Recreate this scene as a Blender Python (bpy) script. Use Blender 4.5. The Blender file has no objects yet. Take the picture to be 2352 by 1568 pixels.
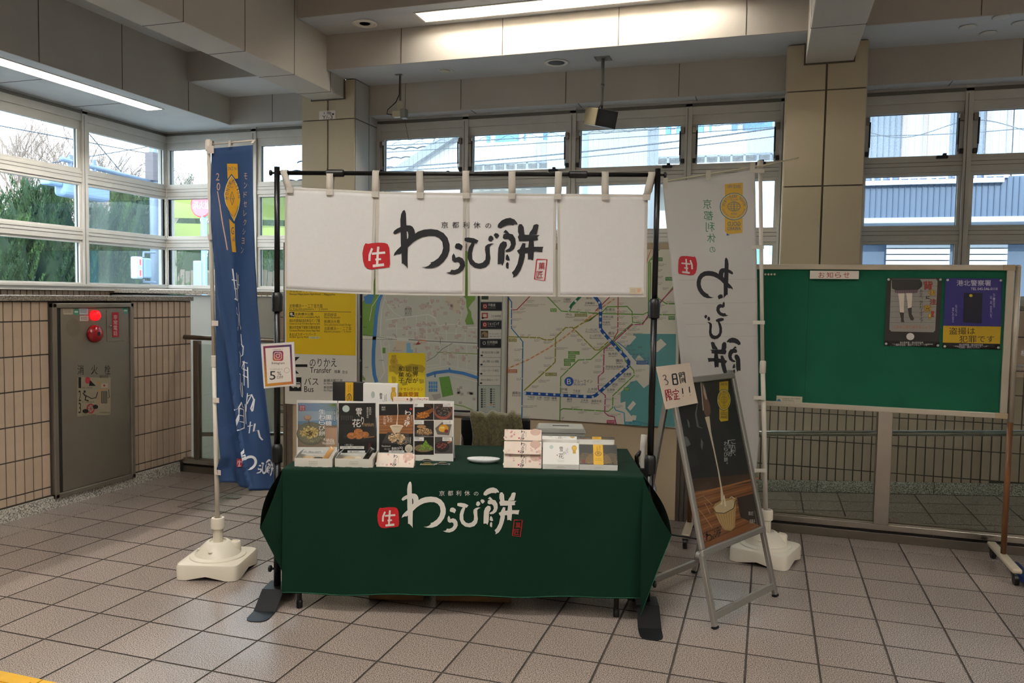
import bpy, bmesh, math, random
from mathutils import Vector, Matrix
from mathutils.geometry import tessellate_polygon
random.seed(7)
SC = bpy.context.scene
COL = SC.collection
pi = math.pi

# ---------------------------------------------------------------- camera
F_PX, CX, CY = 1824.23, 1176.0, 784.0
YAW, PITCH, ROLL, EYE = -.31144843, .05665515, -.01615914, 1.545
_f = Vector((math.sin(YAW)*math.cos(PITCH), math.cos(YAW)*math.cos(PITCH), -math.sin(PITCH)))
_r = Vector((math.cos(YAW), -math.sin(YAW), 0))
_d = _f.cross(_r)
_c, _s = math.cos(ROLL), math.sin(ROLL)
RIGHT, DOWN, FWD = _c*_r+_s*_d, -_s*_r+_c*_d, _f
EYEV = Vector((0, 0, EYE))
cam = bpy.data.cameras.new('camera')
cam.sensor_width = 36; cam.sensor_fit = 'HORIZONTAL'
cam.lens = F_PX/2352*36
cam.clip_start = .05; cam.clip_end = 300
camo = bpy.data.objects.new('camera', cam); COL.objects.link(camo)
camo.matrix_world = Matrix((( RIGHT.x, -DOWN.x, -FWD.x, 0), (RIGHT.y, -DOWN.y, -FWD.y, 0),
                            (RIGHT.z, -DOWN.z, -FWD.z, EYE), (0, 0, 0, 1)))
SC.camera = camo

# ---------------------------------------------------------------- world, sun, exposure
SC.view_settings.view_transform = 'Standard'
SC.view_settings.look = 'None'
SC.view_settings.exposure = 1.25
SC.view_settings.gamma = 1
SC.view_settings.use_curve_mapping = False
world = bpy.data.worlds.new('sky'); SC.world = world
world.use_nodes = True
wn = world.node_tree.nodes; wl = world.node_tree.links
wn.clear()
wo = wn.new('ShaderNodeOutputWorld'); wb = wn.new('ShaderNodeBackground')
wt = wn.new('ShaderNodeTexCoord'); wx = wn.new('ShaderNodeSeparateXYZ'); wr = wn.new('ShaderNodeValToRGB')
wr.color_ramp.elements[0].position = .45; wr.color_ramp.elements[0].color = (.55, .58, .60, 1)
wr.color_ramp.elements[1].position = .52; wr.color_ramp.elements[1].color = (.86, .93, 1, 1)
e = wr.color_ramp.elements.new(.95); e.color = (.55, .72, 1, 1)
wm = wn.new('ShaderNodeMath'); wm.operation = 'MULTIPLY_ADD'; wm.inputs[1].default_value = .5; wm.inputs[2].default_value = .5
wl.new(wt.outputs['Generated'], wx.inputs[0]); wl.new(wx.outputs['Z'], wm.inputs[0]); wl.new(wm.outputs[0], wr.inputs[0])
wl.new(wr.outputs[0], wb.inputs['Color']); wb.inputs['Strength'].default_value = 2.9
wl.new(wb.outputs[0], wo.inputs['Surface'])
sun = bpy.data.lights.new('sun', 'SUN'); sun.energy = 1.9; sun.angle = .01; sun.color = (1, .95, .86)
suno = bpy.data.objects.new('sun', sun); COL.objects.link(suno)
suno.rotation_euler = Vector((-.35, .75, -.55)).to_track_quat('-Z', 'Y').to_euler()
suno.location = (0, -20, 30)
LAMP = 50.0

# ---------------------------------------------------------------- measuring the place: a pixel of the photograph -> a point on a known surface
def ray(x, y): return FWD + RIGHT*((x-CX)/F_PX) + DOWN*((y-CY)/F_PX)
def atY(x, y, Y): d = ray(x, y); return EYEV + d*(Y/d.y)
def atX(x, y, X): d = ray(x, y); return EYEV + d*(X/d.x)
def atZ(x, y, Z=0.0): d = ray(x, y); return EYEV + d*((Z-EYE)/d.z)
def atP(x, y, P, n): d = ray(x, y); return EYEV + d*((Vector(P)-EYEV).dot(n)/d.dot(n))

# ---------------------------------------------------------------- materials
MATS = {}
def lin(h):
    if not isinstance(h, str): return tuple(h)
    h = h.lstrip('#'); o = []
    for i in (0, 2, 4):
        c = int(h[i:i+2], 16)/255
        o.append(c/12.92 if c <= .04045 else ((c+.055)/1.055)**2.4)
    return tuple(o)
def mat(name, color, rough=.55, metal=0, noise=None, bump=None, emit=0, spec=None, coat=0, sheen=0, transl=0, objvar=0):
    """noise=(scale, amount, detail) mottles the colour; bump=(scale, strength); objvar = tone change from piece to piece"""
    if name in MATS: return MATS[name]
    m = bpy.data.materials.new(name); m.use_nodes = True
    n, l = m.node_tree.nodes, m.node_tree.links
    b = n['Principled BSDF']; c = (*lin(color), 1)
    b.inputs['Base Color'].default_value = c
    b.inputs['Roughness'].default_value = rough; b.inputs['Metallic'].default_value = metal
    if spec is not None: b.inputs['Specular IOR Level'].default_value = spec
    if coat: b.inputs['Coat Weight'].default_value = coat; b.inputs['Coat Roughness'].default_value = .08
    if sheen: b.inputs['Sheen Weight'].default_value = sheen
    tc = None
    src = None
    if noise:
        tc = n.new('ShaderNodeTexCoord')
        t = n.new('ShaderNodeTexNoise'); t.inputs['Scale'].default_value = noise[0]
        t.inputs['Detail'].default_value = noise[2] if len(noise) > 2 else 4
        l.new(tc.outputs['Object'], t.inputs['Vector'])
        r = n.new('ShaderNodeMapRange'); r.inputs[1].default_value = .3; r.inputs[2].default_value = .7
        r.inputs[3].default_value = 1-noise[1]; r.inputs[4].default_value = 1+noise[1]
        l.new(t.outputs[0], r.inputs[0])
        src = r.outputs[0]
    if objvar:
        oi = n.new('ShaderNodeObjectInfo')
        r2 = n.new('ShaderNodeMapRange'); r2.inputs[3].default_value = 1-objvar; r2.inputs[4].default_value = 1+objvar
        l.new(oi.outputs['Random'], r2.inputs[0])
        if src:
            mm = n.new('ShaderNodeMath'); mm.operation = 'MULTIPLY'; l.new(src, mm.inputs[0]); l.new(r2.outputs[0], mm.inputs[1]); src = mm.outputs[0]
        else: src = r2.outputs[0]
    if src:
        x = n.new('ShaderNodeVectorMath'); x.operation = 'SCALE'; x.inputs[0].default_value = c[:3]
        l.new(src, x.inputs['Scale']); l.new(x.outputs[0], b.inputs['Base Color'])
    if bump:
        if not tc: tc = n.new('ShaderNodeTexCoord')
        t = n.new('ShaderNodeTexNoise'); t.inputs['Scale'].default_value = bump[0]; t.inputs['Detail'].default_value = 3
        l.new(tc.outputs['Object'], t.inputs['Vector'])
        bp = n.new('ShaderNodeBump'); bp.inputs['Strength'].default_value = bump[1]; bp.inputs['Distance'].default_value = .01
        l.new(t.outputs[0], bp.inputs['Height']); l.new(bp.outputs[0], b.inputs['Normal'])
    if emit:
        b.inputs['Emission Color'].default_value = c; b.inputs['Emission Strength'].default_value = emit
    if transl:
        o = n['Material Output']; tr = n.new('ShaderNodeBsdfTranslucent'); tr.inputs[0].default_value = c
        mx = n.new('ShaderNodeMixShader'); mx.inputs[0].default_value = transl
        l.new(b.outputs[0], mx.inputs[1]); l.new(tr.outputs[0], mx.inputs[2]); l.new(mx.outputs[0], o.inputs['Surface'])
    MATS[name] = m; return m
def glass_mat(name, tint='#f4f9f8', refl=1.0, rough=.02, haze=0, haze_scale=220, haze_col='#ffffff'):
    if name in MATS: return MATS[name]
    m = bpy.data.materials.new(name); m.use_nodes = True
    n, l = m.node_tree.nodes, m.node_tree.links; n.clear()
    o = n.new('ShaderNodeOutputMaterial')
    tr = n.new('ShaderNodeBsdfTransparent'); tr.inputs[0].default_value = (*lin(tint), 1)
    gl = n.new('ShaderNodeBsdfGlossy'); gl.inputs['Roughness'].default_value = rough
    fr = n.new('ShaderNodeFresnel'); fr.inputs[0].default_value = 1.45
    ml = n.new('ShaderNodeMath'); ml.operation = 'MULTIPLY'; ml.inputs[1].default_value = refl
    l.new(fr.outputs[0], ml.inputs[0])
    mx = n.new('ShaderNodeMixShader'); l.new(ml.outputs[0], mx.inputs[0])
    base = tr
    if haze:
        df = n.new('ShaderNodeBsdfTranslucent'); df.inputs[0].default_value = (*lin(haze_col), 1)
        t = n.new('ShaderNodeTexNoise'); t.inputs['Scale'].default_value = haze_scale; t.inputs['Detail'].default_value = 1
        tc = n.new('ShaderNodeTexCoord'); l.new(tc.outputs['Object'], t.inputs['Vector'])
        mr = n.new('ShaderNodeMapRange'); mr.inputs[1].default_value = .42; mr.inputs[2].default_value = .62
        mr.inputs[3].default_value = haze*.25; mr.inputs[4].default_value = min(1, haze*1.7)
        l.new(t.outputs[0], mr.inputs[0])
        m2 = n.new('ShaderNodeMixShader'); l.new(mr.outputs[0], m2.inputs[0]); l.new(tr.outputs[0], m2.inputs[1]); l.new(df.outputs[0], m2.inputs[2])
        base = m2
    l.new(base.outputs[0], mx.inputs[1]); l.new(gl.outputs[0], mx.inputs[2])
    l.new(mx.outputs[0], o.inputs['Surface'])
    MATS[name] = m; return m
def granite(name, a, b, scale=90, rough=.45):
    if name in MATS: return MATS[name]
    m = bpy.data.materials.new(name); m.use_nodes = True
    n, l = m.node_tree.nodes, m.node_tree.links; p = n['Principled BSDF']; p.inputs['Roughness'].default_value = rough
    tc = n.new('ShaderNodeTexCoord'); t = n.new('ShaderNodeTexNoise'); t.inputs['Scale'].default_value = scale; t.inputs['Detail'].default_value = 2
    r = n.new('ShaderNodeValToRGB'); r.color_ramp.elements[0].position = .40; r.color_ramp.elements[0].color = (*lin(a), 1)
    r.color_ramp.elements[1].position = .58; r.color_ramp.elements[1].color = (*lin(b), 1)
    l.new(tc.outputs['Object'], t.inputs['Vector']); l.new(t.outputs[0], r.inputs[0]); l.new(r.outputs[0], p.inputs['Base Color'])
    MATS[name] = m; return m
def P_(h): return mat('print_'+h.lstrip('#'), h, .5)

# ---------------------------------------------------------------- mesh builder
class MB:
    def __init__(s, xf=None): s.v, s.f, s.m, s.xf = [], [], [], xf
    def add(s, vs, fs, mi=0):
        k = len(s.v)
        s.v += [Vector(v) for v in vs] if s.xf is None else [s.xf @ Vector(v) for v in vs]
        s.f += [tuple(i+k for i in f) for f in fs]; s.m += [mi]*len(fs)
        return s
    def box(s, x0, x1, y0, y1, z0, z1, mi=0):
        return s.add([(x0,y0,z0),(x1,y0,z0),(x1,y1,z0),(x0,y1,z0),(x0,y0,z1),(x1,y0,z1),(x1,y1,z1),(x0,y1,z1)],
                     [(3,2,1,0),(4,5,6,7),(0,1,5,4),(1,2,6,5),(2,3,7,6),(3,0,4,7)], mi)
    def bar(s, p, q, w, h, up=(0,0,1), mi=0):
        p, q = Vector(p), Vector(q); d = (q-p).normalized(); up = Vector(up)
        a = d.cross(up)
        if a.length < 1e-4: a = d.cross(Vector((1,0,0)))
        a.normalize(); b = a.cross(d).normalized(); vs = []
        for c in (p, q):
            for i, j in ((-1,-1),(1,-1),(1,1),(-1,1)): vs.append(c+a*(i*w/2)+b*(j*h/2))
        return s.add(vs, [(0,1,2,3),(7,6,5,4),(4,5,1,0),(5,6,2,1),(6,7,3,2),(7,4,0,3)], mi)
    def tube(s, pts, r, n=10, caps=True, mi=0):
        pts = [Vector(p) for p in pts]; k = len(pts)
        rs = r if isinstance(r, (list, tuple)) else [r]*k
        vs = []; prev = None
        for i, p in enumerate(pts):
            d = (pts[min(i+1,k-1)]-pts[max(i-1,0)]).normalized()
            if prev is None:
                a = d.cross(Vector((0,0,1)))
                if a.length < 1e-3: a = d.cross(Vector((1,0,0)))
            else: a = prev-d*prev.dot(d)
            a.normalize(); prev = a; b = d.cross(a)
            for j in range(n):
                t = 2*pi*j/n; vs.append(p+(a*math.cos(t)+b*math.sin(t))*rs[i])
        fs = [(i*n+j, i*n+(j+1)%n, (i+1)*n+(j+1)%n, (i+1)*n+j) for i in range(k-1) for j in range(n)]
        if caps: fs += [tuple(range(n-1,-1,-1)), tuple((k-1)*n+j for j in range(n))]
        return s.add(vs, fs, mi)
    def lathe(s, prof, n=24, c=(0,0,0), ax='Z', sx=1, sy=1, mi=0):
        vs = []; c = Vector(c); k = len(prof)
        for r, z in prof:
            for j in range(n):
                t = 2*pi*j/n; x, y = r*math.cos(t)*sx, r*math.sin(t)*sy
                q = {'Z':(x,y,z),'Y':(x,z,y),'X':(z,x,y)}[ax]
                vs.append(c+Vector(q))
        fs = [(i*n+j, i*n+(j+1)%n, (i+1)*n+(j+1)%n, (i+1)*n+j) for i in range(k-1) for j in range(n)]
        fs += [tuple(range(n-1,-1,-1)), tuple((k-1)*n+j for j in range(n))]
        return s.add(vs, fs, mi)
    def prism(s, poly, fa, fb, mi=0):
        """poly in 2d, fa/fb: functions 2d -> 3d for the two ends"""
        n = len(poly)
        s.add([fa(*p) for p in poly]+[fb(*p) for p in poly],
              [tuple(range(n-1,-1,-1)), tuple(range(n,2*n))]+[(i,(i+1)%n,n+(i+1)%n,n+i) for i in range(n)], mi)
        return s
    def grid(s, fn, nu, nv, mi=0, thick=0):
        vs = [fn(i/nu, j/nv) for j in range(nv+1) for i in range(nu+1)]
        w = nu+1
        return s.add(vs, [(j*w+i, j*w+i+1, (j+1)*w+i+1, (j+1)*w+i) for j in range(nv) for i in range(nu)], mi)
    def mesh(s, name, mats, smooth=False):
        me = bpy.data.meshes.new(name); me.from_pydata(s.v, [], s.f)
        if not isinstance(mats, (list, tuple)): mats = [mats]
        for m in mats: me.materials.append(m)
        if len(mats) > 1: me.polygons.foreach_set('material_index', s.m)
        if smooth: me.polygons.foreach_set('use_smooth', [True]*len(me.polygons))
        me.update(); return me
    def build(s, name, mats, parent=None, smooth=False, bevel=0, seg=2, solid=0, loc=None, auto=None):
        me = s.mesh(name, mats, smooth or auto is not None)
        if auto is not None:
            bm = bmesh.new(); bm.from_mesh(me); bmesh.ops.recalc_face_normals(bm, faces=bm.faces)
            for ed in bm.edges:
                if len(ed.link_faces) == 2 and ed.calc_face_angle(0) > math.radians(auto): ed.smooth = False
            bm.to_mesh(me); bm.free()
        o = bpy.data.objects.new(name, me); COL.objects.link(o)
        if parent is not None: o.parent = parent
        if loc is not None: o.location = loc
        if solid:
            md = o.modifiers.new('solid', 'SOLIDIFY'); md.thickness = solid; md.offset = 0
        if bevel:
            md = o.modifiers.new('bevel', 'BEVEL'); md.width = bevel; md.segments = seg; md.limit_method = 'ANGLE'
        return o
def tag(o, label, cat=None, group=None, kind=None):
    if label: o['label'] = label
    if cat: o['category'] = cat
    if group: o['group'] = group
    if kind: o['kind'] = kind
    return o
def thing(name, label, cat, loc=(0,0,0), rotz=0, group=None, kind=None):
    o = bpy.data.objects.new(name, None); COL.objects.link(o); o.empty_display_size = .1
    o.location = loc; o.rotation_euler = (0, 0, rotz)
    return tag(o, label, cat, group, kind)
def dup(o, parent=None):
    c = o.copy(); COL.objects.link(c); c.parent = parent
    for ch in list(o.children): dup(ch, c)
    return c
def piece(name, me, parent, loc=(0,0,0), rot=None, scale=None):
    o = bpy.data.objects.new(name, me); COL.objects.link(o); o.parent = parent; o.location = loc
    if rot: o.rotation_euler = rot
    if scale: o.scale = scale
    return o

# ---------------------------------------------------------------- flat print: lettering and drawings laid on a surface
GLY = {}
def glyph(s_):
    """triangles of a line of lettering, unit box"""
    if s_ in GLY: return GLY[s_]
    cu = bpy.data.curves.new('t', 'FONT'); cu.body = s_; cu.size = 1; cu.resolution_u = 2
    o = bpy.data.objects.new('t', cu); COL.objects.link(o)
    me = o.to_mesh()
    vs = [(v.co.x, v.co.y) for v in me.vertices]; fs = [tuple(p.vertices) for p in me.polygons]
    o.to_mesh_clear(); COL.objects.unlink(o); bpy.data.objects.remove(o); bpy.data.curves.remove(cu)
    if not vs: GLY[s_] = ([], []); return GLY[s_]
    x0 = min(v[0] for v in vs); x1 = max(v[0] for v in vs); y0 = min(v[1] for v in vs); y1 = max(v[1] for v in vs)
    w, h = max(x1-x0, 1e-6), max(y1-y0, 1e-6)
    tri = []
    for f in fs:
        for i in range(1, len(f)-1): tri.append((f[0], f[i], f[i+1]))
    GLY[s_] = ([((x-x0)/w, (y-y0)/h) for x, y in vs], tri)
    return GLY[s_]
class Print:
    """draws in a 2d frame; px(x,y)->(u,v) and place(u,v,lift)->3d are given"""
    def __init__(s, px, place, lift=.0006, step=None, base=.0006):
        s.px, s.place, s.lift, s.step, s.base = px, place, lift, step, base
        s.t = {}            # colour -> list of triangles ((u,v)*3, layer)
    def tri(s, a, b, c, col, L): s.t.setdefault(col, []).append((a, b, c, L))
    def poly_uv(s, pts, col, L=0):
        for t in tessellate_polygon([[Vector((p[0], p[1], 0)) for p in pts]]):
            s.tri(pts[t[0]], pts[t[1]], pts[t[2]], col, L)
    def poly(s, pts, col, L=0): s.poly_uv([s.px(*p) for p in pts], col, L)
    def rect(s, x0, y0, x1, y1, col, L=0): s.poly([(x0,y0),(x1,y0),(x1,y1),(x0,y1)], col, L)
    def ell(s, cx, cy, rx, ry, col, L=0, n=24):
        s.poly([(cx+rx*math.cos(2*pi*i/n), cy+ry*math.sin(2*pi*i/n)) for i in range(n)], col, L)
    def ring(s, cx, cy, rx, ry, w, col, L=0, n=28, a0=0, a1=2*pi):
        s.line([(cx+rx*math.cos(a0+(a1-a0)*i/n), cy+ry*math.sin(a0+(a1-a0)*i/n)) for i in range(n+1)], w, col, L)
    def line(s, pts, w, col, L=0):
        pts = [Vector(p) for p in pts]
        k = len(pts)
        if k < 2: return
        ls = []; 
        for i, p in enumerate(pts):
            d = pts[min(i+1,k-1)]-pts[max(i-1,0)]
            if d.length < 1e-9: d = Vector((1,0))
            d.normalize(); ww = w[i] if isinstance(w, (list, tuple)) else w
            nrm = Vector((-d.y, d.x))*ww/2; ls.append((s.px(*(p+nrm)), s.px(*(p-nrm))))
        for (a, b), (c, d) in zip(ls, ls[1:]):
            s.tri(a, b, d, col, L); s.tri(a, d, c, col, L)
    def text(s, t, x0, y0, x1, y1, col, L=1, mirror=False):
        """a line of lettering filling the box whose upper left is x0,y0 and lower right x1,y1"""
        vs, ts = glyph(t)
        P = [s.px(x0+(x1-x0)*((1-a) if mirror else a), y1+(y0-y1)*b) for a, b in vs]
        for a, b, c in ts: s.tri(P[a], P[b], P[c], col, L)
    def vtext(s, t, x0, y0, x1, y1, col, L=1, mirror=False, gap=.12):
        n = len(t); h = (y1-y0)/n
        for i, ch in enumerate(t):
            if ch == ' ': continue
            if ch in 'ー｜〜': 
                xc = (x0+x1)/2; s.line([(xc, y0+h*(i+.1)), (xc, y0+h*(i+.9))], (x1-x0)*.12, col, L); continue
            if ch in '、。': s.text(ch, x0+(x1-x0)*.62, y0+h*(i+.08), x1, y0+h*(i+.35), col, L); continue
            s.text(ch, x0, y0+h*(i+gap/2), x1, y0+h*(i+1-gap/2), col, L, mirror)
    def arc_text(s, t, cx, cy, rx, ry, a0, a1, h, col, L=1, mirror=False, inner=False):
        n = len(t)
        for i, ch in enumerate(t):
            if ch == ' ': continue
            a = a0+(a1-a0)*(i+.5)/n
            vs, ts = glyph(ch); wch = abs(a1-a0)/n*.78
            if ch in 'Iil1': wch *= .45
            P = []
            for u, v in vs:
                if mirror: u = 1-u
                sg = 1 if a1 > a0 else -1
                aa = a+sg*(u-.5)*wch; k = (1-v) if not inner else v
                q = 1-h*k
                P.append(s.px(cx+rx*q*math.cos(aa), cy+ry*q*math.sin(aa)))
            for p, q, r in ts: s.tri(P[p], P[q], P[r], col, L)
    def build(s, name, parent, mats=None, kind=None):
        vs, fs, mi, ml = [], [], [], []
        for col, ts in s.t.items():
            k = len(ml); ml.append(mats[col] if mats and col in mats else P_(col))
            for a, b, c, L in ts:
                st = [(a, b, c)]
                if s.step:
                    out = []
                    while st:
                        p, q, r = st.pop()
                        e = [math.dist(p, q), math.dist(q, r), math.dist(r, p)]; m = max(e)
                        if m <= s.step: out.append((p, q, r)); continue
                        i = e.index(m); p, q, r = ((p,q,r), (q,r,p), (r,p,q))[i]
                        h = ((p[0]+q[0])/2, (p[1]+q[1])/2); st += [(p, h, r), (h, q, r)]
                    st = out
                for p, q, r in st:
                    n0 = len(vs); z = s.base+L*s.lift
                    vs += [s.place(p[0], p[1], z), s.place(q[0], q[1], z), s.place(r[0], r[1], z)]
                    fs.append((n0, n0+1, n0+2)); mi.append(k)
        me = bpy.data.meshes.new(name); me.from_pydata(vs, [], fs)
        for m in ml: me.materials.append(m)
        me.polygons.foreach_set('material_index', mi); me.update()
        o = bpy.data.objects.new(name, me); COL.objects.link(o)
        if parent is not None: o.parent = parent
        if kind: o['kind'] = kind
        return o
def flat_print(P0, U, N, inv=None, **k):
    """a print on the plane through P0 with unit in-plane axis U (rightwards) and outward normal N; world -> parent space by inv"""
    U = Vector(U).normalized(); N = Vector(N).normalized(); V = N.cross(U); P0 = Vector(P0); inv = inv or Matrix()
    def px(x, y):
        q = atP(x, y, P0, N)-P0; return (q.dot(U), q.dot(V))
    def place(u, v, z): return inv @ (P0+U*u+V*v+N*z)
    return Print(px, place, **k)

# ================================================================ the setting
TILE = granite('floor_tile', '#6c5d52', '#a08d7e', 260, .34)
def tile_material(name, a, b, rough, bump):
    m = granite(name, a, b, 230, rough); n, l = m.node_tree.nodes, m.node_tree.links; p = n['Principled BSDF']
    tc = n.new('ShaderNodeTexCoord'); t = n.new('ShaderNodeTexNoise'); t.inputs['Scale'].default_value = 160; t.inputs['Detail'].default_value = 2
    g = n.new('ShaderNodeNewGeometry')
    l.new(g.outputs['Position'], t.inputs['Vector'])
    bp = n.new('ShaderNodeBump'); bp.inputs['Strength'].default_value = bump; bp.inputs['Distance'].default_value = .004
    l.new(t.outputs[0], bp.inputs['Height']); l.new(bp.outputs[0], p.inputs['Normal'])
    # noise in world space so that neighbouring tiles differ; slight tone change per tile
    base = [x for x in n if x.type == 'TEX_NOISE'][0]; l.new(g.outputs['Position'], base.inputs['Vector'])
    ramp = [x for x in n if x.type == 'VALTORGB'][0]
    oi = n.new('ShaderNodeObjectInfo'); r2 = n.new('ShaderNodeMapRange'); r2.inputs[3].default_value = .93; r2.inputs[4].default_value = 1.06
    l.new(oi.outputs['Random'], r2.inputs[0])
    sc = n.new('ShaderNodeVectorMath'); sc.operation = 'SCALE'; l.new(ramp.outputs[0], sc.inputs[0]); l.new(r2.outputs[0], sc.inputs['Scale'])
    l.new(sc.outputs[0], p.inputs['Base Color'])
    return m
TILE = tile_material('paving_tile', '#5c514a', '#b3a49a', .22, .22)
GROUT = mat('grout', '#4a423c', .9, noise=(30, .15))
WTILE = mat('wall_tile', '#b9a48f', .5, noise=(9, .05), objvar=.05)
WGROUT = mat('wall_grout', '#4c443d', .9)
GRAN = granite('granite', '#6b675f', '#d8d4c8', 150, .5)
GRAN_CAP = granite('granite_cap', '#5a544c', '#a79f92', 170, .3)
CONC = mat('painted_concrete', '#b9b1a6', .8, noise=(1.6, .06, 6))
CEIL = mat('ceiling_board', '#c3c2c0', .85, noise=(1.2, .04, 5))
CONC_L = mat('painted_concrete_grey', '#b4afa7', .8, noise=(1.6, .07, 6))
JOINT = mat('joint', '#5d564d', .9)
STEEL = mat('brushed_steel', '#c4beb4', .24, 1.0, noise=(3, .08))
STEEL_D = mat('dull_steel', '#8a8278', .4, 1.0)
ALU = mat('aluminium_frame', '#c6c2ba', .4, .15, noise=(6, .05))
ALU_D = mat('aluminium_shadow_line', '#6f6a62', .5, .6)
PANELB = mat('beige_panel', '#c0b295', .6, noise=(2, .02))
PANELW = mat('grey_panel', '#b3b0a8', .6, noise=(2, .03))
BLACK = mat('black_plastic', '#0c0c0c', .4)
BLACKM = mat('black_metal', '#080808', .35, .2)
WHITEP = mat('white_plastic', '#e9e3d6', .35)
GLASS = glass_mat('window_glass', refl=.3)
GLASS_W = glass_mat('wired_glass', tint='#eef6f6', refl=.6, haze=.22, haze_scale=260)
GLASS_P = glass_mat('partition_glass', tint='#eef4f0', refl=.8)
GREYWALL = mat('grey_painted_wall', '#aeb2ac', .6, noise=(2, .03))

# ---- floor with its tiles
TX, TY, X0T, Y0T, GAP = .2955, .3049, .2525, 3.857, .0085
floor = MB().box(-4.9, 9, -8, 5.6, -.05, -.004).build('floor', GROUT)
tag(floor, 'brown speckled tiled concourse floor under the stall', 'floor', kind='structure')
tmb = MB()
w, h = (TX-GAP)/2, (TY-GAP)/2
tmb.add([(-w,-h,-.004),(w,-h,-.004),(w,h,-.004),(-w,h,-.004),(-w+.0007,-h+.0007,.0),(w-.0007,-h+.0007,.0),(w-.0007,h-.0007,.0),(-w+.0007,h-.0007,.0)],
        [(4,5,6,7),(0,1,5,4),(1,2,6,5),(2,3,7,6),(3,0,4,7)])
tmb.m = [0, 1, 1, 1, 1]
tile_me = tmb.mesh('floor_tile', [TILE, GROUT])
def in_view(p):
    q = Vector(p)-EYEV; z = q.dot(FWD)
    if z < .3: return False
    x, y = CX+F_PX*q.dot(RIGHT)/z, CY+F_PX*q.dot(DOWN)/z
    return -60 < x < 2412 and y < 1620
cells = []
for i in range(-18, 12):
    for j in range(-7, 6):
        x, y = X0T+(i+.5)*TX, Y0T+(j+.5)*TY
        if x-w < -4.75 or y+h > 5.56: continue
        v = any(in_view((x+a*w, y+b*h, 0)) for a in (-1,1) for b in (-1,1))
        cells.append((v, math.hypot(x, y), x, y))
vis = sorted([c for c in cells if c[0]], key=lambda c: c[1])
HATCH = (-3.98, -3.02, 4.62, 5.33)
stf = MB()
def tile_stuff(mb, x, y, z=0):
    mb.add([(x+v[0], y+v[1], z+v[2]) for v in tmb.v], tmb.f); mb.m[-4:] = [1]*4
def cut_tile(mb, x0, x1, y0, y1): mb.box(x0, x1, y0, y1, -.004, 0)
for k, c in enumerate(vis):
    if k < 300: piece('floor_tile', tile_me, floor, (c[2], c[3], 0))
    else: tile_stuff(stf, c[2], c[3])
for c in cells:
    if not c[0]: tile_stuff(stf, c[2], c[3])
# cut tiles along the low wall and the glazing
x = X0T-17*TX
for j in range(-7, 6):
    y = Y0T+(j+.5)*TY
    if y+h < 5.56: stf.box(-4.75, X0T-16*TX-GAP/2, y-h, y+h, -.004, 0)
yl = Y0T+5*TY
for i in range(-16, 12): stf.box(X0T+i*TX+GAP/2, X0T+(i+1)*TX-GAP/2, yl+GAP/2, 5.555, -.004, 0)
stf.box(-4.75, X0T-16*TX-GAP/2, yl+GAP/2, 5.555, -.004, 0)
so = stf.build('floor_tile_rest', [TILE, GROUT], floor); so['kind'] = 'stuff'
# floor behind the camera
MB().box(-4.9, 9, -8, Y0T-7*TY, -.004, -.0005).build('floor_apron', TILE, floor)
# inspection hatch in the floor
hx = thing('floor_hatch', 'steel-rimmed floor hatch with two lift recesses behind blue banner', 'hatch', (-3.5, 4.97, .001))
a0, a1, b0, b1 = -.48, .48, -.36, .36
m = MB(); t = .012
m.box(a0, a1, b0, b0+t, 0, .004).box(a0, a1, b1-t, b1, 0, .004).box(a0, a0+t, b0+t, b1-t, 0, .004).box(a1-t, a1, b0+t, b1-t, 0, .004)
m.build('rim', STEEL, hx)
for sx in (-.36, .22):
    m = MB().box(sx, sx+.13, -.03, .03, 0, .003); m.build('lift_recess', STEEL_D, hx)
    MB().box(sx+.012, sx+.118, -.02, .02, .003, .0045).build('lift_ring', STEEL, hx)

# yellow tactile paving at the lower left corner
tp = thing('tactile_paving', 'yellow tactile paving strip at floor corner', 'tactile paving', (0, 0, 0))
YEL = mat('tactile_yellow', '#e0aa1c', .55, noise=(14, .08))
y1t = atZ(0, 1538).y
for k in range(4):
    xx = atZ(0, 1538).x-.35+k*.2955
    o = MB().box(xx, xx+.29, y1t-.31, y1t-.01-.0*k, .0005, .004); o.build('tactile_tile', YEL, tp)
    for r_ in range(4):
        MB().box(xx+.02, xx+.27, y1t-.29+r_*.07, y1t-.255+r_*.07, .004, .008).build('tactile_bar', YEL, tp)

# ---- ramp passage behind the glazing
RS = .07
def ramp_z(x): return -.118+RS*(x-.09)
ramp = MB(); 
ramp.add([(-6.9,5.6,ramp_z(-6.9)-.006),(5,5.6,ramp_z(5)-.006),(5,7.4,ramp_z(5)-.006),(-6.9,7.4,ramp_z(-6.9)-.006)], [(0,1,2,3)])
ramp_o = ramp.build('floor_ramp', GROUT); tag(ramp_o, 'sloping tiled ramp passage behind the glazed partition', 'ramp', kind='structure')
ra = math.atan(RS); stf = MB()
for i in range(-24, 10):
    for j in range(6):
        x, y = X0T+.06+(i+.5)*TX, 5.72+(j+.5)*TY-.02
        if y+h > 7.34: continue
        rm = Matrix.Translation((x, y, ramp_z(x))) @ Matrix.Rotation(-ra, 4, 'Y')
        if -3 <= i <= 8: 
            o = piece('floor_tile', tile_me, ramp_o); o.matrix_local = rm
        else: stf.add([rm @ v for v in tmb.v], tmb.f); stf.m[-4:] = [1]*4
so = stf.build('floor_tile_rest', [TILE, GROUT], ramp_o); so['kind'] = 'stuff'
# ramp in front of the left windows
MB().box(-6.9, -4.9, -8, 5.66, -.7, -.5).build('floor_ramp_lower', TILE); tag(bpy.data.objects['floor_ramp_lower'], 'lower tiled landing hidden behind the low tiled wall', 'floor', kind='structure')

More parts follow.
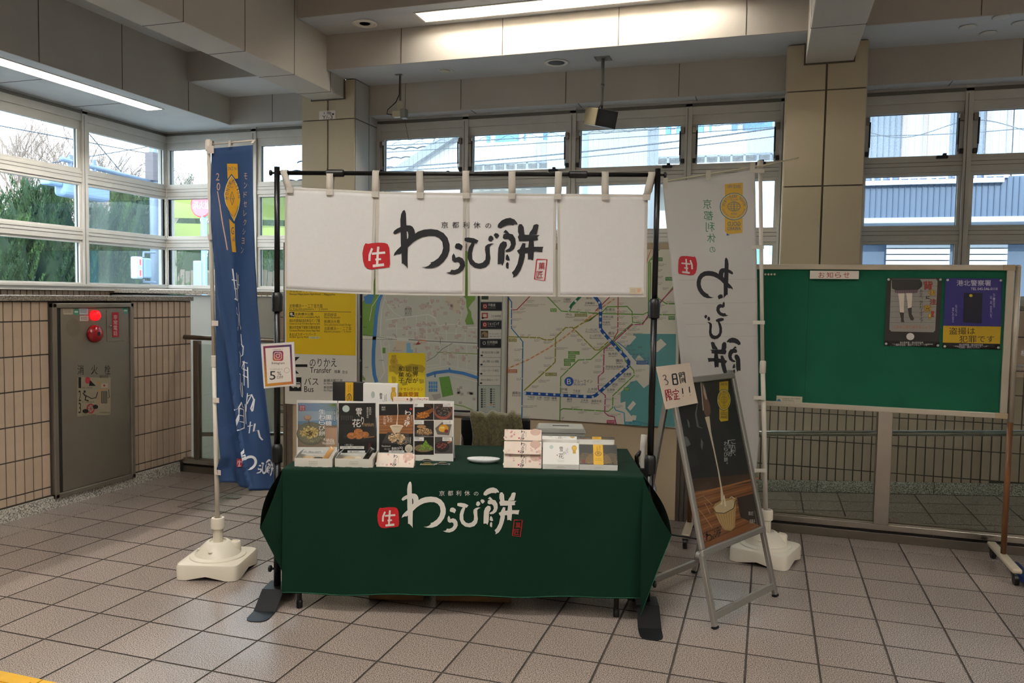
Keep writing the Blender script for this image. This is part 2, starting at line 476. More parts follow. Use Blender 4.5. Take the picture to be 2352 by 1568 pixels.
# ---- wall tiling helper
ROWS = [1.46, 1.324, 1.0905, .857, .6235, .39, .1565]
tcache = {}
def wall_tile_mesh(wd, ht):
    k = (round(wd, 4), round(ht, 4))
    if k not in tcache:
        b = .002; w2, h2 = wd/2, ht/2
        tcache[k] = MB().add([(-w2,0,-h2),(w2,0,-h2),(w2,0,h2),(-w2,0,h2),(-w2+b,-.006,-h2+b),(w2-b,-.006,-h2+b),(w2-b,-.006,h2-b),(-w2+b,-.006,h2-b)],
                         [(4,5,6,7),(0,1,5,4),(1,2,6,5),(2,3,7,6),(3,0,4,7)]).mesh('wall_tile', WTILE)
    return tcache[k]

# ---- low tiled wall with the hydrant cabinet
XW = -4.755
wl_ = MB().box(-4.93, XW-.006, -6, 5.69, -.6, 1.46).build('wall_left', WGROUT)
tag(wl_, 'low wall of narrow beige tiles with granite cap', 'wall', kind='structure')
m = MB()
for k in range(6):
    y1 = 5.70-k*.95; m.box(-4.955, XW+.022, y1-.945, y1, 1.462, 1.5)
m.build('wall_cap', GRAN_CAP, wl_, bevel=.003)
m = MB()
for k in range(7):
    y1 = 5.53-k*.9; m.box(XW-.006, XW+.012, y1-.898, y1, 0, .088)
m.build('skirting', GRAN, wl_)
CAB = (4.27, 5.012, .068, 1.447)
for r in range(len(ROWS)):
    zt = ROWS[r]-.004; zb = (ROWS[r+1]+.004) if r+1 < len(ROWS) else .1
    for c in range(48):
        yb = 5.688-c*.0682; ya = yb-.060
        if ya < 3.0: break
        yc = (ya+yb)/2
        if CAB[0]-.02 < yc < CAB[1]+.02:
            if r == 0 and zt > CAB[3]+.01: o = piece('wall_tile', wall_tile_mesh(.06, ROWS[0]-.004-1.45), wl_, (XW-.006, yc, (ROWS[0]-.004+1.45)/2), (0, 0, pi/2))
            continue
        piece('wall_tile', wall_tile_mesh(.06, zt-zb), wl_, (XW-.006, yc, (zt+zb)/2), (0, 0, pi/2))
# end face tiles
for r in range(len(ROWS)):
    zt = ROWS[r]-.004; zb = (ROWS[r+1]+.004) if r+1 < len(ROWS) else .1
    for c in range(2):
        piece('wall_tile', wall_tile_mesh(.06, zt-zb), wl_, (-4.79-.07*c, 5.69, (zt+zb)/2), (0, 0, pi))

# ---- back wall below the windows
YD = 7.25
wb_ = MB().box(-4.95, 5, YD, 7.85, -.9, 1.5).build('wall_back', WGROUT)
tag(wb_, 'tiled wall under the back windows seen through glazing', 'wall', kind='structure')
MB().box(-4.97, 5, YD-.02, 7.72, 1.5, 1.535).build('window_ledge', GRAN_CAP, wb_, bevel=.003)
sk = MB()
for k in range(11):
    xa = -4.95+k*.9; xb = xa+.895
    sk.add([(xa,YD-.012,ramp_z(xa)),(xb,YD-.012,ramp_z(xb)),(xb,YD-.012,ramp_z(xb)+.098),(xa,YD-.012,ramp_z(xa)+.098),
            (xa,YD,ramp_z(xa)),(xb,YD,ramp_z(xb)),(xb,YD,ramp_z(xb)+.098),(xa,YD,ramp_z(xa)+.098)],
           [(0,1,2,3),(3,2,6,7)])
sk.build('skirting', GRAN, wb_)
rest = MB()
zrow = [.119-.2335+.2335*k for k in range(-3, 7)]
for c in range(146):
    xc = -4.90+c*.0682
    for k, zb in enumerate(zrow):
        lo, hi = zb+.004, zb+.2335-.004
        floorz = ramp_z(xc)+.098
        if hi > 1.496: hi = 1.496
        if lo < floorz: lo = floorz
        if hi-lo < .02: continue
        near = (-.1 < xc < 2.35 and .0-.2 < lo and hi < 1.0) or (-4.95 < xc < -4.45 and hi > .3)
        if near: piece('wall_tile', wall_tile_mesh(.06, round(hi-lo, 3)), wb_, (xc, YD, (lo+hi)/2))
        else: rest.box(xc-.03, xc+.03, YD-.006, YD, lo, hi)
ro = rest.build('wall_tile_rest', WTILE, wb_); ro['kind'] = 'stuff'
# beige lining panel of the back wall further to the right
MB().box(2.02, 5, YD-.03, YD-.007, .92, 1.5).build('lining_panel', PANELB, wb_)
# grey box-out below the ledge at the left end
gb = MB().box(-6.85, -4.97, 6.92, 7.85, -.9, 1.5).build('wall_boxout', GREYWALL)
tag(gb, 'plain grey wall panel under granite ledge beside ramp', 'wall', kind='structure')
MB().box(-6.85, -4.94, 6.88, 7.72, 1.515, 1.555).build('window_ledge', GRAN_CAP, gb, bevel=.003)
MB().box(-6.3, -5.75, 6.9, 7.2, 1.555, 1.565).build('ledge_sheet', mat('paper_white', '#e6e4de', .6), gb)
# left outer wall
XL = -6.82
wo_ = MB().box(XL-.14, XL-.006, -6, 7.8, -.9, 1.55).build('wall_outer', WGROUT); tag(wo_, 'narrow strip of beige tiles under the corner windows', 'wall', kind='structure')
MB().box(XL-.006, XL+.01, -6, 7.0, 1.535, 1.55).build('sill_shadow_strip', JOINT, wo_)
for c in range(26):
    yc = 6.86-c*.0682
    piece('wall_tile', wall_tile_mesh(.06, .225), wo_, (XL-.006, yc, 1.42), (0, 0, pi/2))

# ---- outer shell: other walls and an added roof
WPL = mat('plaster', '#b5afa5', .8)
o = MB().box(-7.1, 9.2, -8.3, -8.1, -.7, 4.9).build('wall_front', WPL); tag(o, 'plain plaster wall of the concourse behind the viewpoint', 'wall', kind='structure')
o = MB().box(9, 9.2, -8.3, 8, -.7, 4.9).build('wall_right', WPL); tag(o, 'plain plaster wall closing the concourse beyond the view', 'wall', kind='structure')
o = MB().box(-7.1, XL-.1, -8.3, 3.0, 1.55, 3.4).build('wall_left_upper', WPL); tag(o, 'plain plaster wall above the low tiled wall outside the view', 'wall', kind='structure')
o = MB().box(-7.4, 9.3, -8.4, 8.3, 4.6, 4.75).build('roof_light_block', WPL); tag(o, 'unseen roof slab added over the concourse to stop light leaks', 'roof', kind='structure')  # unseen slab, added to keep light from leaking in above
o = MB().box(5.0, 9.2, 7.0, 7.85, -.7, 4.6).build('wall_back_far', WPL); tag(o, 'plain plaster wall beyond the last back window', 'wall', kind='structure')

# ---- stepped ceiling
ceil = thing('ceiling', 'stepped light grey ceiling descending towards the windows', 'ceiling', kind='structure')
def cbox(nm, a, b, c, d, e, f, mt=CEIL): return MB().box(a, b, c, d, e, f).build(nm, mt, ceil)
XF = -5.745
# hall side (between and right of the beams)
for nm, xa, xb in (('hall', -4.144, .228), ('east', .602, 9)):
    cbox('ceiling_level', xa, xb, -8, 6.385, 4.40, 4.6)
    cbox('fascia', xa, xb, 6.385, 6.40, 4.03, 4.40, CONC)
    cbox('fascia', xa, xb, 6.88, 6.90, 3.705, 4.03, CONC)
    cbox('ceiling_level', xa, xb, 6.90, 7.52, 3.705, 3.9)
    cbox('fascia', xa, xb, 7.52, 7.54, 3.40, 3.705, CONC)
    cbox('ceiling_level', xa, xb, 7.54, 8.2, 3.40, 3.6)
# the level holding the long light is cut for it
LX0, LX1, LY0, LY1 = -3.07, -.35, 6.53, 6.79
cbox('ceiling_level', -4.144, LX0, 6.40, 6.88, 4.03, 4.2)
cbox('ceiling_level', LX0, LX1, 6.40, LY0, 4.03, 4.2)
cbox('ceiling_level', LX0, LX1, LY1, 6.88, 4.03, 4.2)
cbox('ceiling_level', LX1, .228, 6.40, 6.88, 4.03, 4.2)
cbox('ceiling_level', .602, 9, 6.40, 6.88, 4.03, 4.2)
# left bay
cbox('ceiling_level', XF, -4.51, -8, 6.85, 3.985, 4.6)
cbox('fascia', XF, -4.51, 6.85, 6.87, 3.69, 3.985, CONC_L)
cbox('ceiling_level', XF, -4.51, 6.87, 7.52, 3.69, 3.9)
cbox('fascia', XF-.02, -4.51, 7.52, 7.54, 3.392, 3.69, CONC_L)
cbox('ceiling_level', XF-.02, -4.144, 7.54, 8.2, 3.392, 3.6)
cbox('fascia', XF-.02, XF, -8, 7.54, 3.392, 3.985, CONC_L)
# low ceiling by the left windows, cut for the long light
AX0, AX1, AY0, AY1 = -6.14, -5.92, 3.2, 6.72
LB = mat('low_ceiling', '#c8cccd', .85, noise=(2.2, .07, 6))
cbox('low_ceiling', -7.3, AX0, -8, 8.2, 3.392, 3.6, LB); cbox('low_ceiling', AX1, XF-.02, -8, 8.2, 3.392, 3.6, LB)
cbox('low_ceiling', AX0, AX1, AY1, 8.2, 3.392, 3.6, LB); cbox('low_ceiling', AX0, AX1, -8, AY0, 3.392, 3.6, LB)
# board joints
jm = MB(); e_ = .0025
for xx in (-3.35, -2.35, -1.3, -.25, 1.45, 2.4):
    jm.box(xx-.003, xx+.003, 6.88-e_, 6.88, 3.71, 4.03)
for xx in (-3.0, -1.92, -.85, 1.9): jm.box(xx-.003, xx+.003, 7.52-e_, 7.52, 3.405, 3.70)
for xx in (-2.9, -1.8, -.7, 1.4): jm.box(xx-.003, xx+.003, 7.54, 7.70, 3.40-e_, 3.40)
for yy in (5.10, 5.98, 6.86, 4.2): jm.box(XF, XF+e_, yy-.003, yy+.003, 3.395, 3.985)
for yy in (4.6, 5.5, 6.4): jm.box(-6.80, AX0-.03, yy-.003, yy+.003, 3.392-e_, 3.392)
jm.box(-5.2, -5.194, 7.52-e_, 7.52, 3.395, 3.69)
jm.build('board_joint', JOINT, ceil)

# ---- the two cross beams
def beam(xa, xb, z0, label, joints):
    o = thing('ceiling_beam', label, 'beam', (0, 0, 0), kind='structure')
    MB().box(xa, xb, -8, 7.22, z0, 4.6).build('beam_body', mat('beam_paint', '#bdb5a8', .75, noise=(1.3, .05, 6)), o, bevel=.006)
    j = MB()
    for yy in joints:
        j.box(xa-.002, xb+.002, yy-.003, yy+.003, z0-.002, 4.4)
    j.box(xa-.012, xb+.012, 7.205, 7.219, z0-.012, 3.7)
    j.build('beam_joint', JOINT, o)
beam(-4.51, -4.144, 3.513, 'long grey ceiling beam resting on the pillar with the number plate', (4.9, 5.62, 6.33, 6.95))
beam(.228, .602, 3.535, 'short grey ceiling beam resting on the beige pillar beside notice board', (5.4, 6.3))

# ---- pillars clad in beige panels with open joints
def pillar(xa, xb, label, yf=7.22):
    o = thing('pillar', label, 'pillar', ((xa+xb)/2, yf, 1.5), kind='structure')
    hw = (xb-xa)/2; g = .008
    MB().box(-hw+.015, hw-.015, .015, .62, 0, 2.2).build('pillar_core', mat('pillar_core', '#7a7060', .9), o)
    zs = [0, 1.015, 1.81, 2.2]
    for za, zb in zip(zs, zs[1:]):
        for a, b in ((-hw, 0), (0, hw)):
            MB().box(a+g, b-g, 0, .02, za+g*.7, zb-g*.7).build('cladding_panel', PANELB, o, bevel=.0015)
        for sx in (-1, 1):
            for ya, yb in ((0, .3), (.3, .62)):
                x_ = sx*hw
                MB().box(min(x_, x_-sx*.02), max(x_, x_-sx*.02), ya+(.021 if ya == 0 else g), yb-g*.5, za+g*.7, zb-g*.7).build('cladding_panel', PANELW if sx > 0 else PANELB, o, bevel=.0015)
    for z in zs[1:3]:
        for a in (-hw*.5, hw*.5): MB().lathe([(.005, .012), (.005, .006), (.002, .004)], 8, (a, 0, z), 'Y').build('joint_screw', STEEL_D, o)
    return o
pl = pillar(-4.643, -4.024, 'beige panelled pillar carrying the small number plate')
pr = pillar(.08, .718, 'beige panelled pillar behind the green notice board')
pq = pillar(4.81, 5.44, 'beige panelled pillar outside the picture')

# ---- windows
def window_bay(name, label, axis, stops, rows, wired, left_end=None, skip_top_hw=False):
    """axis 'Y': plane Y=const with stops along X; axis 'X': plane X=const with stops along Y (descending towards the viewer)"""
    o = thing(name, label, 'window', (0, 0, 0), kind='structure')
    C0 = 7.75 if axis == 'Y' else XL
    sg = 1 if axis == 'Y' else -1
    def bx(a, b, d0, d1, z0, z1, nm, mt, bev=.002, par=None):
        # a..b along the wall, d0..d1 depth outward (towards outside positive)
        lo, hi = sorted((a, b)); dd = sorted((C0+sg*d0, C0+sg*d1))
        mb = MB()
        if axis == 'Y': mb.box(lo, hi, dd[0], dd[1], z0, z1)
        else: mb.box(dd[0], dd[1], lo, hi, z0, z1)
        return mb.build(nm, mt, par or o, bevel=bev)
    a, b = stops[0], stops[-1]
    # head, sill
    bx(a, b, -.05, .05, 3.27, 3.40, 'head_frame', ALU); bx(a, b, -.06, -.045, 3.345, 3.375, 'curtain_track', ALU_D)
    bx(a, b, -.075, .06, 1.535, 1.60, 'sill_frame', ALU)
    bx(a, b, -.085, -.06, 1.575, 1.60, 'sill_nose', ALU)
    tr = [rows[0], rows[1]]
    for lo, hi in tr:
        for s0, s1 in zip(stops, stops[1:]):
            bx(s0, s1, -.045, .05, lo, hi, 'transom', ALU)
            for k in range(2):
                zz = lo+(hi-lo)*(.42+.3*k)
                bx(s0, s1, -.047, -.045, zz, zz+.004, 'transom_groove', ALU_D, 0)
    for s in stops:
        bx(s-.032, s+.032, -.06, .06, 1.56, 3.40, 'mullion', ALU)
        bx(s-.012, s-.006, -.0615, -.06, 1.6, 3.33, 'mullion_groove', ALU_D, 0)
    levels = [(rows[0][1], 3.27, True), (rows[1][1], rows[0][0], False), (1.60, rows[1][0], False)]
    for s0, s1 in zip(stops, stops[1:]):
        lo_, hi_ = sorted((s0, s1)); lo_ += .032; hi_ -= .032
        for z0, z1, top in levels:
            f = .045 if top else .028
            ft = .085 if top else .028
            sash = thing('sash', None, None); sash.parent = o
            mb = MB()
            d0, d1 = (-.035, .02)
            def q(x0, x1, za, zb):
                dd = sorted((C0+sg*d0, C0+sg*d1))
                if axis == 'Y': mb.box(x0, x1, dd[0], dd[1], za, zb)
                else: mb.box(dd[0], dd[1], x0, x1, za, zb)
            q(lo_, hi_, z0, z0+f*.6); q(lo_, hi_, z1-ft, z1); q(lo_, lo_+f, z0+f*.6, z1-ft); q(hi_-f, hi_, z0+f*.6, z1-ft)
            mb.build('sash_frame', ALU, sash, bevel=.002)
            g = MB(); dd = C0
            if axis == 'Y': g.box(lo_+f, hi_-f, dd, dd+.006, z0+f*.6, z1-ft)
            else: g.box(dd-.006, dd, lo_+f, hi_-f, z0+f*.6, z1-ft)
            g.build('pane', GLASS_W if (top and wired) else GLASS, sash)
            gk = MB()
            if axis == 'Y':
                for xx in (lo_+f, hi_-f-.004): gk.box(xx, xx+.004, C0-.012, C0-.001, z0+f*.6, z1-ft)
                gk.box(lo_+f, hi_-f, C0-.012, C0-.001, z1-ft-.004, z1-ft)
            else:
                for xx in (lo_+f, hi_-f-.004): gk.box(C0+.001, C0+.012, xx, xx+.004, z0+f*.6, z1-ft)
            gk.build('gasket', BLACK, sash)
            if top and wired:
                wm_ = MB()
                nx = int((hi_-lo_)/.05)
                for k in range(nx):
                    xx = lo_+f+.02+k*.05
                    if xx < hi_-f: wm_.box(xx-.0004, xx+.0004, C0+.002, C0+.004, z0+f*.6, z1-ft)
                wm_.build('glass_wire', mat('glass_wire', '#5a646c', .5, .4), sash)
                for e0, sd in ((lo_, 1), (hi_, -1)):
                    xk = e0+sd*.022
                    st = MB(); st.box(xk-.018, xk+.018, C0-.075, C0-.035, z1-.17, z1-.11); st.build('stay_bracket', STEEL_D, sash, bevel=.003)
                    MB().tube([(xk+sd*.022, C0-.07, z1-.15), (xk+sd*.022, C0-.06, z0+.11)], .0075, 8).tube([(xk+sd*.022, C0-.06, z0+.115), (xk+sd*.02, C0-.055, z0+.05)], .004, 6).build('stay_damper', mat('damper_dark', '#3a3733', .4, .5), sash, smooth=True)
                    MB().box(xk-.012, xk+.02, C0-.07, C0-.03, z0+.035, z0+.075).build('stay_foot', BLACK, sash, bevel=.004)
                xm = hi_-.16 if s0 < -.2 or s0 > .7 else lo_+.1
                lt = MB().box(xm-.045, xm+.045, C0-.075, C0-.03, z0-.005, z0+.022).box(xm+.0, xm+.03, C0-.095, C0-.06, z0+.018, z0+.036)
                lt.build('latch', BLACK, sash, bevel=.005)
    return o
RB = ((2.675, 2.79), (2.085, 2.20))
window_bay('window_1', 'aluminium window band over white curtain between the two pillars', 'Y', [-4.02, -3.015, -1.886, -.768, .08], RB, True)
window_bay('window_2', 'aluminium windows facing dark building beyond green notice board', 'Y', [.72, 1.567, 2.62, 3.7, 4.8], RB, True)
RL = ((2.645, 2.76), (2.055, 2.17))
window_bay('window_3', 'aluminium window between room corner and the pillar behind blue banner', 'Y', [XL, -5.561, -4.64], RL, False)
window_bay('window_4', 'aluminium corner windows looking onto conifers above low tiled wall', 'X', [7.75, 6.53, 5.25, 3.97, 2.7], RL, False)
MB().box(XL-.07, XL+.05, 7.70, 7.83, 1.55, 3.40).build('window_corner_post', ALU, bpy.data.objects['window_4'], bevel=.003)

# ---- glazed partition, handrails, map wall
YP = 5.56
gp = thing('glazed_partition', 'low glazed partition with steel posts along the ramp', 'partition', (0, YP, 0), kind='structure')
XA, XB = -3.705, -.575       # map wall
for a, b in ((-4.74, XA), (XB+.09, 5)):
    MB().box(a, b, -.005, .10, 0, .055).build('kick_plate', STEEL_D, gp, bevel=.002)
    MB().box(a, b, .012, .09, .055, .075).build('shadow_gap', BLACK, gp)
    MB().box(a, b, -.012, .11, .075, .115).build('base_rail', STEEL, gp, bevel=.004)
    MB().box(a, b, .005, .012, .115, .123).build('glazing_bead', STEEL, gp); MB().box(a, b, .03, .037, .115, .123).build('glazing_bead', STEEL, gp)
for xx in (-4.60,):
    MB().bar((xx, .02, .115), (xx, .02, 1.13), .05, .05, (0,1,0)).build('post', STEEL_D, gp, bevel=.004)
for xx in (.735, 2.0, 3.27, 4.5):
    MB().box(xx-.045, xx+.045, -.02, .06, .115, 1.15).build('post', STEEL, gp, bevel=.004)
for a, b in ((-4.575, XA), (XB+.09, .69), (.78, 1.955), (2.045, 3.225), (3.315, 4.455)):
    MB().box(a, b, .015, .027, .12, 1.10).build('glass_pane', GLASS_P, gp)
MB().tube([(-4.73, .02, 1.154), (XA, .02, 1.154)], .021, 14).build('top_rail', STEEL_D, gp, smooth=True)
MB().tube([(XB+.09, .02, 1.154), (4.9, .02, 1.154)], .021, 14).build('top_rail', STEEL, gp, smooth=True)
# map wall
mw = thing('wall_map', 'beige free-standing wall carrying the station maps', 'wall', (0, YP, 0), kind='structure')
BEIGE = mat('map_wall_beige', '#b7a488', .55, noise=(2, .02))
MB().box(XA, XB, 0, .09, .0, 1.93).build('wall_panel', BEIGE, mw, bevel=.002)
for xx in (XA-.035, XB):
    for k in range(3): MB().box(xx+k*.03, xx+k*.03+.027, -.004, .1, 0, 1.95).build('edge_post', STEEL_D, mw, bevel=.003)
# ramp handrails
rl = thing('handrail', 'steel handrail running down the ramp behind the glazing', 'handrail', (0, 5.68, 0), kind='structure')
hz = lambda x: .636+RS*(x-.013)
MB().tube([(x, 0, hz(x)) for x in (-4.7, -3, -1, 1, 3, 4.9)], .019, 14).build('rail', STEEL, rl, smooth=True)
for xx in (-4.4, -3.2, -2, -.7, .735, 2.0, 3.3, 4.5):
    MB().tube([(xx, 0, hz(xx)-.015), (xx, 0, hz(xx)-.06), (xx, -.06, hz(xx)-.075)], .007, 8).build('rail_bracket', STEEL_D, rl, smooth=True)
r2 = thing('handrail', 'steel handrail fixed to tiled wall across the ramp', 'handrail', (0, 7.13, 0), kind='structure')
hz2 = lambda x: ramp_z(x)+.765
MB().tube([(x, 0, hz2(x)) for x in (-4.9, -3, -2.2)], .019, 14).build('rail', STEEL, r2, smooth=True)
for xx in (-4.6, -3.4, -2.4):
    MB().tube([(xx, 0, hz2(xx)-.015), (xx, 0, hz2(xx)-.06), (xx, .11, hz2(xx)-.075)], .007, 8).build('rail_bracket', STEEL_D, r2, smooth=True)

# ---- fluorescent lights of the place, plus unseen ones added as fill
def emitter(name, col, strength):
    if name in MATS: return MATS[name]
    m = bpy.data.materials.new(name); m.use_nodes = True; n = m.node_tree.nodes; n.clear()
    e = n.new('ShaderNodeEmission'); e.inputs[0].default_value = (*col, 1); e.inputs[1].default_value = strength
    o = n.new('ShaderNodeOutputMaterial'); m.node_tree.links.new(e.outputs[0], o.inputs[0]); MATS[name] = m; return m
TUBE = emitter('fluorescent_tube', (1, .97, .92), LAMP); TUBE_FILL = emitter('fill_tube', (1, .97, .92), LAMP*1.1)
REFL = mat('light_reflector', '#e4ded2', .5)
def trough(name, label, x0, x1, y0, y1, z, along, group=None, light=True, tube=None):
    o = thing(name, label, 'ceiling light', ((x0+x1)/2, (y0+y1)/2, z), group=group)
    a, b = (x1-x0)/2, (y1-y0)/2; t = .018; hgt = .11
    m = MB()
    m.box(-a, a, -b, -b+t, -.006, .0).box(-a, a, b-t, b, -.006, 0).box(-a, -a+t, -b+t, b-t, -.006, 0).box(a-t, a, -b+t, b-t, -.006, 0)
    m.build('trim_frame', WHITEP, o, bevel=.002)
    i, j = a-t, b-t; k = .5
    if along == 'X': ii, jj = i-.06, j*k
    else: ii, jj = i*k, j-.06
    m = MB().add([(-i,-j,0),(i,-j,0),(i,j,0),(-i,j,0),(-ii,-jj,hgt),(ii,-jj,hgt),(ii,jj,hgt),(-ii,jj,hgt)],
                 [(0,1,5,4),(1,2,6,5),(2,3,7,6),(3,0,4,7),(4,5,6,7)])
    m.build('reflector', REFL, o)
    m = MB()
    if along == 'X': m.box(-ii+.02, ii-.02, -jj*.62, jj*.62, hgt-.035, hgt-.004)
    else: m.box(-ii*.62, ii*.62, -jj+.02, jj-.02, hgt-.035, hgt-.004)
    m.build('light_tube', tube or (TUBE if light else TUBE_FILL), o)
    MB().box(-a, a, -b, b, hgt+.001, hgt+.02).build('housing', STEEL_D, o)
    return o
trough('ceiling_light', 'long recessed fluorescent light above the corner windows', AX0, AX1, AY0, AY1, 3.392, 'Y')
trough('ceiling_light', 'long recessed fluorescent light in ceiling above white curtain', LX0, LX1, LY0, LY1, 4.03, 'X', tube=emitter('hall_tube', (1, .95, .87), LAMP*.42))
for k, yy in enumerate((-4.5, -1.5, 1.4)):  # unseen rows added behind the viewpoint to brighten the front faces
    for q, xx in enumerate((-3.7, -1.9, 2.3, 5.2)):
        trough('ceiling_light', 'added fluorescent fill light in the unseen part of the concourse', xx, xx+1.9 if xx != -1.9 else xx+1.8, yy, yy+.26, 4.265, 'X', 'added fill lights out of view', light=False)

# ================================================================ the brush lettering of the stall (outlines, drawn once)
LOGO = {
 'wa': [[(558,115),(570,128),(579,160),(583,290),(590,420),(600,560),(598,690),(600,803),(583,775),(565,760),(545,740),(530,745),(528,640),(518,500),(515,330),(513,230),(522,165),(540,128)],
        [(430,385),(442,358),(475,333),(520,312),(585,294),(630,296),(658,312),(678,345),(688,392),(650,420),(606,440),(607,405),(600,372),(590,366),(560,372),(520,368),(490,383),(450,402)],
        [(606,440),(650,415),(690,392),(712,462),(655,500),(600,555),(545,605),(505,635),(478,632),(435,655),(446,618),(475,582),(515,545),(560,500)],
        [(680,398),(720,368),(790,345),(870,338),(950,348),(1020,385),(1066,440),(1091,520),(1090,590),(1066,660),(1020,725),(960,775),(890,798),(820,798),(762,783),(805,783),(845,768),(878,738),(862,732),(905,718),(960,678),(1000,620),(1015,560),(1005,490),(970,445),(920,422),(850,420),(770,435),(712,462),(680,482)]],
 'ra': [[(1155,530),(1165,508),(1200,503),(1235,525),(1243,545),(1222,590),(1200,575),(1160,565),(1150,548)],
        [(1118,655),(1135,622),(1152,645),(1160,675),(1200,662),(1240,680),(1265,720),(1270,770),(1248,815),(1205,855),(1150,873),(1100,868),(1052,850),(1095,842),(1110,815),(1150,818),(1190,800),(1210,765),(1205,735),(1180,722),(1150,730),(1120,705)]],
 'bi': [[(1265,440),(1310,435),(1375,445),(1428,472),(1400,510),(1385,500),(1365,560),(1350,620),(1355,690),(1390,730),(1430,742),(1475,730),(1508,695),(1512,640),(1502,580),(1505,540),(1535,515),(1580,505),(1612,510),(1580,522),(1558,545),(1560,620),(1568,680),(1555,740),(1515,785),(1450,803),(1380,790),(1325,745),(1298,680),(1298,610),(1315,550),(1345,500),(1300,490),(1262,475)],
        [(1540,460),(1550,425),(1575,412),(1598,430),(1605,455),(1580,485),(1555,482)], [(1605,405),(1625,383),(1655,390),(1672,415),(1645,448),(1625,440)]],
 'mochi': [[(1652,300),(1662,275),(1700,235),(1750,212),(1800,205),(1850,225),(1878,258),(1887,283),(1850,280),(1832,297),(1818,288),(1770,290),(1720,310),(1690,330),(1655,320)],
        [(1718,375),(1745,345),(1770,365),(1790,390),(1830,400),(1860,450),(1865,510),(1845,570),(1800,602),(1755,608),(1740,590),(1790,560),(1808,520),(1800,480),(1775,455),(1735,458),(1712,440),(1720,400),(1755,388)],
        [(1660,560),(1680,510),(1715,480),(1755,488),(1762,530),(1735,580),(1732,680),(1728,720),(1710,770),(1695,745),(1653,750),(1655,640)],
        [(1750,650),(1765,632),(1785,660),(1797,705),(1770,710),(1745,695)], [(1750,740),(1768,722),(1783,740),(1780,800),(1760,800),(1748,780)],
        [(1890,310),(1905,280),(1935,280),(1958,315),(1965,400),(1975,405),(1905,410),(1890,370)], [(2075,290),(2110,278),(2135,290),(2125,340),(2110,400),(2020,405),(2030,375),(2060,335)],
        [(1888,430),(1905,400),(2000,405),(2145,408),(2120,430),(2125,468),(2060,475),(1990,478),(1905,480)],
        [(1945,500),(1980,505),(1975,560),(1970,660),(1950,740),(1920,820),(1880,880),(1830,910),(1838,880),(1818,848),(1850,815),(1885,745),(1905,650),(1915,560)],
        [(2020,475),(2075,475),(2080,550),(2075,640),(2068,705),(2040,690),(2008,695),(2005,600),(2012,540)],
        [(1878,590),(1920,565),(2050,545),(2190,545),(2180,570),(2175,610),(2100,600),(2000,620),(1900,630)]],
 'seal': [[(68,620),(85,540),(105,505),(140,512),(170,505),(250,498),(330,500),(365,515),(385,560),(392,650),(395,750),(385,785),(330,795),(260,800),(190,812),(130,805),(95,775),(75,710)]],
}
SEI = [([(185,565),(155,640),(152,712)], 26), ([(182,628),(338,614)], 26), ([(257,545),(250,640),(243,762)], 27), ([(222,697),(290,690)], 24), ([(192,772),(325,756)], 32)]
def bbox(polys):
    xs = [p[0] for q in polys for p in q]; ys = [p[1] for q in polys for p in q]
    return min(xs), min(ys), max(xs), max(ys)
def logo_part(P, key, x0, y0, x1, y1, col, L=1, mirror=False, turn=0):
    """one brush character fitted into a box"""
    a, b, c, d = bbox(LOGO[key])
    def q(x, y):
        u, v = (x-a)/(c-a), (y-b)/(d-b)
        if turn: u, v = 1-v, u
        if mirror: u = 1-u
        return (x0+(x1-x0)*u, y0+(y1-y0)*v)
    for pl_ in LOGO[key]: P.poly([q(*p) for p in pl_], col, L)
    return q
def seal(P, x0, y0, x1, y1, red, white, L=1, mirror=False):
    q = logo_part(P, 'seal', x0, y0, x1, y1, red, L, mirror)
    k = abs(x1-x0)/327
    for pts, w_ in SEI: P.line([q(*p) for p in pts], w_*k, white, L+1)
def full_logo(P, X, col, red, white, small=True):
    """X maps logo drawing coordinates to the print's own"""
    def qq(p): return X(*p)
    for key in ('wa', 'ra', 'bi', 'mochi'):
        for pl_ in LOGO[key]: P.poly([qq(p) for p in pl_], col, 1)
    for pl_ in LOGO['seal']: P.poly([qq(p) for p in pl_], red, 1)
    k = math.dist(X(100, 0), X(0, 0))/100
    for pts, w_ in SEI: P.line([qq(p) for p in pts], w_*k, white, 2)
    P.line([qq(p) for p in [(2112,692),(2232,695),(2203,940),(2085,925),(2112,692)]], 13*k, red, 1)
    for t, a, b, c, d in (('菓',2130,728,2208,812), ('匠',2108,830,2186,912)):
        P.text(t, *X(a, b), *X(c, d), red, 1)
    if small:
        for t, a, b, c, d in (('京',992,252,1072,328),('都',1120,252,1198,328),('利',1245,252,1318,328),('休',1368,252,1450,330),('の',1508,270,1577,328)):
            P.text(t, *X(a, b), *X(c, d), col, 1)
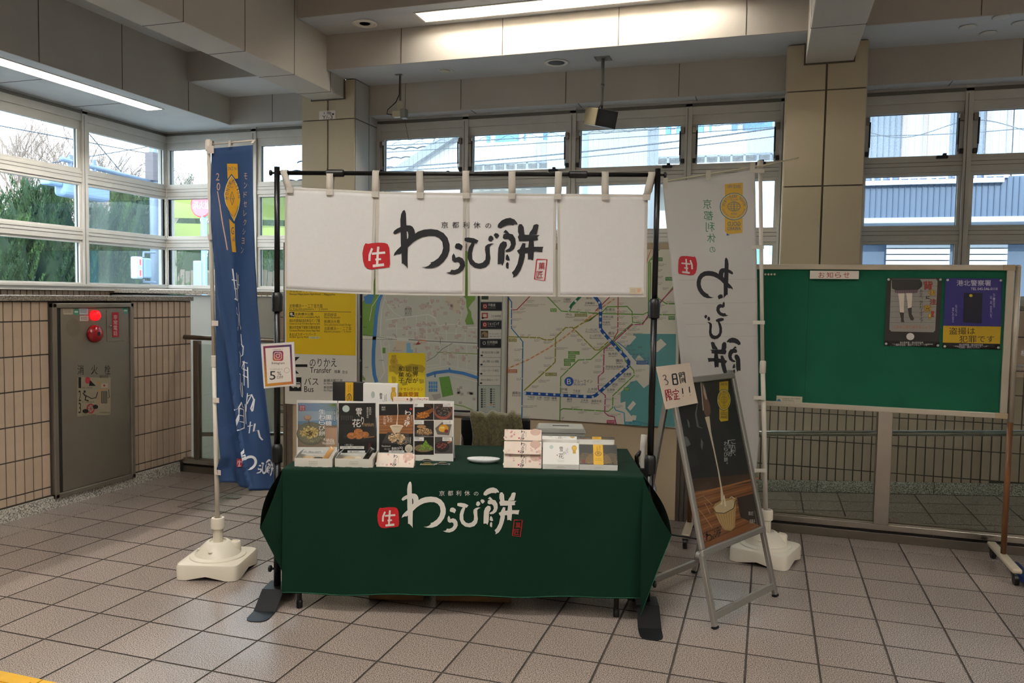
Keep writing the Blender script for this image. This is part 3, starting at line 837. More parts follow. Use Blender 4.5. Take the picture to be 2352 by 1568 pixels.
def medal(P, cx, cy, r, gold, blue, mirror=False, top=True, ry=None, tall=1.0):
    """the round gold award with its ribbon, mirrored when seen from the back"""
    ry = ry or r; s_ = -1 if mirror else 1
    P.poly([(cx-r*.68*1, cy-ry*1.75), (cx+r*.68, cy-ry*1.85), (cx+r*.66, cy+ry*2.05*tall), (cx-r*.45*1, cy+ry*2.15*tall), (cx-r*.68, cy+ry*1.9*tall)], gold, 1)
    P.ell(cx, cy, r*1.06, ry*1.06, blue, 2); P.ell(cx, cy, r*1.0, ry*1.0, '#dcd8b0', 3); P.ell(cx, cy, r*.96, ry*.96, gold, 4)
    a0, a1 = (pi*1.02, pi*1.98)
    if mirror: a0, a1 = pi*1.98, pi*1.02
    P.arc_text('MONDE SELECTION', cx, cy, r*.9, ry*.9, a0, a1, .24, blue, 5)
    b0, b1 = (pi*.93, pi*.07) if not mirror else (pi*.07, pi*.93)
    P.arc_text('INTERNATIONAL QUALITY INSTITUTE', cx, cy, r*.9, ry*.9, b0, b1, .13, blue, 5, inner=True)
    P.ring(cx, cy, r*.48, ry*.36, r*.035, blue, 5)
    for k in (-.5, 0, .5): P.ring(cx, cy, max(.02*r, abs(r*.48*k)), ry*.36, r*.025, blue, 5, 20)
    for k in (-.5, 0, .5):
        hw = r*.48*math.sqrt(1-k*k); P.line([(cx-hw, cy+ry*.36*k), (cx+hw, cy+ry*.36*k)], r*.025, blue, 5)
    P.text('BRUXELLES', cx-r*.28, cy-ry*.58, cx+r*.28, cy-ry*.46, blue, 5, mirror)
    P.text('2024', cx-r*.22, cy+ry*.48, cx+r*.22, cy+ry*.64, blue, 5, mirror)
    P.text('SINCE 1961', cx-r*.5, cy-ry*1.68, cx+r*.5, cy-ry*1.42, blue, 5, mirror)
    P.text('GOLD', cx-r*.5, cy+ry*1.18*tall, cx+r*.5, cy+ry*1.5*tall, blue, 5, mirror)
    P.text('AWARD', cx-r*.52, cy+ry*1.58*tall, cx+r*.52, cy+ry*1.85*tall, blue, 5, mirror)

# ================================================================ stand with the white curtain
SA = math.radians(13.86)
SU = Vector((math.cos(SA), math.sin(SA), 0)); SN = Vector((math.sin(SA), -math.cos(SA), 0))   # along the bar, towards the viewer
SP = Vector((-2.315, 3.388, 0)); SLEN = 1.848
st = thing('curtain_stand', 'black telescopic stand holding up the white shop curtain', 'stand', SP, SA)
# local frame: x along the bar, -y towards the viewer
for x_ in (0, SLEN):
    MB().tube([(x_, 0, .06), (x_, 0, .78)], .0175, 16).build('lower_pole', BLACKM, st, smooth=True)
    MB().tube([(x_, 0, .74), (x_, 0, 1.53)], .0155, 16).build('middle_pole', BLACKM, st, smooth=True)
    MB().tube([(x_, 0, 1.50), (x_, 0, 2.16)], .0135, 16).build('upper_pole', BLACKM, st, smooth=True)
    for z in (.745, 1.50):
        MB().lathe([(.019, -.05), (.026, -.045), (.028, .02), (.024, .04), (.018, .046)], 14, (x_, 0, z)).build('pole_clamp', BLACK, st, auto=40)
    sg = -1 if x_ == 0 else 1
    MB().tube([(x_+sg*.012, 0, 2.131), (x_+sg*.028, 0, 2.131)], .006, 10).lathe([(.006, .028), (.014, .03), (.014, .036), (.01, .041)], 12, (x_ if sg > 0 else x_-.066, 0, 2.131), 'X').build('bar_knob', BLACK, st, smooth=True)
    MB().tube([(x_+sg*.015, 0, .155), (x_+sg*.03, 0, .155)], .006, 10).lathe([(.008, 0), (.017, .004), (.017, .014), (.01, .018)], 12, (x_+sg*.028-(.018 if sg < 0 else 0), 0, .155), 'X').build('foot_knob', BLACK, st, smooth=True)
    # bent flat foot plate
    m = MB(); prof = [(.29, .004), (.275, .004), (.25, .004), (.17, .004), (.06, .072), (-.06, .072), (-.17, .004), (-.27, .004)]
    w2 = .055; vs = []
    for k, (yy, zz) in enumerate(prof):
        for s_ in (-1, 1):
            for dz in (0, -.004): vs.append((x_+s_*w2*((.45, .82, .97, 1, 1, 1, 1, .8)[k]), -yy, zz+dz))
    fs = []
    for k in range(7):
        b = k*4; fs += [(b, b+2, b+6, b+4), (b+1, b+5, b+7, b+3), (b, b+4, b+5, b+1), (b+2, b+3, b+7, b+6)]
    fs += [(0, 1, 3, 2), (28, 30, 31, 29)]
    m.add(vs, fs).build('foot_plate', mat('foot_black', '#17181a', .38, .3), st, bevel=.0015)
MB().tube([(-.0, 0, 2.131), (SLEN, 0, 2.131)], .0105, 14).build('cross_bar', BLACKM, st, smooth=True)
for px_ in (770, 1328):
    q = (atP(px_, 398, SP, SN)-SP).dot(SU)
    MB().tube([(q-.045, 0, 2.131), (q-.04, 0, 2.131), (q+.04, 0, 2.131), (q+.045, 0, 2.131)], [.013, .018, .018, .013], 14).build('bar_coupler', BLACK, st, auto=40)

# curtain: four cloth panels, tabs and the brush print
CLOTH = mat('curtain_white', '#dddbd9', .9, transl=.10, noise=(60, .015), bump=(14, .12))
SEAM = mat('curtain_seam', '#b9b4aa', .9)  # shade in the colour: doubled cloth lets less backlight through
no = thing('shop_curtain', 'white split shop curtain with black brush lettering and red seals', 'curtain', SP+SN*.012, SA)
no_inv = (Matrix.Translation(SP+SN*.012) @ Matrix.Rotation(SA, 4, 'Z')).inverted()
SPC = SP+SN*.012
def cpx(x, y): q = atP(x, y, SPC, SN)-SPC; return (q.dot(SU), q.z)
def cwave(u, v):
    t = (2.03-v)/.5
    return .006*math.sin(u*9+1.3)*t + .005*math.sin(u*21+v*2)*t + .004*math.sin(u*4.1)+.004
def cplace(u, v, z): return Vector((u, -cwave(u, v)-z, v))
tops = [(657,431),(669,430),(857,440),(963,442),(1066,443),(1172,444),(1277,445),(1385,446),(1488,447)]
bots = [(655,666),(757,672),(857,676),(963,678),(1066,679),(1172,680),(1277,681),(1385,682),(1484,682)]
def interp(tab, x):
    for (a, b), (c, d) in zip(tab, tab[1:]):
        if x <= c: return b+(d-b)*(x-a)/(c-a)
    return tab[-1][1]
edges = [(657, 655, 865, 860), (865, 862, 1071, 1069), (1071, 1073, 1279, 1277), (1279, 1280, 1488, 1484)]
for i, (ta, ba, tb, bb) in enumerate(edges):
    def fn(s_, t, ta=ta, ba=ba, tb=tb, bb=bb):
        xa, xb = ta+(ba-ta)*t, tb+(bb-tb)*t
        g = 1.5*min(1, max(0, t-.33)*4)
        xa += g if i else 0; xb -= g if i < 3 else 0
        x = xa+(xb-xa)*s_; y = interp(tops, x)*(1-t)+interp(bots, x)*t
        return cplace(*cpx(x, y), 0)
    MB().grid(fn, 24, 18).build('curtain_panel', CLOTH, no, smooth=True, solid=.0012)
    sp = Print(cpx, cplace, step=.03, base=.0012)
    for xa, xb in ((ta, ba), (tb, bb)):
        inn = 7 if xa == ta else -7
        if xa == 657: inn = 4
        if xa == 1488: inn = -6
        g = 1.5 if xa not in (657, 1488) else 0
        sp.poly([(xa, interp(tops, xa)), (xa+inn, interp(tops, xa)), (xb+inn, interp(bots, xb)), (xb+g*(1 if inn > 0 else -1), interp(bots, xb)), (xb+g*(1 if inn > 0 else -1), interp(tops, xb)*.6+interp(bots, xb)*.4)], '#b9b4aa')
    sp.line([(ta+2, interp(tops, ta)+3), ((ta+tb)/2, interp(tops, (ta+tb)/2)+3), (tb-2, interp(tops, tb)+3)], 5, '#c4c0b8')
    sp.line([(ba+3, interp(bots, ba)-2), ((ba+bb)/2, interp(bots, (ba+bb)/2)-2), (bb-3, interp(bots, bb)-2)], 4, '#c4c0b8')
    sp.build('seam', no, {'#b9b4aa': SEAM})
tabx = [(652,668), (758,759), (863,863), (964,966), (1070,1071), (1176,1176), (1283,1281), (1390,1390), (1497,1484)]
TAB = mat('tab_cloth', '#b6b0a4', .9)
for k, (xa, xb) in enumerate(tabx):
    ub = (atP(xa, 398, SPC, SN)-SPC).dot(SU); ul, vl = cpx(xb, interp(tops, min(max(xb, 658), 1487))+13)
    w2 = .0165; m = MB(); vs = []
    path = [(ul, -.012, vl), ((ul*.7+ub*.3), -.012, vl*.55+2.131*.45), (ub, -.004, 2.131), (ub, .005, 2.1435), (ub, .014, 2.1455), (ub, .024, 2.138), (ub, .026, 2.10), ((ul+ub)/2, .016, 2.05), (ul, .0, vl+.03)]
    for (x_, y_, z_) in path: vs += [(x_-w2, y_, z_), (x_+w2, y_, z_)]
    m.add(vs, [(2*i, 2*i+1, 2*i+3, 2*i+2) for i in range(len(path)-1)]); m.build('tab', TAB, no, smooth=True, solid=.0015)
    b = .011; 
    MB().box(ul-w2, ul+w2, -.0165, -.0135, vl-.001, vl+.026).build('tab_patch', SEAM, no)
INK, RED, WHT = '#15161c', '#a80f1c', '#d9d5d0'
P = Print(cpx, cplace, step=.025, base=.0025, lift=.0006)
def LX(x, y): return (820+x/5.113, 460+y/5.113)
full_logo(P, LX, INK, RED, WHT)
P.rect(1446, 660, 1474, 675, '#c9bfa4', 1); P.ell(1467, 667, 4, 5, '#cf9f86', 2); P.line([(1449, 666), (1459, 666)], 1, '#a79d86', 2); P.line([(1449, 670), (1459, 670)], 1, '#a79d86', 2)
P.build('brush_print', no)

# ================================================================ table, cloth
TA = math.radians(16.1); TU = Vector((math.cos(TA), math.sin(TA), 0)); TV = Vector((-math.sin(TA), math.cos(TA), 0))
TP = Vector((-2.207, 3.281, 0)); TL, TW, TZ = 1.733, .68, .70
tinv = (Matrix.Translation(TP) @ Matrix.Rotation(TA, 4, 'Z')).inverted()
tb = thing('folding_table', 'folding table hidden under the green cloth', 'table', TP, TA)
MB().box(.02, TL-.02, .02, TW-.02, .665, .693).build('table_top', mat('table_grey', '#6d6a66', .5), tb, bevel=.004)
LEGM = mat('table_leg', '#56524c', .35, .8)
for x_ in (.07, TL-.11):
    for y_ in (.03, TW-.08):
        MB().tube([(x_, y_, .02), (x_, y_, .66)], .0125, 12).build('leg', LEGM, tb, smooth=True)
        MB().lathe([(.012, 0), (.0155, .002), (.0155, .035), (.013, .04)], 12, (x_, y_, 0)).build('leg_cap', BLACK, tb, auto=40)
    MB().tube([(x_, .03, .18), (x_, TW-.08, .18)], .008, 10).build('leg_brace', LEGM, tb, smooth=True)
GREEN = mat('cloth_green', '#05291a', .85, noise=(2.2, .06), spec=.2)
tc_ = thing('tablecloth', 'dark green tablecloth with white brush lettering draped over table', 'tablecloth', TP, TA)
def tpt(x, y, P0, n): return tinv @ atP(x, y, TP+P0, n)
def fwave(u): return -.012-.008*math.sin(u*7.5+.6)
def front_y(u, z):
    t = (TZ-z)/.6
    return -.004-.02*t + t*(.012*math.sin(u*6.2+.8)+.007*math.sin(u*15))
botz = lambda u: atP(650+(1440-650)*(u/TL), 1361+11*(u/TL)+3*math.sin(u*7), TP-TV*.02, TV).z
def top_fn(s_, t):
    x, y = s_*TL, t*TW
    z = TZ
    return Vector((x, y, z))
m = MB(); m.grid(top_fn, 30, 12)
rr = .012
# rounded front edge then the drop
def front_fn(s_, t):
    u = s_*TL
    if t < .12:
        a = t/.12*pi/2; return Vector((u, -rr*math.sin(a), TZ-rr*(1-math.cos(a))))
    k = (t-.12)/.88; zb = botz(u); z = TZ-rr+(zb-TZ+rr)*k
    return Vector((u, -rr+front_y(u, z)+.004, z))
m.grid(lambda s_, t: front_fn(s_, t), 56, 26)
# back drop (short)
m.grid(lambda s_, t: Vector((s_*TL, TW+.012*math.sin(min(1, t*4)*pi/2), TZ-t*.25)), 12, 4)
# side flaps: hem goes outwards, the cloth corner hangs as a pointed fold
A2 = Vector((TL, -rr, TZ-.004)); 
B2 = tpt(1543, 1229, TU*(TL+.15), TU); C2 = tpt(1472, 1411, TV*-.075, TV); D2 = Vector((TL, front_y(TL, .1)-rr, botz(TL)))
def tri_patch(a, b, c, n, bulge):
    def fn(i, j):      # barycentric
        p = a*(1-i-j)+b*i+c*j
        return p+bulge*(4*i*(1-i-j)+4*j*(1-i-j)*.6)
    vs, idx = [], {}
    for i in range(n+1):
        for j in range(n+1-i): idx[i, j] = len(vs); vs.append(fn(i/n, j/n))
    fs = []
    for i in range(n):
        for j in range(n-i):
            fs.append((idx[i,j], idx[i+1,j], idx[i,j+1]))
            if i+j < n-1: fs.append((idx[i+1,j], idx[i+1,j+1], idx[i,j+1]))
    return vs, fs
m.add(*tri_patch(A2, B2, C2, 10, Vector((-.012, -.02, 0))))
m.add(*tri_patch(A2, C2, D2, 8, Vector((.0, .05, 0))))
def right_fn(s_, t):
    e0 = Vector((TL, s_*TW, TZ)); out = B2 if s_ < .001 else None
    hem = B2.lerp(Vector((TL+.09, TW, B2.z+.02)), s_)
    k = t; p = e0.lerp(hem, k); p.x += .03*math.sin(k*pi)*(1-.2*s_); return p
m.grid(right_fn, 10, 10)
A1 = Vector((0, -rr, TZ-.004)); B1 = tpt(597, 1213, TU*-.11, TU); C1 = Vector((-.012, .03, .17)); D1 = Vector((0, front_y(0, .1)-rr, botz(0)))
m.add(*tri_patch(A1, B1, C1, 10, Vector((.01, -.012, 0))))
m.add(*tri_patch(A1, C1, D1, 8, Vector((0, .0, 0))))
def left_fn(s_, t):
    e0 = Vector((0, s_*TW, TZ)); hem = B1.lerp(Vector((-.09, TW, B1.z+.02)), s_)
    p = e0.lerp(hem, t); p.x -= .03*math.sin(t*pi); return p
m.grid(left_fn, 10, 10)
co = m.build('cloth', GREEN, tc_, smooth=True)
bm = bmesh.new(); bm.from_mesh(co.data); bmesh.ops.remove_doubles(bm, verts=bm.verts, dist=.0008); bmesh.ops.recalc_face_normals(bm, faces=bm.faces); bm.to_mesh(co.data); bm.free()
# hem line
hm = MB()
hm.tube([front_fn(i/40, 1)+Vector((0, -.0006, .004)) for i in range(41)], .0016, 6)
hm.tube([B2, B2.lerp(C2, .5)+Vector((-.004, -.006, 0)), C2], .0016, 6)
hm.build('hem', mat('hem_green', '#1d5a41', .8), tc_, smooth=True)
def tpx(x, y): q = tinv @ atP(x, y, TP-TV*.02, TV); return (q.x, q.z)
def tplace(u, v, z): return Vector((u, -rr+front_y(u, v)+.004-z, v))
P = Print(tpx, tplace, step=.025, base=.0022)
def LT(x, y): return (850+(108+(x-70)*.978)/6.357, 1090+(100+(y-115)*.97)/6.357)
full_logo(P, LT, '#d2cdc4', '#b0101c', '#d2cdc4')
P.build('brush_print', tc_)

# ================================================================ things on the table
def T(x, y, z=TZ): return TP+TU*x+TV*y+Vector((0, 0, z))
def tloc(px_, py_, z=TZ): q = tinv @ atZ(px_, py_, z); return q
CARD = mat('card_white', '#e2dfd8', .5)
ACRYL = glass_mat('acrylic', tint='#f2f4f4', refl=.7)
def box_frame(name, label, cat, x, y, rot=0, group=None, z=TZ): return thing(name, label, cat, T(x, y, z), TA+rot, group)

def menu(label, x0, x1, draw, ytop, ybot, yb=.235):
    """framed menu sheet standing on the table; x0,x1,ytop,ybot in photo pixels"""
    P0 = TP+TV*yb
    n = -TV
    a = tinv @ atP(x0, ybot, P0, TV); b = tinv @ atP(x1, ytop, P0, TV)
    w_ = b.x-a.x; h_ = max(b.z-TZ, .05)
    o = thing('menu_card', label, 'menu', T((a.x+b.x)/2, yb, TZ), TA)
    MB().box(-w_/2, w_/2, 0, .0035, 0, h_).build('acrylic_sleeve', mat('sleeve', '#d9dbdb', .15, coat=.6), o, bevel=.001)
    MB().add([(-w_/2, .0035, h_*.75), (w_/2, .0035, h_*.75), (w_/2, .0065, h_*.75), (-w_/2, .0065, h_*.75), (-w_/2, .085, 0), (w_/2, .085, 0), (w_/2, .088, 0), (-w_/2, .088, 0)],
             [(0,1,5,4),(3,7,6,2),(0,4,7,3),(1,2,6,5)]).build('easel_back', mat('sleeve', '#d9dbdb', .15), o)
    MB().box(-w_/2+.002, w_/2-.002, -.0004, 0, .003, h_-.003).build('sheet', CARD, o)
    inv = (Matrix.Translation(T((a.x+b.x)/2, yb, TZ)) @ Matrix.Rotation(TA, 4, 'Z')).inverted()
    P = flat_print(P0, TU, -TV, inv, base=.0008, lift=.0003)
    draw(P); P.build('printed_picture', o)
    return o
# crop frame used for measuring the menus: 660,860 at 5.6x
class Sub:
    def __init__(s, P, k, ox, oy): s.P, s.k, s.ox, s.oy = P, k, ox, oy
    def c(s, x, y): return (s.ox+x/s.k, s.oy+y/s.k)
    def rect(s, x0, y0, x1, y1, col, L=0): s.P.rect(*s.c(x0, y0), *s.c(x1, y1), col, L)
    def poly(s, pts, col, L=0): s.P.poly([s.c(*p) for p in pts], col, L)
    def ell(s, x, y, rx, ry, col, L=0, n=24): s.P.ell(*s.c(x, y), rx/s.k, ry/s.k, col, L, n)
    def ring(s, x, y, rx, ry, w, col, L=0, n=28): s.P.ring(*s.c(x, y), rx/s.k, ry/s.k, w/s.k, col, L, n)
    def line(s, pts, w, col, L=0): s.P.line([s.c(*p) for p in pts], [k/s.k for k in w] if isinstance(w, (list, tuple)) else w/s.k, col, L)
    def text(s, t, x0, y0, x1, y1, col, L=1, mirror=False): s.P.text(t, *s.c(x0, y0), *s.c(x1, y1), col, L, mirror)
    def vtext(s, t, x0, y0, x1, y1, col, L=1, mirror=False, gap=.12): s.P.vtext(t, *s.c(x0, y0), *s.c(x1, y1), col, L, mirror, gap)
def heap(S, cx, cy, rx, ry, cols, n, r0, r1, L, seed=1, cone=False):
    rn = random.Random(seed)
    for k in range(n):
        t = rn.random(); a = rn.random()*2*pi; q = math.sqrt(rn.random())
        x = cx+rx*q*math.cos(a); y = cy+ry*q*math.sin(a)
        if cone: y = cy+ry-2*ry*t*.95; x = cx+rx*(1-t)*(rn.random()*2-1)
        r = r0+(r1-r0)*rn.random()
        nn = 6; S.poly([(x+r*math.cos(2*pi*i/nn)*(.7+.5*rn.random()), y+r*.8*math.sin(2*pi*i/nn)*(.7+.5*rn.random())) for i in range(nn)], cols[k % len(cols)], L+(k % 3)*.3)
def draw1(P):
    S = Sub(P, 5.6, 660, 860)
    S.rect(135, 365, 640, 930, '#8b9caa'); S.rect(135, 365, 640, 470, '#71869f', .3); S.poly([(135,600),(640,580),(640,650),(135,660)], '#5f7f98', .4); S.poly([(135,640),(640,650),(640,930),(135,930)], '#7c6a5a', .5)
    S.poly([(480,680),(640,680),(640,930),(500,930)], '#a3866c', .6)
    S.ell(305, 760, 185, 150, '#5d5c4c', 1, 30); S.ell(300, 750, 168, 130, '#6e6d5b', 1.3, 30)
    for k in range(14):
        a = -.3+k*.2; S.line([(620,375),(620-210*math.cos(a*.8),375+30+150*math.sin(a*.7))], [5, 2], '#5a6b35' if k % 2 else '#6f7d3e', 1.2)
    heap(S, 285, 745, 120, 80, ['#c8b478', '#b79f58', '#d8c68c', '#a68d4a'], 150, 6, 16, 2, 3)
    heap(S, 285, 755, 40, 30, ['#3a2a1a', '#2c2014', '#5c4930'], 30, 6, 12, 3.2, 5); heap(S, 330, 830, 130, 40, ['#c8b478', '#d8c68c'], 40, 2, 5, 3, 8)
    S.ell(262, 555, 48, 36, '#8c6a58', 3); S.ell(262, 545, 40, 26, '#a88a74', 3.3); S.line([(275,585),(285,640),(290,680)], [14, 8, 6], '#5d4630', 3.4)
    S.rect(152, 395, 230, 463, '#8c3440', 2); S.text('黒糖', 160, 403, 222, 428, '#d9c8c4', 2.5); S.text('京生', 160, 432, 222, 457, '#d9c8c4', 2.5)
    S.vtext('生わらび餅', 405, 440, 490, 790, '#f0eee8', 4); S.vtext('黒糖', 492, 515, 572, 660, '#f0eee8', 4)
    S.rect(597, 460, 622, 600, '#23344e', 4); S.vtext('数量沖縄黒糖', 600, 465, 619, 596, '#e8e4da', 4.4)
    for i, t in enumerate(('Kokuto', 'Fresh', 'Warabimochi')): S.text(t, 470-10*i+ (50 if i == 1 else 0), 815+25*i, 600+5*i, 840+25*i+8, '#f0eee8', 4)
    S.rect(142, 975, 455, 1005, '#f2f0ea', 2); S.text('1112円（税込1200円）', 165, 980, 440, 1003, '#3c3a38', 3)
def draw2(P):
    S = Sub(P, 5.6, 660, 860)
    S.rect(660, 365, 1135, 1005, '#1b1b1a'); S.poly([(660,640),(1130,620),(1130,860),(655,880)], '#262522', .3)
    S.ell(755, 438, 46, 44, '#a9b8b4', 1); S.vtext('京都利休', 1052, 415, 1080, 520, '#c9c4ba', 1); S.vtext('最高級生素材', 1020, 418, 1045, 560, '#c9c4ba', 1)
    S.text('雪', 882, 430, 960, 510, '#ebe8e2', 2); S.text('り', 950, 540, 985, 640, '#ebe8e2', 2); S.text('花', 835, 570, 945, 675, '#ebe8e2', 2); S.line([(915,510),(920,530),(930,535)], 6, '#ebe8e2', 2)
    for k in range(7): S.line([(695+23*k, 525), (695+23*k, 590-5*(k % 3))], 5, '#5f5d58', 1)
    S.text('Premium', 960, 610, 1112, 665, '#a8895f', 2); S.rect(835, 612, 846, 628, '#9c2d26', 2)
    S.ell(905, 800, 190, 40, '#31302e', 1); S.ell(905, 790, 165, 30, '#3c3a37', 1.3)
    for x, y, r, c in ((915,735,58,'#a86a3c'),(828,785,60,'#9c5f34'),(920,790,55,'#b0703e'),(1000,770,52,'#a5663a')):
        S.ell(x, y, r, r*.72, c, 2); heap(S, x, y, r*.9, r*.6, ['#c08450', '#8a5530', '#b87a48', '#9a6238'], 40, 4, 10, 2.3, int(x))
    S.line([(980,815),(1118,795)], [4, 10], '#b07a48', 3)
    S.text('＜和三盆＞', 735, 890, 850, 918, '#d8d3c8', 2); S.vtext('京都菓匠', 1045, 880, 1078, 960, '#8a3a36', 2)
    S.rect(678, 920, 988, 955, '#ebe8e1', 3); S.text('1297円（税込1400円）', 705, 927, 965, 950, '#3c3a38', 4)
    S.rect(775, 975, 1000, 1003, '#ebe8e1', 3); S.text('1個 350円', 795, 980, 920, 1000, '#3c3a38', 4)
def draw3(P):
    S = Sub(P, 5.6, 660, 860)
    S.rect(1180, 378, 1618, 1000, '#1d1b19'); S.poly([(1180,525),(1618,515),(1618,760),(1180,760)], '#8a5a34', .4)
    for y in (560, 600, 640, 690, 730): S.line([(1180,y),(1618,y-6)], 4, '#5f3b20', .8); S.line([(1180,y+14),(1618,y+9)], 6, '#a06c40', .7)
    S.line([(1418,378),(1424,480),(1412,600),(1408,660)], [10, 7, 9, 22], '#ddd2c2', 1.5)
    S.poly([(1320,665),(1492,660),(1440,748),(1362,750)], '#cdbda0', 1.6); S.ell(1406, 663, 86, 20, '#e0d6c4', 1.8); S.ell(1406, 668, 70, 13, '#c2a988', 2)
    S.poly([(1215,880),(1290,740),(1565,760),(1540,900)], '#3f3c3a', 1.2); heap(S, 1405, 815, 105, 62, ['#cdb08a', '#b8986c', '#ddc6a4', '#a5855c'], 120, 6, 18, 2.2, 11); heap(S, 1470, 880, 70, 20, ['#cdb08a', '#b8986c'], 50, 3, 6, 2.3, 12)
    S.rect(1205, 405, 1270, 470, '#2a2826', 1.5); S.text('菓匠', 1212, 412, 1262, 432, '#d8d3c8', 2); S.text('和菓子', 1212, 440, 1262, 460, '#d8d3c8', 2)
    logo_part(P, 'wa', *S.c(1510,455), *S.c(1590,520), '#efece5', 3); logo_part(P, 'ra', *S.c(1530,525), *S.c(1565,560), '#efece5', 3); logo_part(P, 'bi', *S.c(1535,550), *S.c(1580,585), '#efece5', 3); logo_part(P, 'mochi', *S.c(1505,585), *S.c(1580,668), '#efece5', 3)
    S.ell(1590, 443, 16, 16, '#a82a2e', 3); S.vtext('京都利休の', 1590, 520, 1604, 600, '#d8d3c8', 3)
    S.vtext('これが', 1322, 530, 1352, 610, '#e8e3d8', 3); S.vtext('「生」の', 1282, 525, 1310, 610, '#e8e3d8', 3); S.vtext('わらび餅。', 1237, 530, 1268, 668, '#e8e3d8', 3)
    S.vtext('京都菓匠が', 1572, 800, 1592, 890, '#d8d3c8', 3); S.vtext('こだわった', 1545, 800, 1562, 880, '#d8d3c8', 3); S.vtext('わらび餅', 1520, 805, 1538, 870, '#d8d3c8', 3)
    S.text('Warabimochi', 1212, 905, 1330, 930, '#d8d3c8', 3); S.text('（和三盆）', 1245, 945, 1325, 966, '#d8d3c8', 3); S.text('880円', 1342, 928, 1482, 972, '#efece5', 3)
    S.rect(1305, 975, 1505, 1004, '#ebe8e1', 3); S.text('（税込950円）', 1330, 979, 1482, 1001, '#3c3a38', 4)
    S.ell(1563, 948, 50, 52, '#d8cdb8', 3.5); S.text('トッピング', 1530, 925, 1596, 940, '#5a4a3a', 4); S.text('別売有り', 1532, 948, 1594, 966, '#5a4a3a', 4); S.text('70円', 1545, 972, 1580, 988, '#5a4a3a', 4)
def draw4(P):
    S = Sub(P, 5.6, 660, 860)
    cells_ = [(1635,375,1880,582),(1885,375,2125,582),(1635,590,1885,795),(1890,590,2125,795),(1635,800,1885,1030),(1895,800,2128,1015)]
    for i, c in enumerate(cells_): S.rect(*c, ['#1f1b19', '#3a332e', '#26231f', '#c9c4bb', '#1e1d1a', '#4a4744'][i], .2)
    S.poly([(1640,575),(1690,500),(1870,430),(1880,470),(1760,560)], '#7a4a20', 1); heap(S, 1740, 520, 80, 40, ['#b3702c', '#c8842f', '#8c5420', '#a5682a'], 110, 5, 11, 1.5, 21)
    for k in range(4): S.line([(1730+30*k,380),(1880,440+10*k)], 14, '#4a3020', .8)
    S.ell(2005, 480, 112, 95, '#8c4a34', 1); S.ell(2005, 465, 100, 76, '#2e2a28', 1.2)
    rn = random.Random(4)
    for k in range(60):
        x, y, a = 2005+rn.uniform(-85,85), 465+rn.uniform(-55,60), rn.random()*3.1; S.line([(x-16*math.cos(a),y-10*math.sin(a)),(x+16*math.cos(a),y+10*math.sin(a))], 5, ['#6a5a50', '#201c1a', '#8a7a70'][k % 3], 1.6)
    S.ell(1760, 745, 115, 50, '#4b4844', 1); heap(S, 1765, 735, 100, 45, ['#c19a68', '#a97f4e', '#d3b084', '#946a3e'], 130, 5, 11, 1.5, 22); S.ell(1725, 668, 60, 22, '#a87f52', 2.3)
    S.poly([(1900,690),(1990,610),(2112,640),(2080,780),(1930,770)], '#6b625c', 1); S.ell(2010, 690, 62, 50, '#c98a24', 1.6); S.ell(1985, 700, 40, 35, '#d8a63a', 1.9); S.ell(2045, 725, 24, 22, '#7a2a1c', 2.1); S.ell(1995, 680, 30, 14, '#e0c27a', 2.2)
    S.ell(1755, 945, 120, 50, '#7d6a4c', 1); heap(S, 1780, 905, 95, 62, ['#5f8a2c', '#6fa034', '#4c7422', '#7fae40'], 160, 5, 10, 1.5, 23, cone=True)
    S.ell(1990, 925, 95, 70, '#2b2624', 1); S.ell(1990, 915, 82, 55, '#3a2c2a', 1.2); heap(S, 1985, 910, 60, 38, ['#7a3a34', '#5a2622', '#94544a'], 50, 7, 13, 1.6, 24); S.line([(2060,880),(2118,850)], [16, 26], '#b8785a', 2)
    for x0, y0, t, u in ((1635,368,'黒糖','70円'),(2002,365,'ほうじ茶蜜','70円(税込75円)'),(1635,590,'温州きなこ','85円(税込92円)'),(2005,590,'みたらし餡','70円(税込75円)'),(1635,805,'抹茶蜜','70円(税込75円)'),(1995,805,'小豆粒あん','70円(税込75円)')):
        S.rect(x0, y0, x0+122, y0+48, '#ece9e2', 3); S.text(t, x0+5, y0+6, x0+8+17*len(t), y0+22, '#3a3836', 4); S.text(u, x0+5, y0+26, x0+8+9*len(u), y0+42, '#3a3836', 4)
menu('framed menu sheet of brown sugar mochi with a palm leaf and beach', 681, 775, draw1, 920, 1044)
menu('framed black menu sheet with pale moon disc and brown dumplings', 776, 863, draw2, 922, 1046)
menu('framed menu sheet showing mochi poured into a glass bowl', 865, 949, draw3, 923, 1047)
menu('framed menu sheet with six topping photographs in two columns', 949, 1043, draw4, 921, 1051)

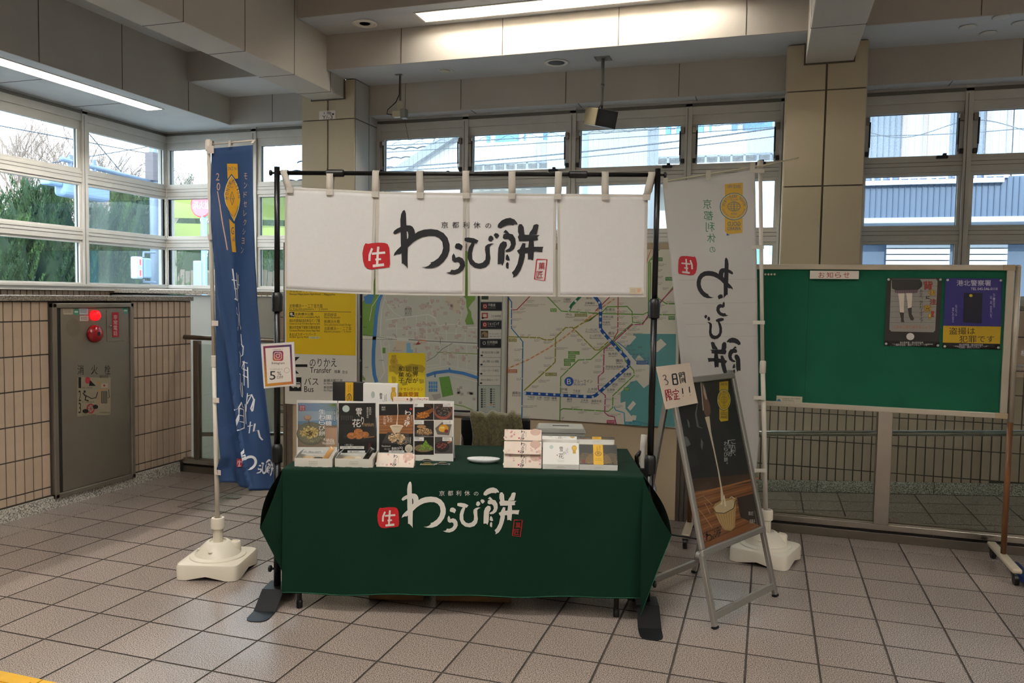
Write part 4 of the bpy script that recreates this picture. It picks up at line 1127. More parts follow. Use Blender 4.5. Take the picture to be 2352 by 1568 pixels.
# open sample boxes at the front edge
KRAFT = mat('card_box', '#d5d0c4', .6)
def open_box(label, px0, px1, pyb, sauce, x_flap, lid_txt):
    a, b = tloc(px0, pyb), tloc(px1, pyb)
    w_ = b.x-a.x; y_ = (a.y+b.y)/2; d_ = .10; h_ = .042
    o = thing('sample_box', label, 'box', T(a.x, y_, TZ), TA)
    t = .003
    m = MB().box(0, w_, 0, t, .004, h_).box(0, w_, d_-t, d_, .004, h_).box(0, t, t, d_-t, .004, h_).box(w_-t, w_, t, d_-t, .004, h_).box(0, w_, 0, d_, 0.001, .004)
    m.build('tray', KRAFT, o)
    for xx in (.02, w_*.45, w_-.05): MB().box(xx, xx+.03, -.0005, .004, 0, .004).build('tray_tab', KRAFT, o)
    MB().add([(0,0,h_),(0,d_,h_),(.022,d_*.9,h_+.03),(.022,.01,h_+.03)], [(0,1,2,3)]).build('flap', mat('card_flap', '#c6cdd0', .5), o, solid=.002)
    MB().add([(w_,0,h_),(w_,d_,h_),(w_+.012,d_*.9,h_+.03),(w_+.012,.01,h_+.03)], [(0,1,2,3)]).build('flap', KRAFT, o, solid=.002)
    MB().lathe([(.02, 0), (.03, .004), (.032, .012), (.024, .02), (.008, .024)], 16, (w_*.3, d_*.5, .018), sx=1.1).build('sweet', mat('mochi_tan', '#b79f7c', .7, bump=(80, .6)), o, smooth=True)
    if sauce:
        MB().lathe([(.018, 0), (.028, .004), (.03, .012), (.02, .018)], 16, (w_*.55, d_*.5, .018), sx=1.2).build('sweet', mat('mochi_dark', '#4a3f34', .6), o, smooth=True)
    else:
        MB().lathe([(.012, 0), (.024, .006), (.02, .02), (.006, .026)], 12, (w_*.55, d_*.55, .018)).build('sweet', mat('mochi_pale', '#cfc4ae', .7, bump=(60, .8)), o, smooth=True)
    # a sachet leaning in the corner
    c0 = Vector((w_*.72, .03, .02)); u = Vector((.5, .1, .78)).normalized(); v = Vector((.8, -.25, -.5)).normalized()
    def sx_(i, j):
        return c0+u*(.085*j)+v*(.026*(i-.5))+Vector((0, -.006*math.sin(i*pi)*math.sin(j*pi), 0))
    MB().grid(sx_, 8, 10).build('sachet', mat('sachet_kinako', '#b98c54', .3, coat=.5) if sauce else mat('sachet_black', '#1d1915', .2, coat=.6), o, smooth=True, solid=.002)
    inv = (Matrix.Translation(T(a.x, y_, TZ)) @ Matrix.Rotation(TA, 4, 'Z')).inverted()
    P = flat_print(T(a.x, y_, TZ), TU, -TV, inv, base=.0004)
    cx = (px0+px1)/2
    for k, tx in enumerate(lid_txt): P.text(tx, cx-10, pyb-14+k*4, cx+10, pyb-11+k*4, '#8a857a', 0)
    P.build('printed_text', o)
    return o
open_box('open sample box with dark sweet and kinako sachet before palm menu', 675, 764, 1072, True, 0, ('Premium', 'warabimochi', 'kyoto'))
open_box('open sample box with a black sauce sachet before moon menu', 768, 857, 1073, False, 0, ('yukihana premium', 'warabimochi'))

# packages wrapped in blossom paper
BLOSSOM = mat('blossom_paper', '#e8d6c6', .55, noise=(7, .04))
def tilted(name, label, cat, px0, px1, pyb, pyt, thick, mats, draw, group=None, y_off=0, z0=TZ, lean=40, front=.0):
    """a package leaning back; its face runs from pixel row pyb up to pyt"""
    a, b = tinv @ atZ(px0, pyb, z0), tinv @ atZ(px1, pyb, z0)
    w_ = b.x-a.x; yb = (a.y+b.y)/2
    le = math.radians(lean); up = Vector((0, math.sin(le), math.cos(le)))
    P0w = T(0, yb, z0+front); upw = TV*math.sin(le)+Vector((0, 0, math.cos(le))); nw = -TV*math.cos(le)+Vector((0, 0, math.sin(le)))
    q = atP((px0+px1)/2, pyt, P0w, nw)
    h_ = (q-P0w).dot(upw)
    o = thing(name, label, cat, T(a.x, yb, z0), TA, group)
    nl = Vector((0, -math.cos(le), math.sin(le)))
    f0 = Vector((0, 0, front))
    def fc(x, s_, d): return f0+Vector((x, 0, 0))+up*s_-nl*d
    return o, w_, h_, fc, P0w, nw, upw, yb, a
def blossoms(S, w, h, seed):
    rn = random.Random(seed)
    for k in range(9):
        x = rn.choice([rn.uniform(.02, .3), rn.uniform(.68, .98)])*w; y = rn.uniform(.08, .92)*h; r = rn.uniform(.03, .07)*h*1.6
        c = rn.choice(['#d9aaa2', '#cf8f8c', '#e0bcb0', '#d49c96'])
        for j in range(5): S.append((x+r*.55*math.cos(j*1.2566+k), y+r*.55*math.sin(j*1.2566+k), r*.45, c))
def blossom_pack(label, px0, px1, pyb, pyt, z0=TZ, lean=28, yb_fix=None, group='wrapped blossom packages', seed=1):
    """a slab wrapped in paper standing on its long edge, leaning back"""
    le = math.radians(lean)
    if yb_fix is None:
        a, b = tinv @ atZ(px0, pyb, z0), tinv @ atZ(px1, pyb, z0); yb = (a.y+b.y)/2
    else:
        a, b = tinv @ atP(px0, pyb, TP+TV*yb_fix, TV), tinv @ atP(px1, pyb, TP+TV*yb_fix, TV); yb = yb_fix
    w_ = b.x-a.x
    P0 = T(a.x, yb, z0); upw = TV*math.sin(le)+Vector((0,0,math.cos(le))); nw = -TV*math.cos(le)+Vector((0,0,math.sin(le)))
    h_ = (atP((px0+px1)/2, pyt, P0, nw)-P0).dot(upw)
    o = thing('blossom_package', label, 'package', P0, TA, group)
    up = Vector((0, math.sin(le), math.cos(le))); nl = Vector((0, -math.cos(le), math.sin(le))); th = .035
    def q(x, s_, d): return Vector((x, 0, 0))+up*s_-nl*d
    m = MB().add([q(0,0,0),q(w_,0,0),q(w_,h_,0),q(0,h_,0),q(0,th*math.tan(le),th),q(w_,th*math.tan(le),th),q(w_,h_,th),q(0,h_,th)], [(0,1,2,3),(7,6,5,4),(0,4,5,1),(1,5,6,2),(2,6,7,3),(3,7,4,0)])
    m.build('wrapped_box', BLOSSOM, o, bevel=.003)
    place = lambda u, v, z: q(u, v, -z)
    P = Print(lambda x, y: (x, y), place, base=.0006, lift=.0003)
    P.ell(w_*.83, h_*.78, .026, min(.026, h_*.3), '#cfae9c', 0); P.ell(w_*.14, h_*.25, .03, h_*.2, '#e2d2c0', 0)
    S = []; blossoms(S, w_, h_, seed)
    for x, y, r, c in S: P.ell(min(max(x, r), w_-r), min(max(y, r), h_-r), r, r, c, .5, 8)
    # brush lettering running down the pack (v up, so boxes are given upside down)
    def ch(key, x0, y0, x1, y1): logo_part(P, key, x0*w_, (1-y0)*h_, x1*w_, (1-y1)*h_, '#1a1716', 1)
    ch('wa', .44, .06, .55, .34); ch('ra', .46, .38, .52, .5); ch('bi', .46, .5, .54, .66); ch('mochi', .435, .68, .545, .97)
    for k, t in enumerate('京都利休の'): P.text(t, .57*w_, (1-.2-.1*k)*h_, .59*w_, (1-.28-.1*k)*h_, '#4a403a', 1)
    P.rect(.375*w_, .28*h_, .415*w_, .16*h_, '#b5484a', 1)
    P.build('paper_print', o)
    return o
blossom_pack('pink blossom package lying before the glass bowl menu', 862, 951, 1073, 1041, seed=2)
blossom_pack('bottom pink blossom package of the three beside white box', 1156, 1244, 1075, 1041, lean=25, seed=3)
b1 = blossom_pack('middle pink blossom package of the three beside white box', 1157, 1244, 1041, 1013, z0=TZ+.066, lean=25, yb_fix=.125, seed=4)
b2 = blossom_pack('top pink blossom package of the three beside white box', 1158, 1244, 1013, 986, z0=TZ+.128, lean=25, yb_fix=.16, seed=5)
# a step carrying the upper two packs
stp = thing('display_step', 'pale card step hidden behind the stacked blossom packages', 'display step', T(.0, 0, TZ), TA)
q0 = tinv @ atP(1158, 1041, TP+TV*.125, TV); q1 = tinv @ atP(1243, 1041, TP+TV*.125, TV)
MB().box(q0.x+.004, q1.x-.004, .185, .29, 0, .064).box(q0.x+.004, q1.x-.004, .225, .29, .064, .126).build('step_body', KRAFT, stp)

def gift_box(label, px0, px1, pyb, pym, pyt, kind, z0=TZ, yb_fix=None, group='gift boxes propped up on the table', depth=.10):
    """flat box propped up: white lower side from pyb to pym, printed lid face from pym to pyt"""
    if yb_fix is None:
        a, b = tinv @ atZ(px0, pyb, z0), tinv @ atZ(px1, pyb, z0); yb = (a.y+b.y)/2
    else:
        a, b = tinv @ atP(px0, pyb, TP+TV*yb_fix, TV), tinv @ atP(px1, pyb, TP+TV*yb_fix, TV); yb = yb_fix
    w_ = b.x-a.x; P0 = T(a.x, yb, z0)
    hs = (atP((px0+px1)/2, pym, P0, TV)-P0).z          # height of the plain side
    le = math.radians(38); P1 = P0+Vector((0, 0, hs)); nw = -TV*math.cos(le)+Vector((0,0,math.sin(le))); upw = TV*math.sin(le)+Vector((0,0,math.cos(le)))
    hf = (atP((px0+px1)/2, pyt, P1, nw)-P1).dot(upw)
    o = thing('gift_box', label, 'box', P0, TA, group)
    up = Vector((0, math.sin(le), math.cos(le))); top = Vector((0,0,hs))+up*hf
    m = MB(); yb2 = top.y+.03
    prof = [(0,0),(0,hs),(top.y,top.z),(yb2,top.z-.02),(yb2,0)]
    m.prism(prof, lambda y, z: Vector((0,y,z)), lambda y, z: Vector((w_,y,z)))
    m.build('box_body', mat('box_white', '#e4e1da', .5), o, bevel=.0015)
    nl = Vector((0, -math.cos(le), math.sin(le)))
    def place(u, v, z): return Vector((u, 0, hs))+up*v+nl*z
    P = Print(lambda x, y: (x*w_, (1-y)*hf), place, base=.0006, lift=.0003)
    if kind == 'white':
        P.ell(.24, .22, .055, .09, '#b9c6bf', 1)
        P.text('雪', .46, .2, .56, .42, '#3a3836', 1); P.text('り', .57, .42, .63, .55, '#3a3836', 1); P.text('花', .44, .5, .58, .74, '#3a3836', 1); P.rect(.39, .56, .41, .62, '#9c2d26', 1)
        P.vtext('京都利休の', .64, .28, .66, .55, '#5a5854', 1); P.vtext('最高級生素材', .68, .25, .70, .5, '#5a5854', 1)
        P.text('yukihana premium', .4, .80, .6, .83, '#7a7670', 1); P.text('warabimochi', .42, .86, .58, .89, '#7a7670', 1)
        P.ell(.87, .25, .07, .13, '#b98f2c', 1); P.ell(.87, .25, .05, .09, '#cfa843', 2); P.rect(.83, .36, .91, .5, '#b98f2c', 1)
    else:
        P.rect(0, 0, 1, 1, '#34332f', 0)
        for k in range(9):
            for cx, r in ((.16, .30), (.86, .30), (.5, .34)):
                rr_ = r*(1-k*.1); n = 16; pts = []
                for i in range(n+1):
                    x = cx+rr_*math.cos(pi+pi*i/n); y = .95+1.7*rr_*math.sin(pi+pi*i/n)
                    if 0 <= x <= 1 and y < 1: pts.append((x, max(y, .02)))
                P.line(pts, .012, '#8f7440', .5)
        P.rect(.37, 0, .63, 1, '#d6a620', 1)
        P.ell(.5, .45, .085, .12, '#1c1a18', 2); P.ell(.5, .45, .072, .10, '#d6a620', 3); P.text('黒', .455, .38, .545, .52, '#1c1a18', 4)
        P.vtext('京都利休の', .53, .06, .56, .3, '#3a3020', 2); P.vtext('わらび餅', .46, .1, .50, .3, '#3a3020', 2); P.text('Premium', .43, .68, .57, .72, '#6a5220', 2); P.text('warabimochi', .41, .76, .59, .8, '#6a5220', 2)
        P.rect(.06, .78, .15, .93, '#6e2a24', 2)
    P.build('lid_print', o)
    P = Print(lambda x, y: (x*w_, (1-y)*hs), lambda u, v, z: Vector((u, -z, v)), base=.0006)
    for k, tx in enumerate(('Premium', 'warabimochi kyoto rikyu')): P.text(tx, .42-.04*k, .35+.22*k, .58+.04*k, .47+.22*k, '#8a857a', 0)
    P.build('side_print', o)
    return o
gift_box('white gift box with grey disc and gold medal propped beside blossom packages', 1246, 1330, 1078, 1066, 1016, 'white')
gift_box('black and gold gift box with yellow band propped at table end', 1331, 1418, 1080, 1067, 1021, 'black')
stp2 = thing('display_step', 'pale card step behind the propped white and black gift boxes', 'display step', T(0, 0, TZ), TA)
q0 = tinv @ atP(1250, 1010, TP+TV*.25, TV); q1 = tinv @ atP(1408, 1010, TP+TV*.25, TV)
MB().box(q0.x, q1.x, .225, .36, 0, .105).build('step_body', KRAFT, stp2)
gift_box('flat white gift box lying behind the propped white box', 1245, 1325, 1015, 1009, 1001, 'white', z0=TZ+.105, yb_fix=.235)
gift_box('flat black gift box lying behind the propped black box', 1330, 1411, 1019, 1009, 1003, 'black', z0=TZ+.105, yb_fix=.235)

# boxes and award sign raised behind the menus
ris = thing('display_step', 'clear display riser behind the row of menu sheets', 'display step', T(.0, 0, TZ), TA)
MB().box(.20, .72, .335, .47, 0, .20).build('step_body', mat('riser_white', '#d8d6d0', .4), ris)
def stood_box(label, px0, px1, pyt, kind, yb):
    a, b = tinv @ atP(px0, pyt, TP+TV*yb, TV), tinv @ atP(px1, pyt, TP+TV*yb, TV)
    z0 = TZ+.20; w_ = b.x-a.x; h_ = a.z-z0; P0 = T(a.x, yb, z0)
    o = thing('gift_box', label, 'box', P0, TA, 'gift boxes stood up behind the menus')
    MB().box(0, w_, 0, .04, 0, h_).build('box_body', mat('box_black', '#1c1b1a', .5) if kind == 'black' else mat('box_white', '#e4e1da', .5), o, bevel=.002)
    P = Print(lambda x, y: (x*w_, (1-y)*h_), lambda u, v, z: Vector((u, -z, v)), base=.0006, lift=.0003)
    if kind == 'black':
        for k in range(8):
            for cx, r in ((.2, .28), (.85, .28)):
                rr_ = r*(1-k*.1); P.line([(min(1, max(0, cx+rr_*math.cos(pi+pi*i/14))), .75+.6*rr_*math.sin(pi+pi*i/14)) for i in range(15)], .010, '#8f7440', .5)
        P.rect(.42, 0, .68, 1, '#c99c1e', 1); P.ell(.55, .45, .085, .13, '#1c1a18', 2); P.ell(.55, .45, .07, .105, '#c99c1e', 3); P.text('黒', .5, .37, .6, .53, '#1c1a18', 4)
        P.vtext('京都利休の', .57, .06, .60, .28, '#3a3020', 2); P.vtext('わらび餅', .51, .08, .54, .28, '#3a3020', 2)
    else:
        P.ell(.29, .33, .055, .1, '#aebbb4', 1); P.text('雪', .48, .28, .56, .45, '#3a3836', 1); P.text('り', .57, .5, .62, .62, '#3a3836', 1); P.text('花', .47, .6, .56, .8, '#3a3836', 1); P.rect(.42, .65, .44, .72, '#9c2d26', 1)
        P.vtext('京都利休の', .62, .33, .65, .6, '#5a5854', 1); P.vtext('最高級生素材', .67, .3, .69, .58, '#5a5854', 1)
        P.ell(.885, .34, .08, .16, '#b98f2c', 1); P.ell(.885, .34, .055, .11, '#cfa843', 2); P.rect(.83, .1, .94, .2, '#b98f2c', 1); P.rect(.84, .5, .93, .62, '#b98f2c', 1)
    P.build('lid_print', o)
stood_box('black and gold gift box stood up behind the moon menu', 764, 834, 877, 'black', .345)
stood_box('white gift box with gold medal stood up behind the menus', 834, 913, 880, 'white', .345)
bs = thing('blossom_package', 'pink blossom package peeking out before yellow award sign', 'package', T(0, 0, TZ+.20), TA, 'wrapped blossom packages')
a = tinv @ atP(903, 911, TP+TV*.336, TV); b = tinv @ atP(985, 913, TP+TV*.336, TV)
MB().box(a.x, b.x, .336, .344, 0, a.z-TZ-.20).build('wrapped_box', BLOSSOM, bs, bevel=.003)
P = Print(lambda x, y: (a.x+(b.x-a.x)*x, (a.z-TZ-.2)*(1-y)), lambda u, v, z: Vector((u, .336-z, v)), base=.0006)
logo_part(P, 'mochi', .47, .02, .55, .22, '#1a1716', 1); P.rect(.38, .06, .42, .14, '#b5484a', 1)
for k in range(5): P.ell(.7+.06*k, .05+.04*(k % 3), .015, .03, '#c98a86', 1, 8)
P.build('paper_print', bs)
aw = thing('award_sign', 'yellow award sign with world map standing behind the menus', 'sign', T(0, 0, TZ+.0), TA)
ya = .42; a = tinv @ atP(891, 905, TP+TV*ya, TV); b = tinv @ atP(977, 811, TP+TV*ya, TV)
MB().box(a.x, b.x, ya, ya+.004, .20, b.z-TZ).build('sign_card', mat('award_yellow', '#d9c41c', .5), aw)
MB().box((a.x+b.x)/2-.03, (a.x+b.x)/2+.03, ya+.004, ya+.012, 0.2, .36).build('sign_prop', KRAFT, aw)
ainv = (Matrix.Translation(T(0, 0, TZ)) @ Matrix.Rotation(TA, 4, 'Z')).inverted()
P = flat_print(TP+TV*ya, TU, -TV, ainv, base=.0008, lift=.0004)
S = Sub(P, 4.3558, 640, 640)
for pts in ([(1105,870),(1160,850),(1225,855),(1250,880),(1225,930),(1180,960),(1150,930),(1110,930)], [(1130,975),(1170,980),(1180,1020),(1150,1070),(1135,1030)], [(1260,870),(1330,850),(1440,865),(1470,900),(1440,940),(1400,930),(1370,970),(1330,940),(1280,930)], [(1290,950),(1340,960),(1335,1020),(1305,1050),(1285,1000)], [(1400,1000),(1450,1005),(1455,1040),(1415,1050)], [(1220,1035),(1285,1030),(1290,1060),(1240,1070)]):
    S.poly(pts, '#b09c1e', 0)
medal(P, *S.c(1153, 828), 36/4.36, '#c2a32a', '#5a4c14')
S.vtext('世界が', 1340, 872, 1398, 1045, '#2a2612', 2); S.vtext('認めた', 1270, 872, 1328, 1045, '#2a2612', 2); S.vtext('和菓子', 1198, 872, 1256, 1045, '#2a2612', 2)
for x in (1263, 1333): S.line([(x, 870), (x, 1045)], 1.5, '#6a5e14', 1)
S.text('モンドセレクション', 1150, 1086, 1448, 1118, '#a03a18', 2); S.text('金賞受賞', 1190, 1132, 1402, 1178, '#a02818', 2)
P.build('printed_text', aw)

# sachets in front of the topping menu
SACH = [(966,1059,'#241d16'), (1001,1057,'#1e1914'), (967,1068,'#7a6a3c'), (1002,1067,'#221d18')]
for k, (x_, y_, c_) in enumerate(SACH):
    q = tloc(x_, y_); o = thing('topping_sachet', ['dark sauce sachet of the rear pair nearer the blossom package', 'dark sauce sachet of the rear pair nearer the white plate', 'golden kinako sachet of the front pair', 'dark sauce sachet of the front pair beside the golden one'][k], 'sachet', T(q.x, q.y, TZ+.0005), TA, 'sauce sachets on the table')
    def fn(i, j, k=k):
        b = math.sin(pi*i)*math.sin(pi*j); return Vector((.062*i, .03*j, .008*b+.0015*math.sin(40*i+k)*b+.001))
    MB().grid(fn, 14, 8).build('pouch', mat('pouch_'+c_[1:], c_, .18, coat=.8), o, smooth=True, solid=.0008)
    for xx in (-.006, .062): MB().box(xx, xx+.006, 0, .03, .0005, .0018).build('crimp', mat('pouch_clear', '#9a968c', .15, coat=.5), o)
    MB().grid(lambda i, j: Vector((.012+.036*i, .008+.014*j, .0088+.0012*math.sin(pi*i))), 6, 2).build('pouch_label', mat('pouch_gold', '#a8925a', .3, .4), o, smooth=True)

# oval plate
q0, q1 = tloc(1065, 1068), tloc(1152, 1067); c_ = tloc(1108, 1064)
pt = thing('oval_plate', 'white oval plate with fine grey speckles on green cloth', 'plate', T((q0.x+q1.x)/2, c_.y+.02, TZ), TA)
PLT = mat('plate_white', '#dfe1e0', .15, noise=(180, .10), coat=.3)
MB().lathe([(.05, 0), (.06, .002), (.078, .012), (.083, .022), (.081, .0235), (.074, .012), (.058, .006), (.02, .005)], 40, sx=1.02, sy=.52).build('dish', PLT, pt, smooth=True)
# cardboard boxes under the table
CBD = mat('cardboard', '#8a6a45', .8, noise=(8, .06))
for k, (xa, xb, yy, lab) in enumerate(((846, 973, 1378, 'smaller cardboard box just showing under the tablecloth'), (1000, 1172, 1382, 'longer cardboard box just showing under the tablecloth'))):
    a, b = tinv @ atZ(xa, yy, 0), tinv @ atZ(xb, yy, 0); yb = (a.y+b.y)/2
    o = thing('cardboard_box', lab, 'box', T(a.x, yb, 0), TA, 'cardboard boxes under the table')
    MB().box(0, b.x-a.x, 0, .3, 0.001, .2).build('box_body', CBD, o, bevel=.003)
    MB().box(.0, b.x-a.x, .13, .17, .2, .2008).build('packing_tape', mat('packing_tape', '#b9a074', .3), o)
    MB().box(0, b.x-a.x, -.001, 0, .03, .033).build('flap_edge', mat('flap_edge', '#5f472c', .9), o)

# ================================================================ blue banner on its pole
BASEW = mat('base_white', '#e8dfcc', .35)
def banner_base(label, x, y, rot, group='banner stands'):
    o = thing('banner_stand', label, 'banner stand', (x, y, 0), rot, group)
    # rounded square block with an arch cut on each side
    n = 48; pts = []
    for k in range(n):
        a = 2*pi*k/n; c, s_ = math.cos(a), math.sin(a); e = .22
        pts.append((.172*math.copysign(abs(c)**e, c), .172*math.copysign(abs(s_)**e, s_)))
    m = MB(); vs = []; 
    def arch(px_, py_):
        t = min(abs(px_), abs(py_)); return .022*max(0, 1-(t/.055)**2) if t < .055 else 0
    levels = [(1.0, 'b'), (1.0, .07), (.97, .082), (.90, .088)]
    for sc, z in levels:
        for p in pts: vs.append((p[0]*sc, p[1]*sc, arch(*p)+.002 if z == 'b' else z))
    fs = [(i*n+j, i*n+(j+1)%n, (i+1)*n+(j+1)%n, (i+1)*n+j) for i in range(3) for j in range(n)]
    fs.append(tuple(3*n+j for j in range(n)))
    m.add(vs, fs); m.build('water_tank', BASEW, o, auto=38)
    m = MB().lathe([(.150, .084), (.148, .094), (.132, .101), (.122, .101), (.115, .112), (.09, .140), (.066, .163), (.055, .170), (.045, .170), (.044, .162)], 40)
    m.build('dome', BASEW, o, auto=45)
    for k in range(6):
        a = .5+k*pi/3
        if k == 5: continue
        MB().lathe([(.004, 0), (.011, .001), (.0125, .003), (.010, .004), (.006, .002)], 12, (.098*math.cos(a), .098*math.sin(a), .131)).build('dimple', BASEW, o, smooth=True)
    MB().lathe([(.03, 0), (.03, .045), (.026, .05), (.01, .05)], 20, (.085, .035, .108)).build('filler_cap', BASEW, o, auto=40)
    MB().box(.068, .102, .0335, .0365, .158, .166).build('cap_grip', BASEW, o)
    MB().lathe([(.026, .150), (.026, .245)], 18).build('socket', BASEW, o, auto=40)
    for k in range(8):
        a = k*pi/4; MB().box(.025*math.cos(a)-.002, .025*math.cos(a)+.002, .025*math.sin(a)-.002, .025*math.sin(a)+.002, .165, .24).build('socket_rib', BASEW, o)
    MB().lathe([(.031, .236), (.036, .240), (.036, .292), (.033, .298), (.022, .299), (.022, .29)], 24).build('socket_collar', BASEW, o, auto=40)
    return o
bl = banner_base('cream pole in a water-filled base carrying the blue banner', -2.862, 3.63, math.radians(16))
br = banner_base('cream pole in a water-filled base carrying the white banner', .03, 4.93, math.radians(-17))
POLE = mat('pole_cream', '#d9d0c2', .4)
def hook_tab(m, p, w, h, n): pass

# pole of the blue banner
BP = Vector((-2.862, 3.63, 0)); BU = Vector((1, -.08, 0)).normalized(); BN = Vector((-.08, -1, 0)).normalized()
bpo = thing('pole', None, None, (0, 0, 0), -math.radians(16)); bpo.parent = bl
binv = Matrix.Translation(BP).inverted()
ptop = atP(479, 330, BP, BN)-BP; pmid = atP(492, 830, BP, BN)-BP; pb = Vector((0, 0, .2))
ztop = ptop.z
MB().tube([(0, 0, .16), (pmid.x, pmid.y, pmid.z)], .0125, 14).build('lower_tube', POLE, bpo, smooth=True)
MB().tube([(pmid.x, pmid.y, pmid.z-.02), (ptop.x, ptop.y, ptop.z)], .0105, 14).build('upper_tube', POLE, bpo, smooth=True)
MB().lathe([(.014, -.03), (.0165, -.028), (.0165, .03), (.013, .034)], 14, pmid).build('tube_collar', POLE, bpo, auto=40)
MB().lathe([(.014, -.04), (.0175, -.036), (.0175, .012), (.012, .022)], 14, ptop).build('pole_head', POLE, bpo, auto=40)
arm_e = atP(586, 322, BP, BN)-BP
MB().tube([ptop+Vector((0, 0, -.005)), arm_e], .0045, 10).build('arm', POLE, bpo, smooth=True)

bb_ = thing('blue_banner', 'tall navy blue banner with gold medal hanging in folds', 'banner', (-2.862, 3.63, 0))
lt = [(486,341),(490,440),(493,540),(497,650),(499,750),(501,850),(503,940),(508,1010),(512,1050),(503,1075),(509,1106)]
rt = [(580,333),(581,430),(583,520),(585,610),(589,700),(597,800),(606,900),(616,990),(623,1050),(626,1085),(629,1131)]
def along(tab, t):
    k = t*(len(tab)-1); i = min(int(k), len(tab)-2); f = k-i
    return (tab[i][0]*(1-f)+tab[i+1][0]*f, tab[i][1]*(1-f)+tab[i+1][1]*f)
def crease(t): return .05+.62*min(1, max(0, (t-.1)/.9))**.9     # the pleat wanders across the cloth
def bdepth(s_, t):
    c = crease(t); d = s_-c
    return .045*math.exp(-(d/.09)**2)*(1 if d < 0 else .5)*min(1, t*6)+.018*math.sin(s_*9+t*3)*min(1, t*3)+.012*math.sin(s_*17-t*5)*t
def bfn(s_, t):
    a, b = along(lt, t), along(rt, t); x, y = a[0]+(b[0]-a[0])*s_, a[1]+(b[1]-a[1])*s_
    q = atP(x, y, BP, BN)-BP
    return q+BN*bdepth(s_, t)
NAVY = mat('banner_navy', '#2b4975', .62, noise=(3, .08), transl=.22)
MB().grid(bfn, 40, 60).build('banner_cloth', NAVY, bb_, smooth=True, solid=.001)
def bpx(x, y):     # photo pixel -> (s,t) of the cloth
    t = .5
    for _ in range(12):
        a, b = along(lt, t), along(rt, t); s_ = (x-a[0])/(b[0]-a[0]); yy = a[1]+(b[1]-a[1])*s_
        t = min(1, max(0, t+(y-yy)/770))
    a, b = along(lt, t), along(rt, t)
    return ((x-a[0])/(b[0]-a[0]), t)
def bplace(s_, t, z): return bfn(s_, t)+BN*z
P = Print(bpx, bplace, step=.03, base=.0028, lift=.0005)
GOLD, DB, SAL = '#c8941f', '#23406a', '#c9a08e'
P.poly([(522,376),(546,376),(547,410),(523,411)], GOLD, 0); P.text('SINCE 1961', 524, 383, 545, 391, DB, 1)
lens = [(532,399),(540,410),(548,425),(553,443),(555,460),(551,480),(544,498),(537,512),(529,498),(521,482),(516,463),(514,445),(518,425),(524,410)]
c0 = (534,455)
P.poly(lens, DB, 1); P.poly([(c0[0]+(x-c0[0])*.9, c0[1]+(y-c0[1])*.93) for x, y in lens], '#d8cfa8', 2); P.poly([(c0[0]+(x-c0[0])*.83, c0[1]+(y-c0[1])*.89) for x, y in lens], GOLD, 3)
for t, x, y, r in (('M',522,455,-80),('O',522,445,-70),('N',524,436,-65),('D',527,427,-60),('E',530,420,-50),('E',537,416,40),('C',541,421,50),('T',544,428,60),('I',547,435,65),('O',548,443,72),('N',550,452,80)):
    vs, ts = glyph(t); a = math.radians(r); w_, h_ = (5.5 if t != 'I' else 2), 6.5
    PP = [P.px(x+((u-.5)*w_)*math.cos(a)-((.5-v)*h_)*math.sin(a), y+((u-.5)*w_)*math.sin(a)+((.5-v)*h_)*math.cos(a)) for u, v in vs]
    for i, j, k in ts: P.tri(PP[i], PP[j], PP[k], DB, 4)
P.line([(533,440),(528,455),(533,471)], .9, DB, 4); P.line([(533,440),(538,455),(533,471)], .9, DB, 4); P.line([(528,456),(539,456)], .9, DB, 4); P.line([(530,445),(537,465)], .6, DB, 4)
P.text('BRUX', 531, 428, 536, 432, DB, 4); P.line([(520,472),(526,486),(533,497)], 1.2, DB, 4); P.line([(548,473),(544,486),(538,497)], 1.2, DB, 4)
P.poly([(525,502),(536,514),(538,512),(539,560),(541,579),(530,578),(527,540)], GOLD, .5); P.text('G', 529, 521, 536, 538, DB, 2); P.text('AV', 531, 543, 539, 555, DB, 2)
for k, ch in enumerate('モンドセレクション'):
    y0 = 398+k*21.2; x0 = 561+(2 if k < 5 else 2-(k-5)*2.2); P.text(ch, x0, y0, x0+7.5, y0+14, SAL, 2)
for k, (ch, x0, y0, y1) in enumerate((('2',500,398,415),('0',502,420,438))): P.text(ch, x0, y0, x0+6.5, y1, SAL, 2)
P.line([(504,440),(509,470),(514,510),(519,548),(522,574)], 1.6, SAL, 2)
WB = '#d9dadf'
# white column lettering, squeezed by the pleat as it hangs
S = Sub(P, 2.8509, 470, 600)
def strokes(lst):
    for pts, w_ in lst: S.line(pts, w_, WB, 2)
strokes([([(172,48),(180,130),(188,190)],8), ([(168,120),(212,128)],7), ([(205,75),(212,190)],8), ([(180,175),(210,182)],7), ([(182,245),(222,255)],9), ([(190,190),(196,255)],8), ([(214,190),(219,262)],8), ([(222,88),(226,180)],6), ([(213,150),(240,156)],6)])
strokes([([(197,300),(205,325),(200,345)],5), ([(205,345),(225,350),(230,385),(222,430),(210,448)],8), ([(210,430),(212,455)],6), ([(232,270),(236,330)],4), ([(238,330),(244,420)],5), ([(250,420),(254,440),(250,445)],4)])
strokes([([(225,535),(228,560)],5), ([(235,590),(250,605),(250,650),(240,690)],8), ([(236,600),(230,585)],5), ([(255,475),(262,540),(268,560)],5), ([(258,540),(272,555),(270,610),(258,620)],6)])
strokes([([(228,735),(245,740),(240,770),(240,830),(255,880),(268,885),(270,860),(262,790)],9), ([(262,700),(280,650)],4), ([(268,655),(296,665)],5), ([(270,700),(298,715)],5), ([(272,740),(300,760)],5), ([(278,650),(282,810)],5), ([(296,690),(302,825)],5)])
